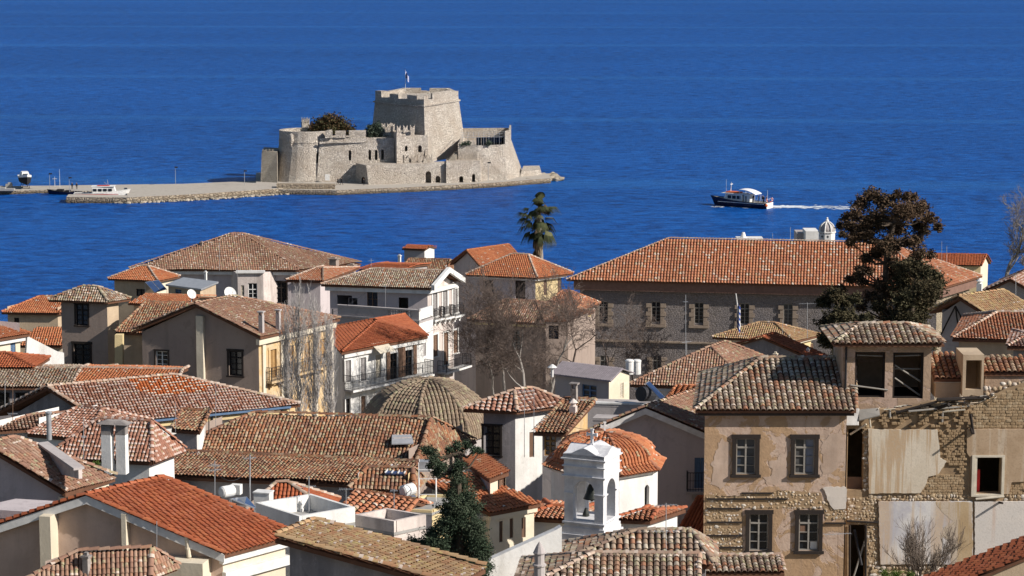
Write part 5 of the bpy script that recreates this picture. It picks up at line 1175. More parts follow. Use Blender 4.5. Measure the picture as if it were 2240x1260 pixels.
tier('cornice', 1148, 1152, .07); tier('plinth', 1152, 1160, .0); tier('plinth', 1159.9, 1174, .06); tier('plinth', 1174, 1189, .15); tier('cornice', 1188.8, 1191.5, .2); tier('shaft_base', 1191.4, 1262, .13)
for f_ in (fl, f2):
    mb = MB(); zb, e = zz(1008), .05; pts = [(-e, 0), (wB + e, 0), (wB + e, .16), (wB * .82, .2), (wB * .62, .38), (wB * .5, .45), (wB * .38, .38), (wB * .18, .2), (-e, .16)]
    d_ = -.003 if f_ is f2 else 0; mb.prism([f_.pt(u, zb + v, -wB - e - d_) for u, v in pts], [f_.pt(u, zb + v, e + d_) for u, v in pts]); mb.build('pediment', MBL, be)
cross(fl.pt(mid, zz(1008) + .44, -wB / 2), .62, .42, .1, be, MBL, -ang)
mb = MB(); mb.sm = True; bc = fl.pt(mid + .05, za - .15, -wB / 2 + .1); mb.lathe((bc.x, bc.y, bc.z - .75), [(.36, 0), (.33, .05), (.25, .25), (.2, .45), (.12, .6), (.02, .65)], 16); bl = mb.build('bell', M_('bell_bronze'), be)
mb = MB(); mb.tube(bc - Vector((0, 0, .12)), bc + Vector((0, 0, .18)), .03); mb.lathe((bc.x, bc.y, bc.z - .88), [(.02, 0), (.07, .05), (.02, .14)], 8); mb.build('clapper', M_('bell_bronze'), bl)
mb = MB(); bc = fl.pt(mid - .25, zs + .02, -wB / 2); mb.lathe((bc.x, bc.y, bc.z), [(.15, 0), (.13, .1), (.06, .3), (.01, .34)], 12); mb.build('bell', M_('bell_bronze'), be)
# whitewashed yard wall and conical chimney
mb = MB(); f_ = Fr(D(1062, 1260, 92), Vector((1, .25, 0))); q = [f_.px(x, y) for x, y in ((1062, 1275), (1229, 1275), (1229, 1152), (1215, 1160), (1068, 1226))]; f_.slab(mb, q, -.35, 0); w_ = mb.build('yard_wall', P_white, label='whitewashed sloping yard wall at the foot of the belfry', cat='wall')
mb = MB(); f_.box(mb, *f_.rect(1207, 1213, 1216, 1223), 0.0, .03); mb.build('window', M_('glass'), w_)
c0 = D(1180, 1248, 86); cm = thing('chimney', 'slim round white chimney with a pointed cap at the bottom centre', 'chimney', (c0.x, c0.y, c0.z - 1)); mb = MB(); mb.sm = False
mb.lathe((c0.x, c0.y, c0.z - 1), [(.2, 0), (.2, 1.15), (.25, 1.18), (.25, 1.24), (.18, 1.26), (.18, 1.62), (.23, 1.64), (.23, 1.68)], 10); mb.build('stack', P_grey, cm)
mb = MB(); mb.lathe((c0.x, c0.y, c0.z + .68), [(.22, 0), (.12, .22), (.02, .38)], 10); mb.build('cap', P_grey, cm)
# ================================================================ derelict mansion, right foreground
PEEL = peeling('peeling_ochre', (.44, .295, .18), (.5, .38, .3), (.42, .3, .23), thr=.51, sc=.7)
PEELP = peeling('peeling_pavilion', (.42, .3, .21), (.46, .34, .27), (.38, .28, .22), thr=.55, sc=.8, streak=.2)
RUB = plaster('rubble_single', (.55, .45, .34), (.48, .4, .32), (.3, .24, .18), sc=3, streak=.2)
RUBM = plaster('rubble_mortar', (.38, .26, .15), (.3, .21, .13), (.2, .15, .1), sc=2, streak=.3)
win = dict(sur=.17, wood=M_('dark_wood'), inner=M_('grey_wood'), tr=.74, rows=3, proud=.09)
h = house('mansion', 'derelict ochre mansion with peeling plaster and four wood-framed windows', (1873, 899, 110), ('xp', 0, 1521), ('y', 6, 9), ('L', 0, .4, 786), PEEL, PEEL, T_grey, .42, key='B39', single=True, tw=.26, tL=.3, sag=.06, capm=T_grey,
      ol=[(1610, 959, 1653, 1038, 'case', win), (1738, 959, 1782, 1038, 'case', win), (1639, 1124, 1681, 1205, 'case', win), (1747, 1124, 1791, 1205, 'case', win)], th=.1, depthw=.35)
r, fl = h['root'], h['fl']
mb = MB(); fl.box(mb, -.35, h['LL'] + .3, -.24, -.1, -.1, .36); mb.build('eave_board', M_('dark_wood'), r)
stones = []
for k in range(5):
    me = bpy.data.meshes.new('stone'); bmm = bmesh.new(); bmesh.ops.create_icosphere(bmm, subdivisions=1, radius=1)
    for v in bmm.verts: v.co *= 1 + .35 * noise.noise(v.co * 1.3 + Vector((k * 5, 3, 0)))
    bmm.to_mesh(me); bmm.free(); stones.append(me)
def stonemesh(mat):
    key = 'st' + mat.name
    if key not in PROTO:
        PROTO[key] = []
        for me in stones: m2 = me.copy(); m2.materials.append(mat); PROTO[key].append(m2)
    return PROTO[key]
STC = NT('rubble_stones', .95, .1); oi = STC.n('ShaderNodeObjectInfo'); ra_ = STC.n('ShaderNodeAttribute', attribute_name='rnd'); c_ = STC.ramp(STC.math('FRACT', STC.math('ADD', oi.outputs['Random'], ra_.outputs['Fac'])), [(0, (.46, .35, .22)), (.2, (.52, .42, .3)), (.4, (.4, .3, .2)), (.6, (.62, .57, .5)), (.72, (.34, .25, .16)), (.85, (.58, .5, .42))], 'CONSTANT')
STC.col(STC.mix(STC.ramp(STC.noise(14, 5), [(.35, .5), (.6, 0)]), c_, (.2, .15, .1))); STC.bump(STC.noise(16, 4), .5, .02)
CNT = {}
def rubble(par, fr, inside, rect, size, n0=0.0, mat=None, name='stone', flat_=.26, limit=295):
    ms = stonemesh(mat or STC.m); u0, u1, v0, v1 = rect; v = v0; og = org(par); Vx, Fx, Rx = [], [], []
    while v < v1:
        hh = size * random.uniform(.65, 1.25); u = u0 + random.random() * size * .5
        while u < u1:
            w = size * random.uniform(.6, 1.8); uc, vc = u + w / 2, v + hh / 2; x, y = proj(fr.pt(uc, vc, n0))
            CNT[par.name] = CNT.get(par.name, 0)
            if inside(x, y):
                CNT[par.name] += 1
                p = fr.pt(uc, vc + random.uniform(-.04, .04), n0 + random.uniform(-.03, .02)) - og
                a = random.uniform(-.35, .35); uu, vv = fr.u * math.cos(a) + fr.v * math.sin(a), fr.v * math.cos(a) - fr.u * math.sin(a); sz = random.uniform(.75, 1.2); e = (w * .55 * sz, hh * .58 * sz, size * flat_)
                Mx = Matrix([[uu[i] * e[0], vv[i] * e[1], fr.n[i] * e[2], p[i]] for i in range(3)] + [[0, 0, 0, 1]])
                if CNT[par.name] <= limit: o = bpy.data.objects.new(name, random.choice(ms)); COL.objects.link(o); o.parent = par; o.matrix_basis = Mx
                else:
                    me = random.choice(ms); k = len(Vx); Vx += [tuple(Mx @ v_.co) for v_ in me.vertices]; Fx += [tuple(k + i for i in q_.vertices) for q_ in me.polygons]; Rx += [random.random()] * len(me.vertices)
            u += w
        v += hh
    if Fx:
        o = npmesh('rubble_fill', Vx, Fx, mat or STC.m, None, dict(rnd=Rx), kind='stuff', og=Vector((0, 0, 0))); o.parent = par; o.location = (0, 0, 0)
def inpoly(poly):
    def f(x, y):
        c = False; n = len(poly)
        for i in range(n):
            (x0, y0), (x1, y1) = poly[i], poly[(i + 1) % n]
            if (y0 > y) != (y1 > y) and x < (x1 - x0) * (y - y0) / (y1 - y0) + x0: c = not c
        return c
    return f
def patch(par, fr, poly, n0, n1, mat, name, rough=3, amp=1.5):
    """slab with a ragged outline, given by its corners"""
    q = []; n = len(poly)
    for i in range(n):
        (x0, y0), (x1, y1) = poly[i], poly[(i + 1) % n]; k = max(1, int(math.hypot(x1 - x0, y1 - y0) / (rough * 2)))
        for j in range(k): t = j / k; q.append((x0 + (x1 - x0) * t + random.uniform(-amp, amp), y0 + (y1 - y0) * t + random.uniform(-amp, amp)))
    mb = MB(); fr.slab(mb, [fr.px(*p) for p in q], n0, n1); return mb.build(name, mat, par)
# exposed rubble: mortar bed, then stones one by one
def bed(par, fr, poly, n1=.012): return patch(par, fr, poly, -.02, n1, RUBM, 'rubble_bed')
areas = [[(1544, 1083), (1590, 1080), (1640, 1070), (1700, 1072), (1795, 1078), (1800, 1095), (1822, 1112), (1850, 1116), (1850, 1135), (1805, 1138), (1802, 1110), (1624, 1112), (1624, 1216), (1544, 1216)]]
bed(r, fl, areas[0]); rubble(r, fl, inpoly(areas[0]), fl.rect(1540, 1064, 1852, 1218), .125, .0)
for x0, x1, y in ((1546, 1722, 1091), (1546, 1622, 1112), (1546, 1624, 1142), (1546, 1624, 1171), (1546, 1624, 1197), (1805, 1850, 1144), (1622, 1690, 1078)):
    u0, u1, v0, v1 = fl.rect(x0, y - 1.6, x1, y + 1.8); mb = MB(); fl.box(mb, u0, u1, v0, v1, -.02, .085); mb.build('timber_lacing', M_('dark_wood'), r)
patch(r, fl, [(1800, 1066), (1851, 1064), (1851, 1112), (1825, 1113), (1812, 1098)], .01, .06, plaster('patch_pale', (.6, .54, .48), (.55, .5, .45), streak=.2), 'plaster_patch')
patch(r, fl, [(1568, 1085), (1625, 1083), (1688, 1076), (1720, 1070), (1720, 1062), (1630, 1062), (1600, 1075), (1570, 1079)], .01, .05, PEEL, 'plaster_patch')
patch(r, fl, [(1560, 1000), (1580, 960), (1597, 975), (1597, 1050), (1575, 1068), (1552, 1060)], .004, .012, plaster('patch_pink', (.52, .4, .32), (.46, .34, .26), streak=.4), 'plaster_patch', amp=4)
patch(r, fl, [(1680, 1010), (1705, 1000), (1722, 980), (1722, 1050), (1730, 1062), (1680, 1062), (1672, 1045), (1690, 1035)], .004, .012, MC['patch_pink'], 'plaster_patch', amp=4)
patch(r, fl, [(1797, 965), (1835, 940), (1848, 960), (1848, 1000), (1830, 1030), (1797, 1040)], .004, .012, MC['patch_pink'], 'plaster_patch', amp=4)
mb = MB(); u0, u1, v0, v1 = fl.rect(1773, 1186, 1788, 1203); fl.box(mb, u0, u1, v0, v1, -.13, -.12); mb.build('white_sheet', M_('white_paint'), r)
mb = MB(); u0, u1, v0, v1 = fl.rect(1751, 1151, 1764, 1168); fl.box(mb, u0, u1, v0, v1, -.15, -.135); mb.build('board', M_('shutter_brown'), r)
mb = MB(); u0, u1, v0, v1 = fl.rect(1763, 963, 1780, 1034); fl.box(mb, u0, u1, v0, v1, -.15, -.14); mb.build('curtain', plain('curtain', (.25, .27, .33), .9), r)
# pavilion on the roof
voidf = dict(wood=M_('dark_wood'))
h = house('roof_pavilion', 'roof pavilion with two glassless windows and a shallow grey tile hip roof', (2066, 754, 111.2), ('xp', 0, 1824), ('y', 0, 4.4), ('L', .3, .3, 711), PEELP, PEELP, T_grey, .5, key='B40', single=True, tw=.26, tL=.3, sag=.05, capm=T_grey, base=D(1900, 905, 111).z, th=.1,
      ol=[(1870, 770, 1936, 870, 'void', voidf), (1953, 771, 2020, 872, 'void', voidf)], depthw=.3)
r, fl = h['root'], h['fl']
for (x0, y0), (x1, y1), rr_, dn in (((1860, 842), (1942, 853), .045, .02), ((1957, 800), (2018, 838), .045, -.3), ((1960, 830), (2018, 870), .045, -.4), ((1958, 812), (2018, 812), .04, -.6), ((1873, 779), (1934, 781), .03, -.25), ((1957, 781), (2017, 779), .03, -.25)):
    a, b = fl.px(x0, y0), fl.px(x1, y1); mb = MB(); mb.tube(fl.pt(*a, dn), fl.pt(*b, dn), rr_, n=5); mb.build('loose_beam', M_('grey_wood'), r)
u0, _, v0, v1 = fl.rect(1845, 756, 1850, 890); mb = MB(); mb.tube(fl.pt(u0 + .1, v1, .05), fl.pt(u0 + .1, v0, .05), .05); mb.build('downpipe', M_('iron'), r)
# dark cast-off interior so the void reads black: floor slab
mb = MB(); fl.box(mb, .05, h['LL'] - .05, -2.75, -2.7, -3.3, -.35); mb.build('floor', M_('dark_wood'), r)
# rooftop fragments right of the pavilion
h = house('outbuilding', 'small shed roof of orange and yellow barrel tiles right of the pavilion', (2106, 829, 113), ('xp', 0, 2043), ('y', 0, 2.2), ('S', 'R', 776), P_beige, P_beige, T_old, .1, single=True, tw=.26, tL=.28, caps=False, base=D(2000, 880, 112).z, corn=(M_('pale_wood'), .06))
f_ = Fr(D(2104, 855, 112.6), (1, 0, 0)); mb = MB(); R1, R2 = f_.rect(2106, 776, 2152, 866), f_.rect(2113, 788, 2147, 852); wall_mesh(mb, f_, *R1, [R2], depth=.35)
mb.prism([f_.pt(R1[0], R1[2], -2), f_.pt(R1[1], R1[2], -2), f_.pt(R1[1], R1[2], -1.9), f_.pt(R1[0], R1[2], -1.9)], [f_.pt(R1[0], R1[3], -2), f_.pt(R1[1], R1[3], -2), f_.pt(R1[1], R1[3], -1.9), f_.pt(R1[0], R1[3], -1.9)])
for u in (R1[0], R1[1] - .002): mb.face([f_.pt(u, R1[2], 0), f_.pt(u, R1[2], -2), f_.pt(u, R1[3], -2), f_.pt(u, R1[3], 0)])
mb.face([f_.pt(R1[0], R1[3], 0), f_.pt(R1[1], R1[3], 0), f_.pt(R1[1], R1[3], -2), f_.pt(R1[0], R1[3], -2)]); mb.build('roof_hatch', P_beige, label='upright masonry roof hatch with a black doorway right of the shed roof', cat='roof hatch')
h = house('outbuilding', 'long low wall under a single row of barrel tiles at the right edge', (2300, 816, 113), ('xp', 0, 2151), ('y', 0, 1.4), ('S', 'R', 783), PEELP, PEELP, T_old, .1, single=True, tw=.26, tL=.28, caps=False, base=D(2200, 880, 112).z)
mb = MB()
# ================================================================ ruined wall
ADB = plaster('adobe_mud', (.36, .26, .16), (.3, .21, .13), (.19, .13, .08), sc=2, streak=.4)
NADB = NT('adobe_bricks', .97, .05); oi = NADB.n('ShaderNodeObjectInfo'); c_ = NADB.ramp(oi.outputs['Random'], [(0, (.36, .26, .16)), (.3, (.4, .3, .19)), (.6, (.32, .23, .14)), (.85, (.42, .33, .22))], 'CONSTANT')
NADB.col(NADB.mix(NADB.ramp(NADB.noise(10, 5), [(.35, .55), (.6, 0)]), c_, (.2, .13, .07))); NADB.bump(NADB.noise(12, 5, rough=.7), .8, .03)
rw_o = D(1856, 1262, 111); f_ = Fr((rw_o.x, rw_o.y, rw_o.z), (1, 0.01, 0)); rw = thing('ruined_wall', 'tall ruined house wall of mud brick with streaked plaster panels', 'ruined wall', rw_o)
top = [(1852, 925), (1880, 912), (1900, 902), (1925, 896), (1970, 898), (2010, 888), (2040, 880), (2075, 876), (2110, 880), (2130, 868), (2160, 872), (2185, 858), (2200, 850), (2225, 843), (2250, 832), (2300, 830)]
openings = [(1854, 938, 1889, 1072), (2131, 999, 2190, 1080), (1857, 1148, 1893, 1300)]
mb = MB(); rc = [f_.rect(*o) for o in openings]; u1 = f_.px(2300, 1000)[0]; vt = f_.px(1900, 937)[1]; wall_mesh(mb, f_, f_.px(1852, 1000)[0], u1, -6, vt, rc, depth=.5)
tq = [f_.px(x, y) for x, y in top]; mb.prism([f_.pt(*p, -.5) for p in [(tq[0][0], vt)] + [(u1, vt)] + tq[::-1]], [f_.pt(*p, 0) for p in [(tq[0][0], vt)] + [(u1, vt)] + tq[::-1]])
mb.face([f_.pt(tq[0][0], -6, -5), f_.pt(u1, -6, -5), f_.pt(u1, vt, -5), f_.pt(tq[0][0], vt, -5)]); mb.face([f_.pt(tq[0][0], vt, 0 - .5), f_.pt(u1, vt, -.5), f_.pt(u1, vt, -5), f_.pt(tq[0][0], vt, -5)]); mb.face([f_.pt(u1, -6, 0), f_.pt(u1, -6, -5), f_.pt(u1, vt, -5), f_.pt(u1, vt, 0)])
mb.build('wall', ADB, rw)
# bricks (the nearest/most visible 295 as parts, the rest joined)
bme = bpy.data.meshes.new('brick'); bmm = bmesh.new(); bmesh.ops.create_cube(bmm, size=1); bmesh.ops.bevel(bmm, geom=bmm.edges[:], offset=.12, segments=1, affect='EDGES')
for v in bmm.verts: v.co += Vector((random.uniform(-.06, .06), random.uniform(-.08, .08), random.uniform(-.05, .05)))
bmm.to_mesh(bme); bmm.free(); bme.materials.append(NADB.m)
def bricks(poly, bw, bh, single, keep=.92, dep=.07):
    ins = inpoly(poly); xs_, ys_ = [p[0] for p in poly], [p[1] for p in poly]; u0, u1, v0, v1 = f_.rect(min(xs_), min(ys_), max(xs_), max(ys_)); v = v0; row = 0; Vv, Ff = [], []
    base = np.array([v_.co[:] for v_ in bme.vertices]); bf = [tuple(p.vertices) for p in bme.polygons]
    while v < v1:
        u = u0 - (row % 2) * bw * .5
        while u < u1:
            w = bw * random.uniform(.85, 1.1); uc, vc = u + w / 2, v + bh / 2
            if ins(*proj(f_.pt(uc, vc))) and random.random() < keep:
                p = f_.pt(uc, vc, random.uniform(-.022, .012)); e = (w * .98, dep, bh * .94)
                if single:
                    o = bpy.data.objects.new('brick', bme); COL.objects.link(o); o.parent = rw; p = p - org(rw); t_ = random.uniform(-.03, .03)
                    o.matrix_basis = Matrix(((f_.u.x * e[0], -f_.n.x * e[1], t_, p.x), (f_.u.y * e[0], -f_.n.y * e[1], 0, p.y), (t_, 0, e[2], p.z), (0, 0, 0, 1)))
                else:
                    k = len(Vv); Vv += [tuple(p + f_.u * b_[0] * e[0] + f_.n * b_[1] * e[1] + f_.v * b_[2] * e[2]) for b_ in base]; Ff += [tuple(k + i for i in q) for q in bf]
            u += w
        v += bh; row += 1
    if Ff: mb = MB(); mb.v, mb.f, mb.mi = Vv, Ff, [0] * len(Ff); mb.build('brick_courses', NADB.m, rw, kind='stuff')
bricks([(2128, 872), (2190, 860), (2250, 845), (2250, 936), (2128, 936)], .27, .135, True, .985)
bricks([(2050, 1040), (2110, 1040), (2112, 1082), (2015, 1082), (2030, 1046)], .25, .12, True, .97)
bricks([(2052, 938), (2110, 938), (2110, 1040), (2070, 1010), (2057, 1000)], .22, .12, False, .85, .16)
bricks([(1925, 900), (2010, 893), (2125, 885), (2125, 934), (1920, 934)], .24, .13, False, .55, .3)
bricks([(2210, 1055), (2250, 1045), (2250, 1082), (2205, 1082)], .22, .12, False, .85)
def streaky(name, c1, c2, c3, amt=.8, k=.5, sc=3.2):
    t = NT(name, .95, .1); st = t.noise(sc, 5, t.pos((1, 1, .05)), .55); st2 = t.noise(.7, 5, rough=.6, dist=.6); fine = t.noise(12, 5)
    c = t.mix(t.ramp(st2, [(.42, 0), (.58, 1)]), c1, c2); m_ = t.math('MULTIPLY', t.ramp(st, [(k - .03, 0), (k + .05, 1)]), amt); c = t.mix(m_, c, c3)
    c = t.mix(t.ramp(fine, [(.3, .5), (.5, 0)]), c, tuple(x * .7 for x in c1)); t.bump(fine, .3, .02); return t.col(c)
S1 = streaky('streaked_cream', (.6, .53, .43), (.54, .47, .37), (.4, .26, .14), .7, .5, 5)
S2 = streaky('streaked_tan', (.36, .26, .17), (.42, .31, .21), (.52, .45, .36), .5, .56, 5)
S3 = streaky('faded_blue_white', (.6, .58, .56), (.44, .43, .46), (.5, .34, .18), .6, .5, 1.4)
S4 = streaky('faded_ochre', (.46, .35, .22), (.4, .29, .17), (.52, .46, .4), .6, .5, 3)
S5 = streaky('faded_pink_white', (.62, .57, .52), (.58, .54, .5), (.5, .33, .24), .45, .6, 1.5)
patch(rw, f_, [(1899, 938), (2050, 939), (2056, 1000), (2070, 1008), (2052, 1036), (2030, 1042), (2024, 1060), (2012, 1077), (1900, 1078)], .0, .13, S1, 'plaster_panel', amp=.8)
patch(rw, f_, [(2114, 938), (2300, 938), (2300, 1030), (2240, 1052), (2212, 1054), (2206, 1080), (2191.5, 1080), (2191.5, 998), (2129.5, 998), (2129.5, 1080), (2124, 1080), (2122, 1000), (2114, 990)], .0, .12, S2, 'plaster_panel', amp=.6)
patch(rw, f_, [(1921, 1096), (2126, 1096), (2128, 1233), (1925, 1233)], .0, .12, S3, 'plaster_panel', amp=.8)
patch(rw, f_, [(2045, 1096.5), (2125, 1096.5), (2127, 1232), (2080, 1232), (2082, 1190), (2060, 1170), (2065, 1150), (2085, 1140), (2060, 1120)], .12, .126, S4, 'plaster_stain', amp=1.5)
patch(rw, f_, [(2131, 1096), (2300, 1096), (2300, 1260), (2132, 1260)], .0, .13, S5, 'plaster_panel', amp=.8)
mb = MB(); u0, u1, v0, v1 = f_.rect(2131, 999, 2190, 1080)
for a, b, c, d in ((u0 - .14, u0, v0, v1 + .1), (u1, u1 + .12, v0, v1 + .1), (u0, u1, v1, v1 + .1), (u0 - .14, u1 + .12, v0 - .1, v0)): f_.box(mb, a, b, c, d, .0, .17)
f_.box(mb, u0, u0 + .1, v0, v1, -.4, .14); mb.build('window_frame', M_('pale_wood'), rw)
mb = MB(); f_.box(mb, u0 + .12, u0 + .35, v0, v0 + 1.05, -.45, -.4); mb.build('door_leaf', M_('red_paint'), rw)
CNT[rw.name] = 0
rubble(rw, f_, lambda x, y: 1083 < y < 1094 and x < 2250 and not 2120 < x < 2200, f_.rect(1898, 1083, 2250, 1095), .15, .03)
rubble(rw, f_, lambda x, y: (1853 < x < 1920 and 1088 < y < 1145) or (1897 < x < 1920 and 1145 <= y < 1238) or (1890 < x < 1899 and 930 < y < 1080), f_.rect(1852, 930, 1922, 1240), .12, .02)
bed(rw, f_, [(1853, 1086), (1919, 1086), (1921, 1240), (1896, 1240), (1896, 1146), (1853, 1146)], .02)
rubble(rw, f_, lambda x, y: 1236 < y < 1262 and 1900 < x < 2100, f_.rect(1900, 1236, 2100, 1262), .2, .03)
rubble(rw, f_, lambda x, y: y > 850 - (x - 2195) * .2 - 10 and y < 865 - (x - 2195) * .3 and x > 2150, f_.rect(2150, 830, 2250, 868), .2, -.1)
def beam(x0, y0, n0, x1, y1, n1, r_, mat=None, par=rw, name='beam'):
    a, b = f_.px(x0, y0), f_.px(x1, y1); mb = MB(); mb.tube(f_.pt(*a, n0), f_.pt(*b, n1), r_, r_ * .85, n=7); return mb.build(name, mat or M_('grey_wood'), par)
DW = M_('dark_wood')
for q in ((1958, 901, .2, 2047, 876, .3, .07, DW), (2047, 872, .3, 2162, 868, .1, .1, DW), (1985, 897, .3, 2120, 887, .1, .05, None), (2060, 900, .1, 2108, 893, .35, .045, M_('pale_wood')), (2046, 895, .0, 2068, 876, .9, .09, DW), (2122, 905, .1, 2128, 948, .2, .07, DW),
          (2122, 936, .15, 2119, 940, .85, .06, DW), (1945, 895, .1, 1946, 912, .15, .06, None), (2061, 899, .1, 2060, 922, .12, .055, None), (1899, 905, .2, 1903, 933, .2, .05, M_('pale_wood')), (1860, 950, .0, 1892, 924, .4, .05, M_('pale_wood')),
          (2133, 1090, .15, 2195, 1084, .2, .055, M_('pale_wood')), (2185, 1098, .1, 2187, 1094, .6, .06, DW), (1852, 1139, .05, 1920, 1142, .1, .05, DW), (1905, 1146, -.1, 1866, 1262, .1, .05, None), (1858, 1148, .1, 1858, 1262, .1, .06, DW), (1893, 1148, .1, 1893, 1262, .1, .06, DW), (1870, 1160, -.2, 1884, 1235, .1, .07, M_('iron'))): beam(*q)
random.seed(31)
for i in range(46):     # rafters' ends, laths and broken tiles along the wall head
    x = random.uniform(1900, 2180); y = 903 - (x - 1900) * .13 + random.uniform(-8, 7); l_ = random.uniform(5, 26); beam(x, y, random.uniform(-.2, .3), x + l_, y - random.uniform(-3, 5), random.uniform(-.2, .3), random.uniform(.015, .035), random.choice([None, DW, M_('pale_wood'), RUB]), name='lath')
mb = MB(); q0 = f_.rect(1852, 893, 1878, 925)
for i in range(12):
    a = q0[0] + (q0[1] - q0[0]) * i / 12; b = q0[0] + (q0[1] - q0[0]) * (i + 1) / 12; mb.tube(f_.pt((a + b) / 2, q0[3], .1), f_.pt((a + b) / 2 - .08, q0[2], .55), .035, n=6)
mb.build('corrugated_sheet', plain('zinc', (.62, .6, .57), .5), rw)
mb = MB(); q = [f_.pt(*f_.px(x, y), n) for x, y, n in ((1878, 897, .1), (1922, 893, .1), (1921, 905, .5), (1876, 916, .5))]; mb.prism(q, [x + Vector((0, -.02, .05)) for x in q]); mb.build('board', M_('grey_wood'), rw)
mb = MB(); f_.box(mb, rc[0][0], rc[0][1], rc[0][2] - .1, rc[0][2] + .55, -.35, -.3); mb.build('boarding', M_('shutter_brown'), rw)
# bottom-right red roof corner
a, b, c, d = D(1985, 1279, 80), D(2115, 1275, 77), D(2300, 1196, 77), D(2300, 1157, 80); hr = thing('house', 'worn red roof corner with a pinkish wall at the bottom right', 'house', (c.x, c.y, c.z - 5)); mb = MB(); mb.prism([p - Vector((0, 0, .1)) for p in (a, b, c, d)], [a, b, c, d]); rf = mb.build('roof', M_('tile_bed'), hr)
lay_tiles(poly_frames([a, b, c, d], .22, .28, .02), T_red, rf, True); mb = MB(); g_ = Fr((b.x, b.y + .12, b.z), c - b + Vector((0, 0, b.z - c.z))); mb.prism([p + Vector((0, .15, -.1)) for p in (b - Vector((0, 0, 5)), c - Vector((0, 0, 6)), c, b)], [p + Vector((0, .5, -.1)) for p in (b - Vector((0, 0, 5)), c - Vector((0, 0, 6)), c, b)]); mb.build('wall', P_beige, hr)
# bottom roofs in front of the mansion
h = house('house', 'dark shaded tile roof between the belfry and the derelict mansion', (1560, 1238, 93), ('xp', 2, 1222), ('y', 5, 3), ('L', .15, .5, 1165), P_dark, P_dark, T_grey, .3, tw=.24, tL=.28, sag=.1)
h = house('house', 'long grey and orange barrel tile roof along the bottom edge', (1527, 1310, 86), ('xp', 3, 1120), ('y', 5, 5), ('L', 0, .42, 1216), P_beige, P_beige, T_grey, .3, single=True, tw=.24, tL=.28, sag=.06, capm=T_cap)
h = house('lean_to', 'short lichen-grey tile lean-to at the foot of the derelict mansion', (1716, 1254, 98), ('xp', 0, 1527), ('y', 0, 1.5), ('S', 'R', 1218), P_beige, P_beige, T_grey, .1, single=True, tw=.24, tL=.28, capm=T_cap)
# ================================================================ trees and plants
def foliage_mat(name, stops, rough=.9):
    t = NT(name, rough, .1); a = t.n('ShaderNodeAttribute', attribute_name='rnd'); n = len(stops)
    c = t.ramp(a.outputs['Fac'], [(i / (n - 1), s) for i, s in enumerate(stops)]); t.col(t.mix(t.ramp(t.noise(1.2, 4), [(.35, .35), (.6, 0)]), c, tuple(x * .5 for x in stops[0])))
    return t.m
def leaves(name, mat, parent, clumps, n, size, flat_=1.0, droop=0, seed=1, aspect=.45):
    """clumps: (centre, rx, ry, rz, weight). Leaf-sized quads spread through each clump, denser at its skin"""
    rg = np.random.RandomState(seed); P_, S_, Rn = [], [], []; tot = sum(c[4] for c in clumps)
    for c, rx, ry, rz, wt in clumps:
        k = int(n * wt / tot); d = rg.normal(size=(k, 3)); d /= np.linalg.norm(d, axis=1)[:, None]; r = rg.rand(k) ** .6 * 1.25
        lump = np.array([noise.noise(Vector((x * 1.9 + c.x * 3, y * 1.9 + c.y * 3, z * 1.9 + c.z * 3))) for x, y, z in d[:min(k, 4000)]]) if k else np.zeros(0)
        if k > 4000: lump = np.resize(lump, k)
        r = r * (1 + 1.1 * lump) + (rg.rand(k) < .12) * rg.rand(k) * .35; p = d * r[:, None] * np.array([rx, ry, rz]) + np.array(c[:])
        P_.append(p); Rn.append(np.clip(rg.rand(k) * .5 + rg.rand() * .5, 0, 1)); S_.append(size * (.6 + .8 * rg.rand(k)))
    P_ = np.concatenate(P_); S_ = np.concatenate(S_)[:, None]; Rn = np.concatenate(Rn); k = len(P_)
    a = rg.normal(size=(k, 3)); a[:, 2] = a[:, 2] * .6 - droop; a /= np.linalg.norm(a, axis=1)[:, None]; b = np.cross(a, rg.normal(size=(k, 3))); b /= np.linalg.norm(b, axis=1)[:, None]
    V = np.stack([P_ - a * S_, P_ + b * S_ * aspect, P_ + a * S_, P_ - b * S_ * aspect], 1)
    return npmesh(name, V, np.arange(4 * k).reshape(-1, 4), mat, parent, dict(rnd=np.repeat(Rn, 4)))
def tubes(name, segs, mat, parent, n=3):
    p0 = np.array([s[0][:] for s in segs]); p1 = np.array([s[1][:] for s in segs]); r0 = np.array([s[2] for s in segs]); r1 = np.array([s[3] for s in segs])
    d = p1 - p0; d /= np.maximum(np.linalg.norm(d, axis=1), 1e-6)[:, None]; h = np.where(np.abs(d[:, 2:3]) < .9, np.array([[0, 0, 1.]]), np.array([[1., 0, 0]])); a = np.cross(d, h); a /= np.linalg.norm(a, axis=1)[:, None]; b = np.cross(d, a)
    an = np.arange(n) * 2 * math.pi / n; ring = a[:, None] * np.cos(an)[None, :, None] + b[:, None] * np.sin(an)[None, :, None]
    V = np.concatenate([p0[:, None] + ring * r0[:, None, None], p1[:, None] + ring * r1[:, None, None]], 1)
    Fq = np.array([(i, (i + 1) % n, n + (i + 1) % n, n + i) for i in range(n)]); Fq = (Fq[None] + (np.arange(len(segs)) * 2 * n)[:, None, None]).reshape(-1, 4)
    return npmesh(name, V, Fq, mat, parent)
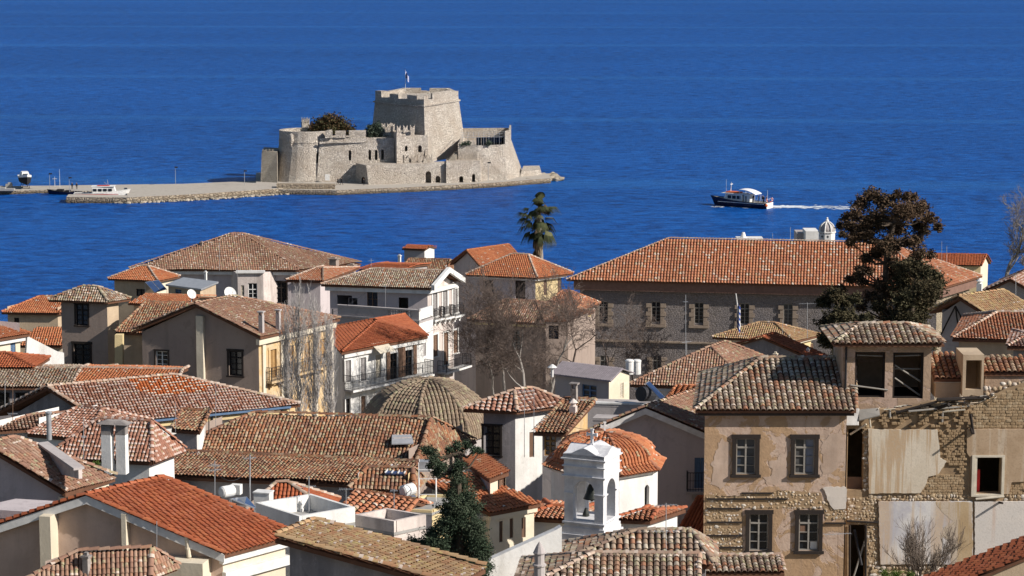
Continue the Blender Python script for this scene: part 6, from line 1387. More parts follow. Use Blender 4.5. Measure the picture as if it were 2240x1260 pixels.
def grow(p, d, L, r, lv, out, spread=.5, up=.15, kids=(2, 3), shrink=.72, seg=3, wob=.16, rmin=.006):
    steps = seg; q = p
    for i in range(steps):
        d = (d + Vector((random.gauss(0, wob), random.gauss(0, wob), random.gauss(0, wob) + up * .3))).normalized(); e = q + d * (L / steps); r1 = r * (1 - .35 / steps)
        out.append((q, e, r, max(r1, rmin))); q, r = e, max(r1, rmin)
        if lv > 0 and i < steps - 1 and random.random() < .75:
            s = d.orthogonal().normalized(); s.rotate(Matrix.Rotation(random.random() * 6.28, 3, d)); nd = (d + s * random.uniform(spread, spread * 1.8) + Vector((0, 0, up))).normalized()
            grow(q, nd, L * shrink * random.uniform(.55, .9), r * .5, lv - 1, out, spread, up, kids, shrink, seg, wob, rmin)
    if lv > 0:
        for _ in range(random.randint(*kids)):
            s = d.orthogonal().normalized(); s.rotate(Matrix.Rotation(random.random() * 6.28, 3, d)); nd = (d + s * random.uniform(spread * .5, spread * 1.3) + Vector((0, 0, up))).normalized()
            grow(q, nd, L * shrink * random.uniform(.75, 1.1), r * .66, lv - 1, out, spread, up, kids, shrink, seg, wob, rmin)
BK = plain('bark_dark', (.1, .075, .055), .95); BKP = plain('bark_pale', (.34, .31, .28), .95); BKG = plain('bark_grey', (.3, .27, .24), .95); TWB = plain('twigs_dun', (.17, .13, .11), .95); BKS = plain('bark_shrub', (.2, .16, .13), .95); TW = plain('twigs_brown', (.2, .14, .1), .95); TWG = plain('twigs_grey', (.5, .47, .45), .95)
# large pine, right
def clump(px, py, Y, rpx, sq=.8): p = D(px, py, Y); k = Y / 5340.; rpx *= 1.12; return (p, rpx * k, rpx * k, rpx * k * sq, (rpx * k) ** 2)
def tree_with_clumps(name, lab, cat, base, Yd, cl, mat, n, size, trunk_px, seed=1, tw=.25, droop=.2, extra=()):
    b = D(base[0], base[1], Yd); root = thing(name, lab, cat, (b.x, b.y, b.z)); segs = []; pts = [D(x, y, Yd) for x, y in trunk_px]
    for i, (p, q) in enumerate(zip(pts, pts[1:])): t0, t1 = 1 - i / len(pts), 1 - (i + 1) / len(pts); segs.append((p, q, tw * (.35 + .65 * t0), tw * (.35 + .65 * t1)))
    for c in cl:
        near = min(pts, key=lambda p: (p - c[0]).length + (3 if p.z > c[0].z else 0)); m = near.lerp(c[0], .5) + Vector((0, 0, -.25)); segs += [(near, m, tw * .3, tw * .2), (m, c[0], tw * .2, tw * .08)]
    tubes('trunk', segs, BK, root, 6); leaves('crown', mat, root, cl, n, size, seed=seed, droop=droop); return root
random.seed(5)
L1 = foliage_mat('pine_brownish', [(.04, .034, .022), (.09, .06, .038), (.15, .095, .06), (.06, .055, .034)]); L2 = foliage_mat('pine_green', [(.035, .038, .02), (.065, .06, .034), (.095, .08, .045), (.08, .058, .035)])
def cl(lst, Y, jit=2.0): return [(lambda c: (c[0] + Vector((0, random.uniform(-jit, jit), 0)), c[1], c[2], c[3], c[4]))(clump(x, y, Y, r)) for x, y, r in lst]
A = [(1985, 432, 10), (1968, 428, 9), (2002, 437, 10), (1915, 435, 16), (1940, 445, 18), (1890, 450, 14), (1965, 455, 20), (2000, 460, 16), (2025, 458, 13), (2035, 480, 14), (2018, 500, 14), (2045, 492, 9), (1870, 470, 14), (1855, 490, 12), (1850, 478, 8), (1840, 495, 8), (1835, 505, 7), (1880, 500, 18),
     (1905, 480, 20), (1935, 490, 22), (1965, 500, 20), (1860, 515, 12), (1900, 520, 16), (1930, 530, 18), (1955, 540, 16), (1985, 525, 14), (2000, 545, 13), (2015, 530, 10), (2030, 552, 9), (1990, 568, 12), (1870, 540, 9), (1925, 560, 14), (1890, 560, 8), (1905, 575, 10), (1950, 575, 12), (2024, 510, 10), (1875, 582, 8), (1905, 600, 10), (1880, 604, 8), (1870, 620, 10), (1845, 640, 10), (1925, 620, 14), (1952, 640, 16), (1915, 650, 12), (1940, 680, 16), (1920, 705, 14), (1900, 645, 12), (1960, 600, 16), (1985, 590, 14), (1890, 620, 10), (1910, 740, 14), (1880, 665, 12)]
tree_with_clumps('pine_tree', 'tall dark pine with brownish clumped crown rising above the long roof', 'tree', (1930, 790), 172, cl(A, 172), L1, 56000, .1, [(1930, 790), (1932, 700), (1937, 620), (1938, 575), (1945, 530), (1955, 490), (1970, 450)], 3, .3)
B_ = [(1985, 590, 16), (2010, 590, 18), (2035, 600, 16), (2048, 620, 14), (2040, 645, 18), (2015, 625, 22), (1985, 625, 20), (1965, 650, 18), (2000, 660, 24), (2030, 675, 16), (1975, 690, 22), (2010, 700, 20), (1950, 710, 18), (1985, 735, 20), (2020, 735, 16), (1955, 760, 18), (2000, 770, 18), (1930, 680, 12), (1925, 730, 14)]
tree_with_clumps('pine_tree', 'dense dark green pine standing right below the tall brownish one', 'tree', (1990, 800), 168, cl(B_, 168), L2, 42000, .1, [(1990, 800), (1990, 720), (1998, 650), (2005, 605)], 5, .25)
C_ = [(1830, 650, 14), (1812, 668, 12), (1850, 668, 14), (1868, 650, 10), (1832, 690, 18), (1808, 710, 14), (1860, 700, 16), (1885, 690, 12), (1840, 730, 18), (1812, 750, 14), (1875, 730, 16), (1900, 720, 12), (1850, 765, 18), (1820, 775, 10), (1885, 765, 14)]
tree_with_clumps('pine_tree', 'low dark bushy pine left of the tall one, in front of the stone wall', 'tree', (1850, 810), 166, cl(C_, 166), L2, 36000, .1, [(1850, 810), (1850, 740), (1848, 690)], 8, .2)
# conifer with drooping crown, bottom centre
L3 = foliage_mat('cypress_green', [(.03, .045, .03), (.05, .075, .045), (.08, .1, .065), (.11, .125, .08)])
Yc = 90
E_ = [(1000, 975, 9), (1020, 978, 9), (1038, 982, 8), (1050, 992, 7), (985, 985, 9), (940, 985, 10), (928, 980, 7), (950, 1000, 12), (965, 1015, 12), (955, 1030, 9), (940, 1022, 7), (1005, 998, 9), (1003, 1015, 12), (1002, 1040, 14), (1005, 1065, 18), (990, 1080, 14), (1020, 1085, 16), (1005, 1100, 22), (980, 1115, 16), (1030, 1115, 18), (1000, 1135, 26), (970, 1150, 18),
      (1040, 1150, 18), (1005, 1170, 28), (960, 1185, 22), (935, 1190, 18), (905, 1195, 14), (1045, 1185, 18), (1055, 1205, 14), (1000, 1210, 30), (960, 1222, 22), (925, 1215, 14), (1045, 1230, 20), (1010, 1250, 30), (970, 1262, 22), (1050, 1262, 16), (892, 1205, 9), (1062, 1215, 10), (915, 1235, 16), (1060, 1245, 12), (1035, 1168, 16), (948, 1165, 12)]
tree_with_clumps('cypress', 'ragged dark green cypress with a drooping crooked top at the bottom centre', 'tree', (1005, 1300), Yc, cl(E_, Yc, .5), L3, 110000, .04, [(1005, 1300), (1005, 1200), (1003, 1100), (1002, 1030), (1005, 990)], 11, .2, .5)
# palm
Yp = 242; b = D(1182, 640, Yp); pt = thing('palm_tree', 'tall fan palm with a skirt of dead fronds standing against the sea', 'palm tree', b)
tp_ = [D(x, y, Yp) for x, y in ((1183, 640), (1183, 570), (1182, 530), (1180, 490), (1178, 462))]; sg = [(p, q, .26, .22) for p, q in zip(tp_, tp_[1:])]; tubes('trunk', sg, BKG, pt, 8)
rg = random.Random(3); cc_ = D(1177, 462, Yp); LF = foliage_mat('palm_green', [(.03, .035, .018), (.065, .075, .035), (.13, .13, .07)]); LD = foliage_mat('palm_dead', [(.16, .1, .06), (.28, .2, .13), (.38, .3, .2)])
def frond(par, c, az, el, ln, fan, mat, nm):
    V, Fq, R_ = [], [], []; d = Vector((math.cos(az) * math.cos(el), math.sin(az) * math.cos(el), math.sin(el))); s = d.cross(Vector((0, 0, 1))).normalized(); up = s.cross(d)
    e = c + d * ln * .45; k = 0; rv = rg.random()
    for q in (0, 1): V += [c + s * .03, c - s * .03, e - s * .02, e + s * .02][0:4] if q == 0 else []
    Fq.append((0, 1, 2, 3)); R_ += [.6] * 4
    for i in range(17):
        a = (i / 16 - .5) * fan; dd = (d * math.cos(a) + s * math.sin(a)).normalized(); l2 = ln * .6 * (1 - .25 * abs(i / 8 - 1)); t = s * math.cos(a) - d * math.sin(a); m = e + dd * l2 * .6; f = e + dd * l2 + Vector((0, 0, -.5 * l2 - .2 * abs(a))); k = len(V)
        V += [e, m + t * .05, f, m - t * .05]; Fq.append((k, k + 1, k + 2, k + 3)); R_ += [min(1, max(0, rv + rg.uniform(-.2, .2)))] * 4
    npmesh(nm, V, Fq, mat, par, dict(rnd=R_))
for i in range(44):
    az = rg.random() * 6.28; el = rg.uniform(-.9, 1.35); frond(pt, cc_ + Vector((0, 0, rg.uniform(-1.5, .8))), az, el, rg.uniform(1.7, 2.7), 1.8, LF, 'frond')
for i in range(34): frond(pt, cc_ + Vector((0, 0, -.8 - rg.random() * 2.6)), rg.random() * 6.28, rg.uniform(-1.5, -1.15), rg.uniform(1.2, 1.9), .9, LD, 'dead_frond')
for i in range(10): frond(pt, cc_ + Vector((0, 0, rg.uniform(-.5, .3))), rg.uniform(-1.2, .8), rg.uniform(-.2, .7), 1.2, .8, LD, 'dead_frond')
# bare trees
def bare(lab, px, py, Y, L, r, lv, mat, lean=(0, 0), seed=1, name='bare_tree', tm=None, **k):
    random.seed(seed); b = D(px, py, Y); t = thing(name, lab, 'tree', b); out = []; grow(b, Vector((lean[0], lean[1], 1)).normalized(), L, r, lv, out, **k)
    big = [s for s in out if s[2] > .03]; small = [s for s in out if s[2] <= .03]
    if big: tubes('trunk', big, mat, t, 5)
    if small: tubes('twigs', small, tm or mat, t, 3)
    return len(out)
N = 0
for q in ((1105, 880, 166, 3.0, .12, -.5, 2), (1150, 885, 164, 3.2, .13, -.1, 4), (1080, 870, 168, 2.4, .09, -.2, 6), (1200, 880, 167, 3.0, .12, .5, 9)):
    N += bare('bare plane tree with pale forked limbs, %s' % {2: 'left of the pair before the brown tiled house', 4: 'middle of the group before the plain beige block', 6: 'thin one beside the mansion facade', 9: 'leaning right towards the long stone wall'}[q[6]], q[0], q[1], q[2], q[3], q[4], 6, BKP, (q[5], 0), q[6], tm=TWB, spread=.66, up=.1, kids=(2, 3), shrink=.77, rmin=.008)
for q in ((1265, 850, 176, 2.9, .1, 12), (1330, 850, 178, 2.7, .09, 15), (1385, 840, 180, 2.4, .07, 19)):
    N += bare('bare brown-twigged tree before the long stone wall, %s' % {12: 'left', 15: 'middle', 19: 'right'}[q[5]] + ' of three', q[0], q[1], q[2], q[3], q[4], 6, TWB, (0, 0), q[5], tm=TWB, spread=.75, up=.05, kids=(2, 2), shrink=.78, rmin=.01)
for q in ((2200, 625, 205, 3.0, .2, 0, 21), (2235, 620, 206, 2.6, .14, .2, 23)):
    N += bare('leafless pale tree against the sea at the right edge, %s' % {21: 'larger', 23: 'smaller and cut by the frame'}[q[6]], q[0], q[1], q[2], q[3], q[4], 6, BKG, (q[5], 0), q[6], tm=BKG, spread=.42, up=.1, kids=(2, 3), shrink=.78, rmin=.009)
# poplars: upright bundles of thin branches
def poplar(lab, px, yb, yt, Y, wpx, seed):
    random.seed(seed); b = D(px, yb, Y); top = D(px, yt, Y); h = top.z - b.z; t = thing('poplar', lab, 'tree', b); segs = []; w = wpx * Y / 5340.
    prev = b
    for i in range(1, 9): q = b + Vector((random.gauss(0, .08), random.gauss(0, .08), h * i / 8)); segs.append((prev, q, .13 * (1 - i / 9.5), .13 * (1 - (i + 1) / 9.5))); prev = q
    tw = []
    for i in range(58):
        z0 = random.random() ** 1.2 * .8; a = random.random() * 6.28; p = b + Vector((0, 0, z0 * h)); rr_ = w * random.uniform(.3, 1) * (1 - z0 * .6); l_ = h * random.uniform(.15, .4) * (1 - z0 * .4); r = .03 * (1 - z0 * .6); k = 7
        for j in range(k):
            f = (j + 1) / k; q = b + Vector((math.cos(a) * rr_ * f ** .6 + random.gauss(0, .05), math.sin(a) * rr_ * f ** .6 + random.gauss(0, .05), z0 * h + l_ * f)); tw.append((p, q, r, r * .8)); r *= .8
            for m in range(3):
                d = Vector((random.gauss(0, .3), random.gauss(0, .3), 1)).normalized(); e = q + d * random.uniform(.25, .8); tw.append((q, e, .009, .006))
            p = q
    tubes('trunk', segs, BKG, t, 6); tubes('twigs', tw, TWG, t, 3)
for q in (('bare upright poplar before the ochre facade, tallest of four', 657, 925, 622, 150, 34, 41), ('bare upright poplar, second from the left before the ochre facade', 690, 925, 650, 149, 30, 42), ('bare upright poplar next to the white balcony house', 722, 925, 690, 148, 22, 43), ('bare upright poplar nearest the ochre balcony, leftmost', 628, 920, 690, 151, 24, 44)): poplar(*q)
# shrub in front of the ruined wall
random.seed(51); b = D(2008, 1262, 107); t = thing('bare_shrub', 'leafless shrub with fine arching stems before the faded wall panel', 'shrub', b); out = []
for i in range(13):
    x = random.uniform(-1.4, 1.5); grow(b + Vector((random.uniform(-.25, .25), random.uniform(-.3, .3), -.3)), Vector((x, random.uniform(-.3, .3), 1)).normalized(), random.uniform(.85, 1.3), random.uniform(.018, .032), 4, out, spread=.42, up=.25, kids=(1, 2), shrink=.8, seg=4, wob=.13, rmin=.0065)
tubes('stems', out, BKS, t, 4)
# castle shrubs
LB = foliage_mat('shrub_russet', [(.09, .06, .03), (.14, .08, .045), (.06, .065, .03), (.1, .08, .04)]); LG = foliage_mat('shrub_grey_green', [(.05, .07, .05), (.09, .11, .08)])
def bush(lab, lst, Y, mat, n, s, seed):
    c_ = [clump(x, y, Y, r) for x, y, r in lst]; b = min((c[0] for c in c_), key=lambda p: p.z); t = thing('shrub', lab, 'shrub', (b.x, b.y, b.z - 1)); tubes('trunk', [(Vector((b.x, b.y, b.z - 2)), c[0], .15, .05) for c in c_], BK, t, 4); leaves('crown', mat, t, c_, n, s, seed=seed)
bush('big russet shrub growing on top of the round castle bastion', [(720, 262, 16), (705, 272, 16), (690, 280, 12), (740, 272, 16), (755, 282, 14), (722, 280, 20), (770, 288, 8)], 650, LB, 9000, .3, 61)
bush('grey-green shrub beside the castle gate turret', [(812, 285, 12), (825, 280, 10), (822, 292, 13), (806, 296, 8)], 645, LG, 4000, .28, 62)
bush('small green shrub under the castle pergola', [(1022, 315, 6), (1012, 318, 5), (1070, 313, 5)], 645, LG, 1200, .2, 63)
bush('bright green weeds at the foot of the faded wall panel', [(1935, 1255, 10), (1960, 1258, 12), (1990, 1258, 9)], 106, foliage_mat('weeds', [(.06, .1, .02), (.12, .18, .04)]), 2500, .03, 64)
bush('rooftop planter greenery beside the twin chimneys', [(200, 1018, 5), (212, 1014, 6), (190, 1022, 4)], 103, MC.get('x') or foliage_mat('planter', [(.06, .1, .02), (.12, .18, .04)]), 900, .03, 65)
# ================================================================ rooftop clutter
random.seed(77)
def chimney(lab, px, yb, yt, Y, wpx, mat=P_grey, cap='slab', dpx=None):
    Y = surfY(px, yb, Y, 9) + .15; b, t = D(px, yb, Y), D(px, yt, Y); w = wpx * Y / 5340.; r = thing('chimney', lab, 'chimney', (b.x, b.y, b.z - .4)); a = rad(20); ax = (Vector((math.cos(a), -math.sin(a), 0)), Vector((math.sin(a), math.cos(a), 0)), Vector((0, 0, 1))); h = t.z - b.z
    mb = MB(); mb.box((b.x, b.y, b.z + h / 2 - .2), (w * .8, w * .8, h + .4), ax); mb.build('stack', mat, r)
    mb = MB()
    if cap == 'slab':
        mb.box((b.x, b.y, t.z + .02), (w * 1.15, w * 1.1, .07), ax); mb.box((b.x, b.y, t.z + .11), (w * .5, w * .5, .1), ax)
    elif cap == 'cowl': mb.lathe((b.x, b.y, t.z), [(w * .35, 0), (w * .3, .15), (w * .6, .17), (w * .1, .35)], 8)
    else:
        for s_ in (-1, 1): mb.box(Vector((b.x, b.y, t.z + .1)) + ax[0] * s_ * w * .3, (w * .15, w * .7, .2), ax)
        mb.box((b.x, b.y, t.z + .24), (w * 1.2, w * 1.1, .08), ax)
    mb.build('cap', mat, r)
P_soot = plaster('plaster_sooty', (.22, .2, .19), (.4, .36, .33), (.06, .05, .05), sc=1.5, streak=.6)
for q in (('square chimney on the brown right slope of the big pyramid roof', 731, 590, 566, 234, 20, P_brown), ('squat chimney stub right of the square one', 770, 590, 580, 232, 16, P_brown), ('tiny chimney on the left slope of the big pyramid roof', 441, 545, 531, 240, 7, P_brown),
          ('pale chimney on the big beige gable roof, left of two', 572, 728, 690, 156.5, 12, P_grey, 'gap'), ('pale chimney on the big beige gable roof, right of two', 609, 722, 686, 157.5, 11, P_grey, 'gap'),
          ('white flue beside the grey corrugated lean-to', 450, 615, 596, 222, 6, P_white), ('slim white chimney beside the small old tiled roof', 874, 592, 560, 236, 7, P_white), ('white bottle-shaped chimney near the right edge', 2142, 644, 620, 165, 14, P_white, 'cowl'),
          ('peeling chimney behind the corner house', 1256, 882, 850, 121, 16, P_soot, 'gap'), ('round-topped chimney stub on the old lean-to tiles', 1254, 905, 888, 114.5, 18, P_pink, 'cowl'), ('dark chimney on the mossy bottom left roof', 190, 1262, 1218, 75, 17, P_soot), ('white chimney before the yellow hip-roofed house', 1767, 788, 765, 173, 7, P_white),
          ('small white vent on the long white flat roof', 660, 1121, 1112, 96, 9, P_white, 'cowl'), ('broken chimney stump on the dark gabled shed', 1696, 800, 775, 150, 9, P_cream)): chimney(*q)
# twin chimneys under one slab
b = D(250, 1006, 104); tw_ = thing('twin_chimney', 'pair of white chimney stacks sharing one dark weathered cap', 'chimney', (b.x, b.y, b.z - .6)); a = rad(12); ax = (Vector((math.cos(a), -math.sin(a), 0)), Vector((math.sin(a), math.cos(a), 0)), Vector((0, 0, 1)))
h_ = D(250, 950, 104).z - b.z; k = 104 / 5340.
for px in (236, 268):
    mb = MB(); c_ = Vector((b.x + (px - 250) * k, b.y, b.z)); mb.box(c_ + Vector((0, 0, h_ / 2 - .3)), (22 * k, 20 * k, h_ + .6), ax); mb.build('stack', P_white, tw_)
    mb = MB(); mb.box(c_ + Vector((0, 0, h_ + .22)), (22 * k, 20 * k, .44), ax); mb.build('sooty_vent', P_soot, tw_)
mb = MB(); c_ = Vector((b.x + 2 * k, b.y, b.z + h_ + .48)); q = [c_ + ax[0] * x * k + ax[1] * y * k for x, y in ((-38, -18), (38, -18), (38, 18), (-38, 18))]; mb.prism(q, [c_ + (p - c_) * .5 + Vector((0, 0, .14)) for p in q]); mb.build('cap', P_soot, tw_)
mb = MB(); p = D(108, 962, 113); t = D(108, 904, 113).z; mb.tube(p, (p.x, p.y, t), .12, n=12); mb.lathe((p.x, p.y, t), [(.16, 0), (.16, .06), (.05, .1)], 12); mb.build('metal_flue', M_('galvanised'), label='shiny metal flue pipe above the walled yard at the left', cat='flue')
mb = MB(); p = D(1208, 806, 142); mb.tube(p - Vector((0, 0, .5)), p + Vector((0, 0, .1)), .08, n=8); mb.lathe((p.x, p.y, p.z + .05), [(.1, 0), (.3, .02), (.05, .2)], 8); mb.build('vent_cowl', M_('white_paint'), label='white vent cowl at the left corner of the corrugated roof', cat='vent')
for px, lab in ((1377, 'white cylindrical water tank on the corrugated roof, left of two'), (1393, 'white cylindrical water tank on the corrugated roof, right of two')):
    c = D(px, 818, 144 + (px - 1377) * .05); tk = thing('water_tank', lab, 'water tank', c); mb = MB(); mb.sm = False; mb.lathe(c, [(.24, 0), (.24, .75), (.27, .76), (.27, .82)], 14); mb.build('body', M_('white_paint'), tk); mb = MB(); mb.lathe(c + Vector((0, 0, .82)), [(.24, 0), (.2, .05), (.02, .07)], 14); mb.build('lid', M_('white_paint'), tk)
def dish(lab, px, py, Y, rpx, az=-.6, mast=True):
    c = D(px, py, Y); r = rpx * Y / 5340.; d = thing('satellite_dish', lab, 'satellite dish', (c.x, c.y, c.z - r - .5)); n = Vector((math.sin(az), -math.cos(az), .55)).normalized(); u = n.cross(Vector((0, 0, 1))).normalized(); v = u.cross(n); mb = MB(); mb.sm = True; k = 20; R_ = []
    for ring, (f, dz) in enumerate(((.02, 0), (.5, .06), (.85, .17), (1, .24))): R_.append([c + (u * math.cos(6.2832 * i / k) + v * math.sin(6.2832 * i / k)) * r * f + n * dz * r * 1.2 for i in range(k)])
    for A_, B2 in zip(R_, R_[1:]):
        for i in range(k): j = (i + 1) % k; mb.face([A_[i], A_[j], B2[j], B2[i]]); mb.face([B2[i] - n * .02, B2[j] - n * .02, A_[j] - n * .02, A_[i] - n * .02])
    mb.build('bowl', M_('white_paint'), d); mb = MB(); mb.tube(c - n * .05, (c.x, c.y + .15, c.z - r - .5), .04); mb.tube(c - v * r, c + n * r * .9, .02, n=4); mb.build('bracket', M_('steel'), d)
dish('white satellite dish, left of two near the beige gable ridge', 418, 644, 190, 11, .7); dish('larger white satellite dish, right of two near the beige gable ridge', 502, 643, 186, 15, .7)
dish('small white dish on the right edge roof', 2232, 745, 128, 8, -.5)
def panel(lab, quad, Y, cat='solar panel', tank=None, name='solar_panel', n=2):
    """quad: px,py,dy of four corners"""
    q = [D(x, y, Y + dy) for x, y, dy in quad]; c = sum(q, Vector()) / 4; t = thing(name, lab, cat, (c.x, c.y, c.z - .6)); nn = (q[1] - q[0]).cross(q[3] - q[0]).normalized(); nn = nn if nn.z > 0 else -nn
    for i in range(n):
        a0, a1 = q[0].lerp(q[1], i / n + .01), q[0].lerp(q[1], (i + 1) / n - .01); b0, b1 = q[3].lerp(q[2], i / n + .01), q[3].lerp(q[2], (i + 1) / n - .01); mb = MB(); mb.prism([p - nn * .05 for p in (a0, a1, b1, b0)], [p for p in (a0, a1, b1, b0)]); pl = mb.build('collector', M_('galvanised'), t)
        cen = (a0 + a1 + b0 + b1) / 4; s = [cen + (p - cen) * .93 + nn * .006 for p in (a0, a1, b1, b0)]; mb = MB(); mb.prism([p - nn * .01 for p in s], s); mb.build('glass', M_('solar_glass'), pl)
    mb = MB()
    for p in q: mb.tube(p - nn * .03, (p.x, p.y, c.z - .6), .02, n=4)
    mb.build('stand', M_('steel'), t)
    if tank:
        a, b, r = D(tank[0], tank[1], Y + tank[4]), D(tank[2], tank[3], Y + tank[4] + .35), tank[5]; d = (b - a).normalized(); mb = MB(); mb.sm = False; mb.tube(a, b, r, n=16); mb.tube(a - d * .06, a, r * .75, r, n=16); mb.tube(b, b + d * .06, r, r * .75, n=16); mb.build('tank', M_('white_paint'), t)
panel('solar water heater with a horizontal white tank on the dark flat roof', ((888, 1114, -.2), (928, 1113, 0), (908, 1082, 1.2), (875, 1089, 1.0)), 99, tank=(882, 1075, 903, 1069, 1.2, .26))
panel('solar water heater with a grey tank behind the red roof ridge', ((506, 1090, .0), (563, 1113, -.2), (540, 1086, .9), (502, 1090, 1.3)), 95, tank=(486, 1077, 508, 1073, 1.0, .24))
panel('tilted bank of solar collectors behind the terrace wall', ((1412, 838, 1.4), (1420, 833, 1.6), (1459, 873, .0), (1453, 882, -.2)), 133, n=1)
panel('blue solar panels on the front of the small orange hip roof house', ((338, 640, -.4), (365, 632, 0), (347, 612, 1.2), (317, 617, 1.0)), 211)
mb = MB(); p = D(1400, 868, 134); q = D(1404, 868, 135.5); mb.tube(D(1402, 862, 134), D(1424, 862, 134.6), .42, n=16); mb.build('boiler', M_('iron'), label='large dark boiler drum under the tilted collectors', cat='boiler')
wh = D(577, 1120, 97); mb = MB(); a = rad(15); ax = (Vector((math.cos(a), -math.sin(a), 0)), Vector((math.sin(a), math.cos(a), 0)), Vector((0, 0, 1))); mb.box(wh + Vector((0, 0, .35)), (.66, .5, .95), ax); mb.box(wh + Vector((0, 0, .84)), (.72, .56, .05), ax); mb.build('water_box', M_('white_paint'), label='white box cabinet beside the grey-tanked solar heater', cat='cabinet')
mb = MB(); p = D(517, 1070, 98); mb.box(p, (.42, .3, .4), ax); mb.build('stair_box', P_white, label='small white stair head behind the red roof', cat='stair head')
# steel tower with tank by the cypress
tw0 = D(938, 1116, 99); stt = thing('tank_stand', 'tall white steel stand with a grey box tank beside the cypress', 'tank stand', tw0); mb = MB(); k = 99 / 5340.; zt = D(938, 1012, 99).z
for x in (-22, 16):
    for y in (0, .7): mb.tube((tw0.x + x * k, tw0.y + y, tw0.z), (tw0.x + x * k, tw0.y + y, zt), .022, n=5)
for z in (.33, .66, .85):
    zz_ = tw0.z + (zt - tw0.z) * z; mb.tube((tw0.x - 22 * k, tw0.y, zz_), (tw0.x + 16 * k, tw0.y, zz_), .02, n=4); mb.tube((tw0.x + 16 * k, tw0.y, zz_), (tw0.x + 16 * k, tw0.y + .7, zz_ + .04), .02, n=4)
mb.build('frame', M_('white_paint'), stt); mb = MB(); mb.box((tw0.x - 8 * k, tw0.y + .35, zt - .2), (24 * k, .5, .42)); mb.build('tank', M_('galvanised'), stt)
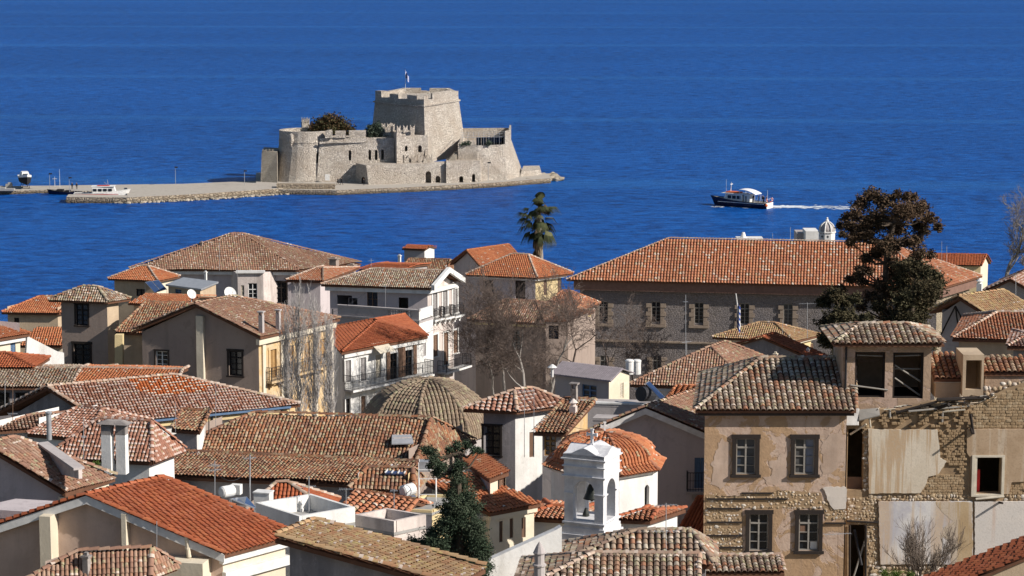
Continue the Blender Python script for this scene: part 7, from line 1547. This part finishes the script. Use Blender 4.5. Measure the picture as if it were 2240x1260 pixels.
# aerials
def aerial(lab, px, yb, yt, Y, arms=(), r=.018, mat=None):
    b, t = D(px, yb, Y), D(px, yt, Y); a = thing('tv_aerial', lab, 'aerial', b); mb = MB(); mb.tube(b, t, r, n=5); mb.build('mast', mat or M_('galvanised'), a)
    for (y, l_, ang) in arms:
        c = D(px, y, Y); d = Vector((math.cos(ang), math.sin(ang), 0)); s = Vector((-d.y, d.x, 0)); mb = MB(); L_ = l_ * Y / 5340.; mb.tube(c - d * L_ * .5, c + d * L_ * .5, .012, n=4)
        for i in range(9): e = c + d * L_ * (i / 8 - .5); mb.tube(e - s * .3 * (1 - i * .06), e + s * .3 * (1 - i * .06), .006, n=3)
        mb.build('yagi', M_('galvanised'), a)
for q in (('tall aerial mast rising from the white flat roof', 547, 1095, 995, 98, ((1002, 26, .3),), .03), ('aerial mast left of the tall one above the grey tank', 470, 1095, 1008, 97, ((1028, 30, .5), (1018, 24, -.4)), .02), ('aerial on the white flat roof parapet', 676, 1140, 1042, 95, ((1064, 30, .2),), .02),
          ('aerial before the small old tiled roof', 757, 1118, 1068, 97, ((1070, 30, 0),), .016), ('aerial left of the solar heater with the white tank', 862, 1112, 1070, 96, ((1073, 16, 0),), .018), ('thin aerial before the speckled roof, right one', 472, 965, 838, 119, (), .014), ('thin aerial in front of the speckled roof valley', 183, 1035, 915, 100, ((955, 12, .4),), .014),
          ('rusty aerial mast at the far left', 28, 960, 840, 113, ((905, 20, .3),), .016, M_('shutter_brown')), ('thin mast left of the rusty aerial', 11, 890, 830, 118, (), .016), ('aerial on the corner house roof, left', 1147, 1000, 850, 116, ((855, 40, .1),), .014), ('aerial on the corner house roof, right', 1168, 1000, 848, 115.5, (), .014),
          ('aerial on the long wall behind the brown hipped roof', 1500, 800, 645, 170, ((660, 10, .2),), .02), ('aerial above the middle right hip roof', 1502, 790, 745, 158, ((748, 26, .6),), .02), ('aerial behind the yellow house', 1766, 740, 662, 185, ((664, 36, .1),), .02), ('aerial on the yellow house roof', 1712, 755, 700, 184, (), .015),
          ('aerial on the dark shaded roof with a long boom', 1457, 1225, 1100, 92, ((1162, 62, .1), (1105, 50, .2)), .018), ('thin aerial before the derelict mansion', 1833, 1262, 1168, 100, ((1168, 60, .2),), .012, M_('shutter_brown')), ('mast standing behind the long orange roof', 1690, 540, 510, 262, (), .02), ('taller mast behind the long orange roof', 1729, 540, 497, 262, (), .025),
          ('thin mast near the long roof right end, left of two', 2060, 575, 528, 262, (), .02), ('thin mast near the long roof right end, right of two', 2071, 575, 538, 262, (), .025), ('aerial on the beige gabled roof ridge', 480, 592, 530, 230, ((560, 14, .3),), .02), ('aerial beside the bay of the pyramid-roofed house', 519, 605, 555, 226, (), .016),
          ('aerial on the pediment mansion wall', 843, 690, 622, 192, ((626, 12, .3),), .015), ('aerial on the red roof bargeboard', 343, 1216, 1140, 83, ((1208, 40, .3),), .014), ('slim black vent mast above the balcony house roof', 728, 712, 676, 168, (), .05, M_('iron')), ('aerial by the speckled shed', 384, 945, 880, 112, (), .012), ('aerial at the white wall corner of the speckled roof', 457, 950, 890, 117, (), .03, M_('iron')),
          ('roof mast on the small red roof by the sea', 812, 585, 565, 225, ((570, 12, .4),), .02), ('aerial on the house right of the grey gable', 2222, 660, 600, 160, (), .02)): aerial(*q)
flag(1619, 716, 642, 180, .55, 1.9, 'blue and white striped flag hanging on a slanted pole before the stone wall', tilt=-.35, cloth_at=.22)
def cable(lab, p, q, sag_=.5):
    a, b = D(*p), D(*q); pts = [a.lerp(b, i / 14) - Vector((0, 0, sag_ * 4 * (i / 14) * (1 - i / 14))) for i in range(15)]; mb = MB()
    for x, y in zip(pts, pts[1:]): mb.tube(x, y, .012, n=4, cap=False)
    mb.build('cable', M_('iron'), label=lab, cat='cable')
for q in (('thin cable strung from the small old tiled roof to the grey flat roof', (777, 1073, 97), (930, 1158, 94), .2), ('cable sagging between the aerials above the red roof', (470, 1030, 97), (547, 1020, 98), .5), ('cable crossing in front of the long stone wall', (1240, 742, 200), (1560, 748, 186), .6), ('cable hanging before the derelict mansion corner', (1457, 1180, 92), (1620, 1168, 99), .5),
          ('cable running from the corner house aerial to the church dome', (1147, 870, 116), (1300, 940, 108), .4), ('cable from the beige gable house to the pediment mansion', (610, 700, 160), (800, 640, 190), .7)): cable(*q)
print('tiles', TILES, 'branches', N)
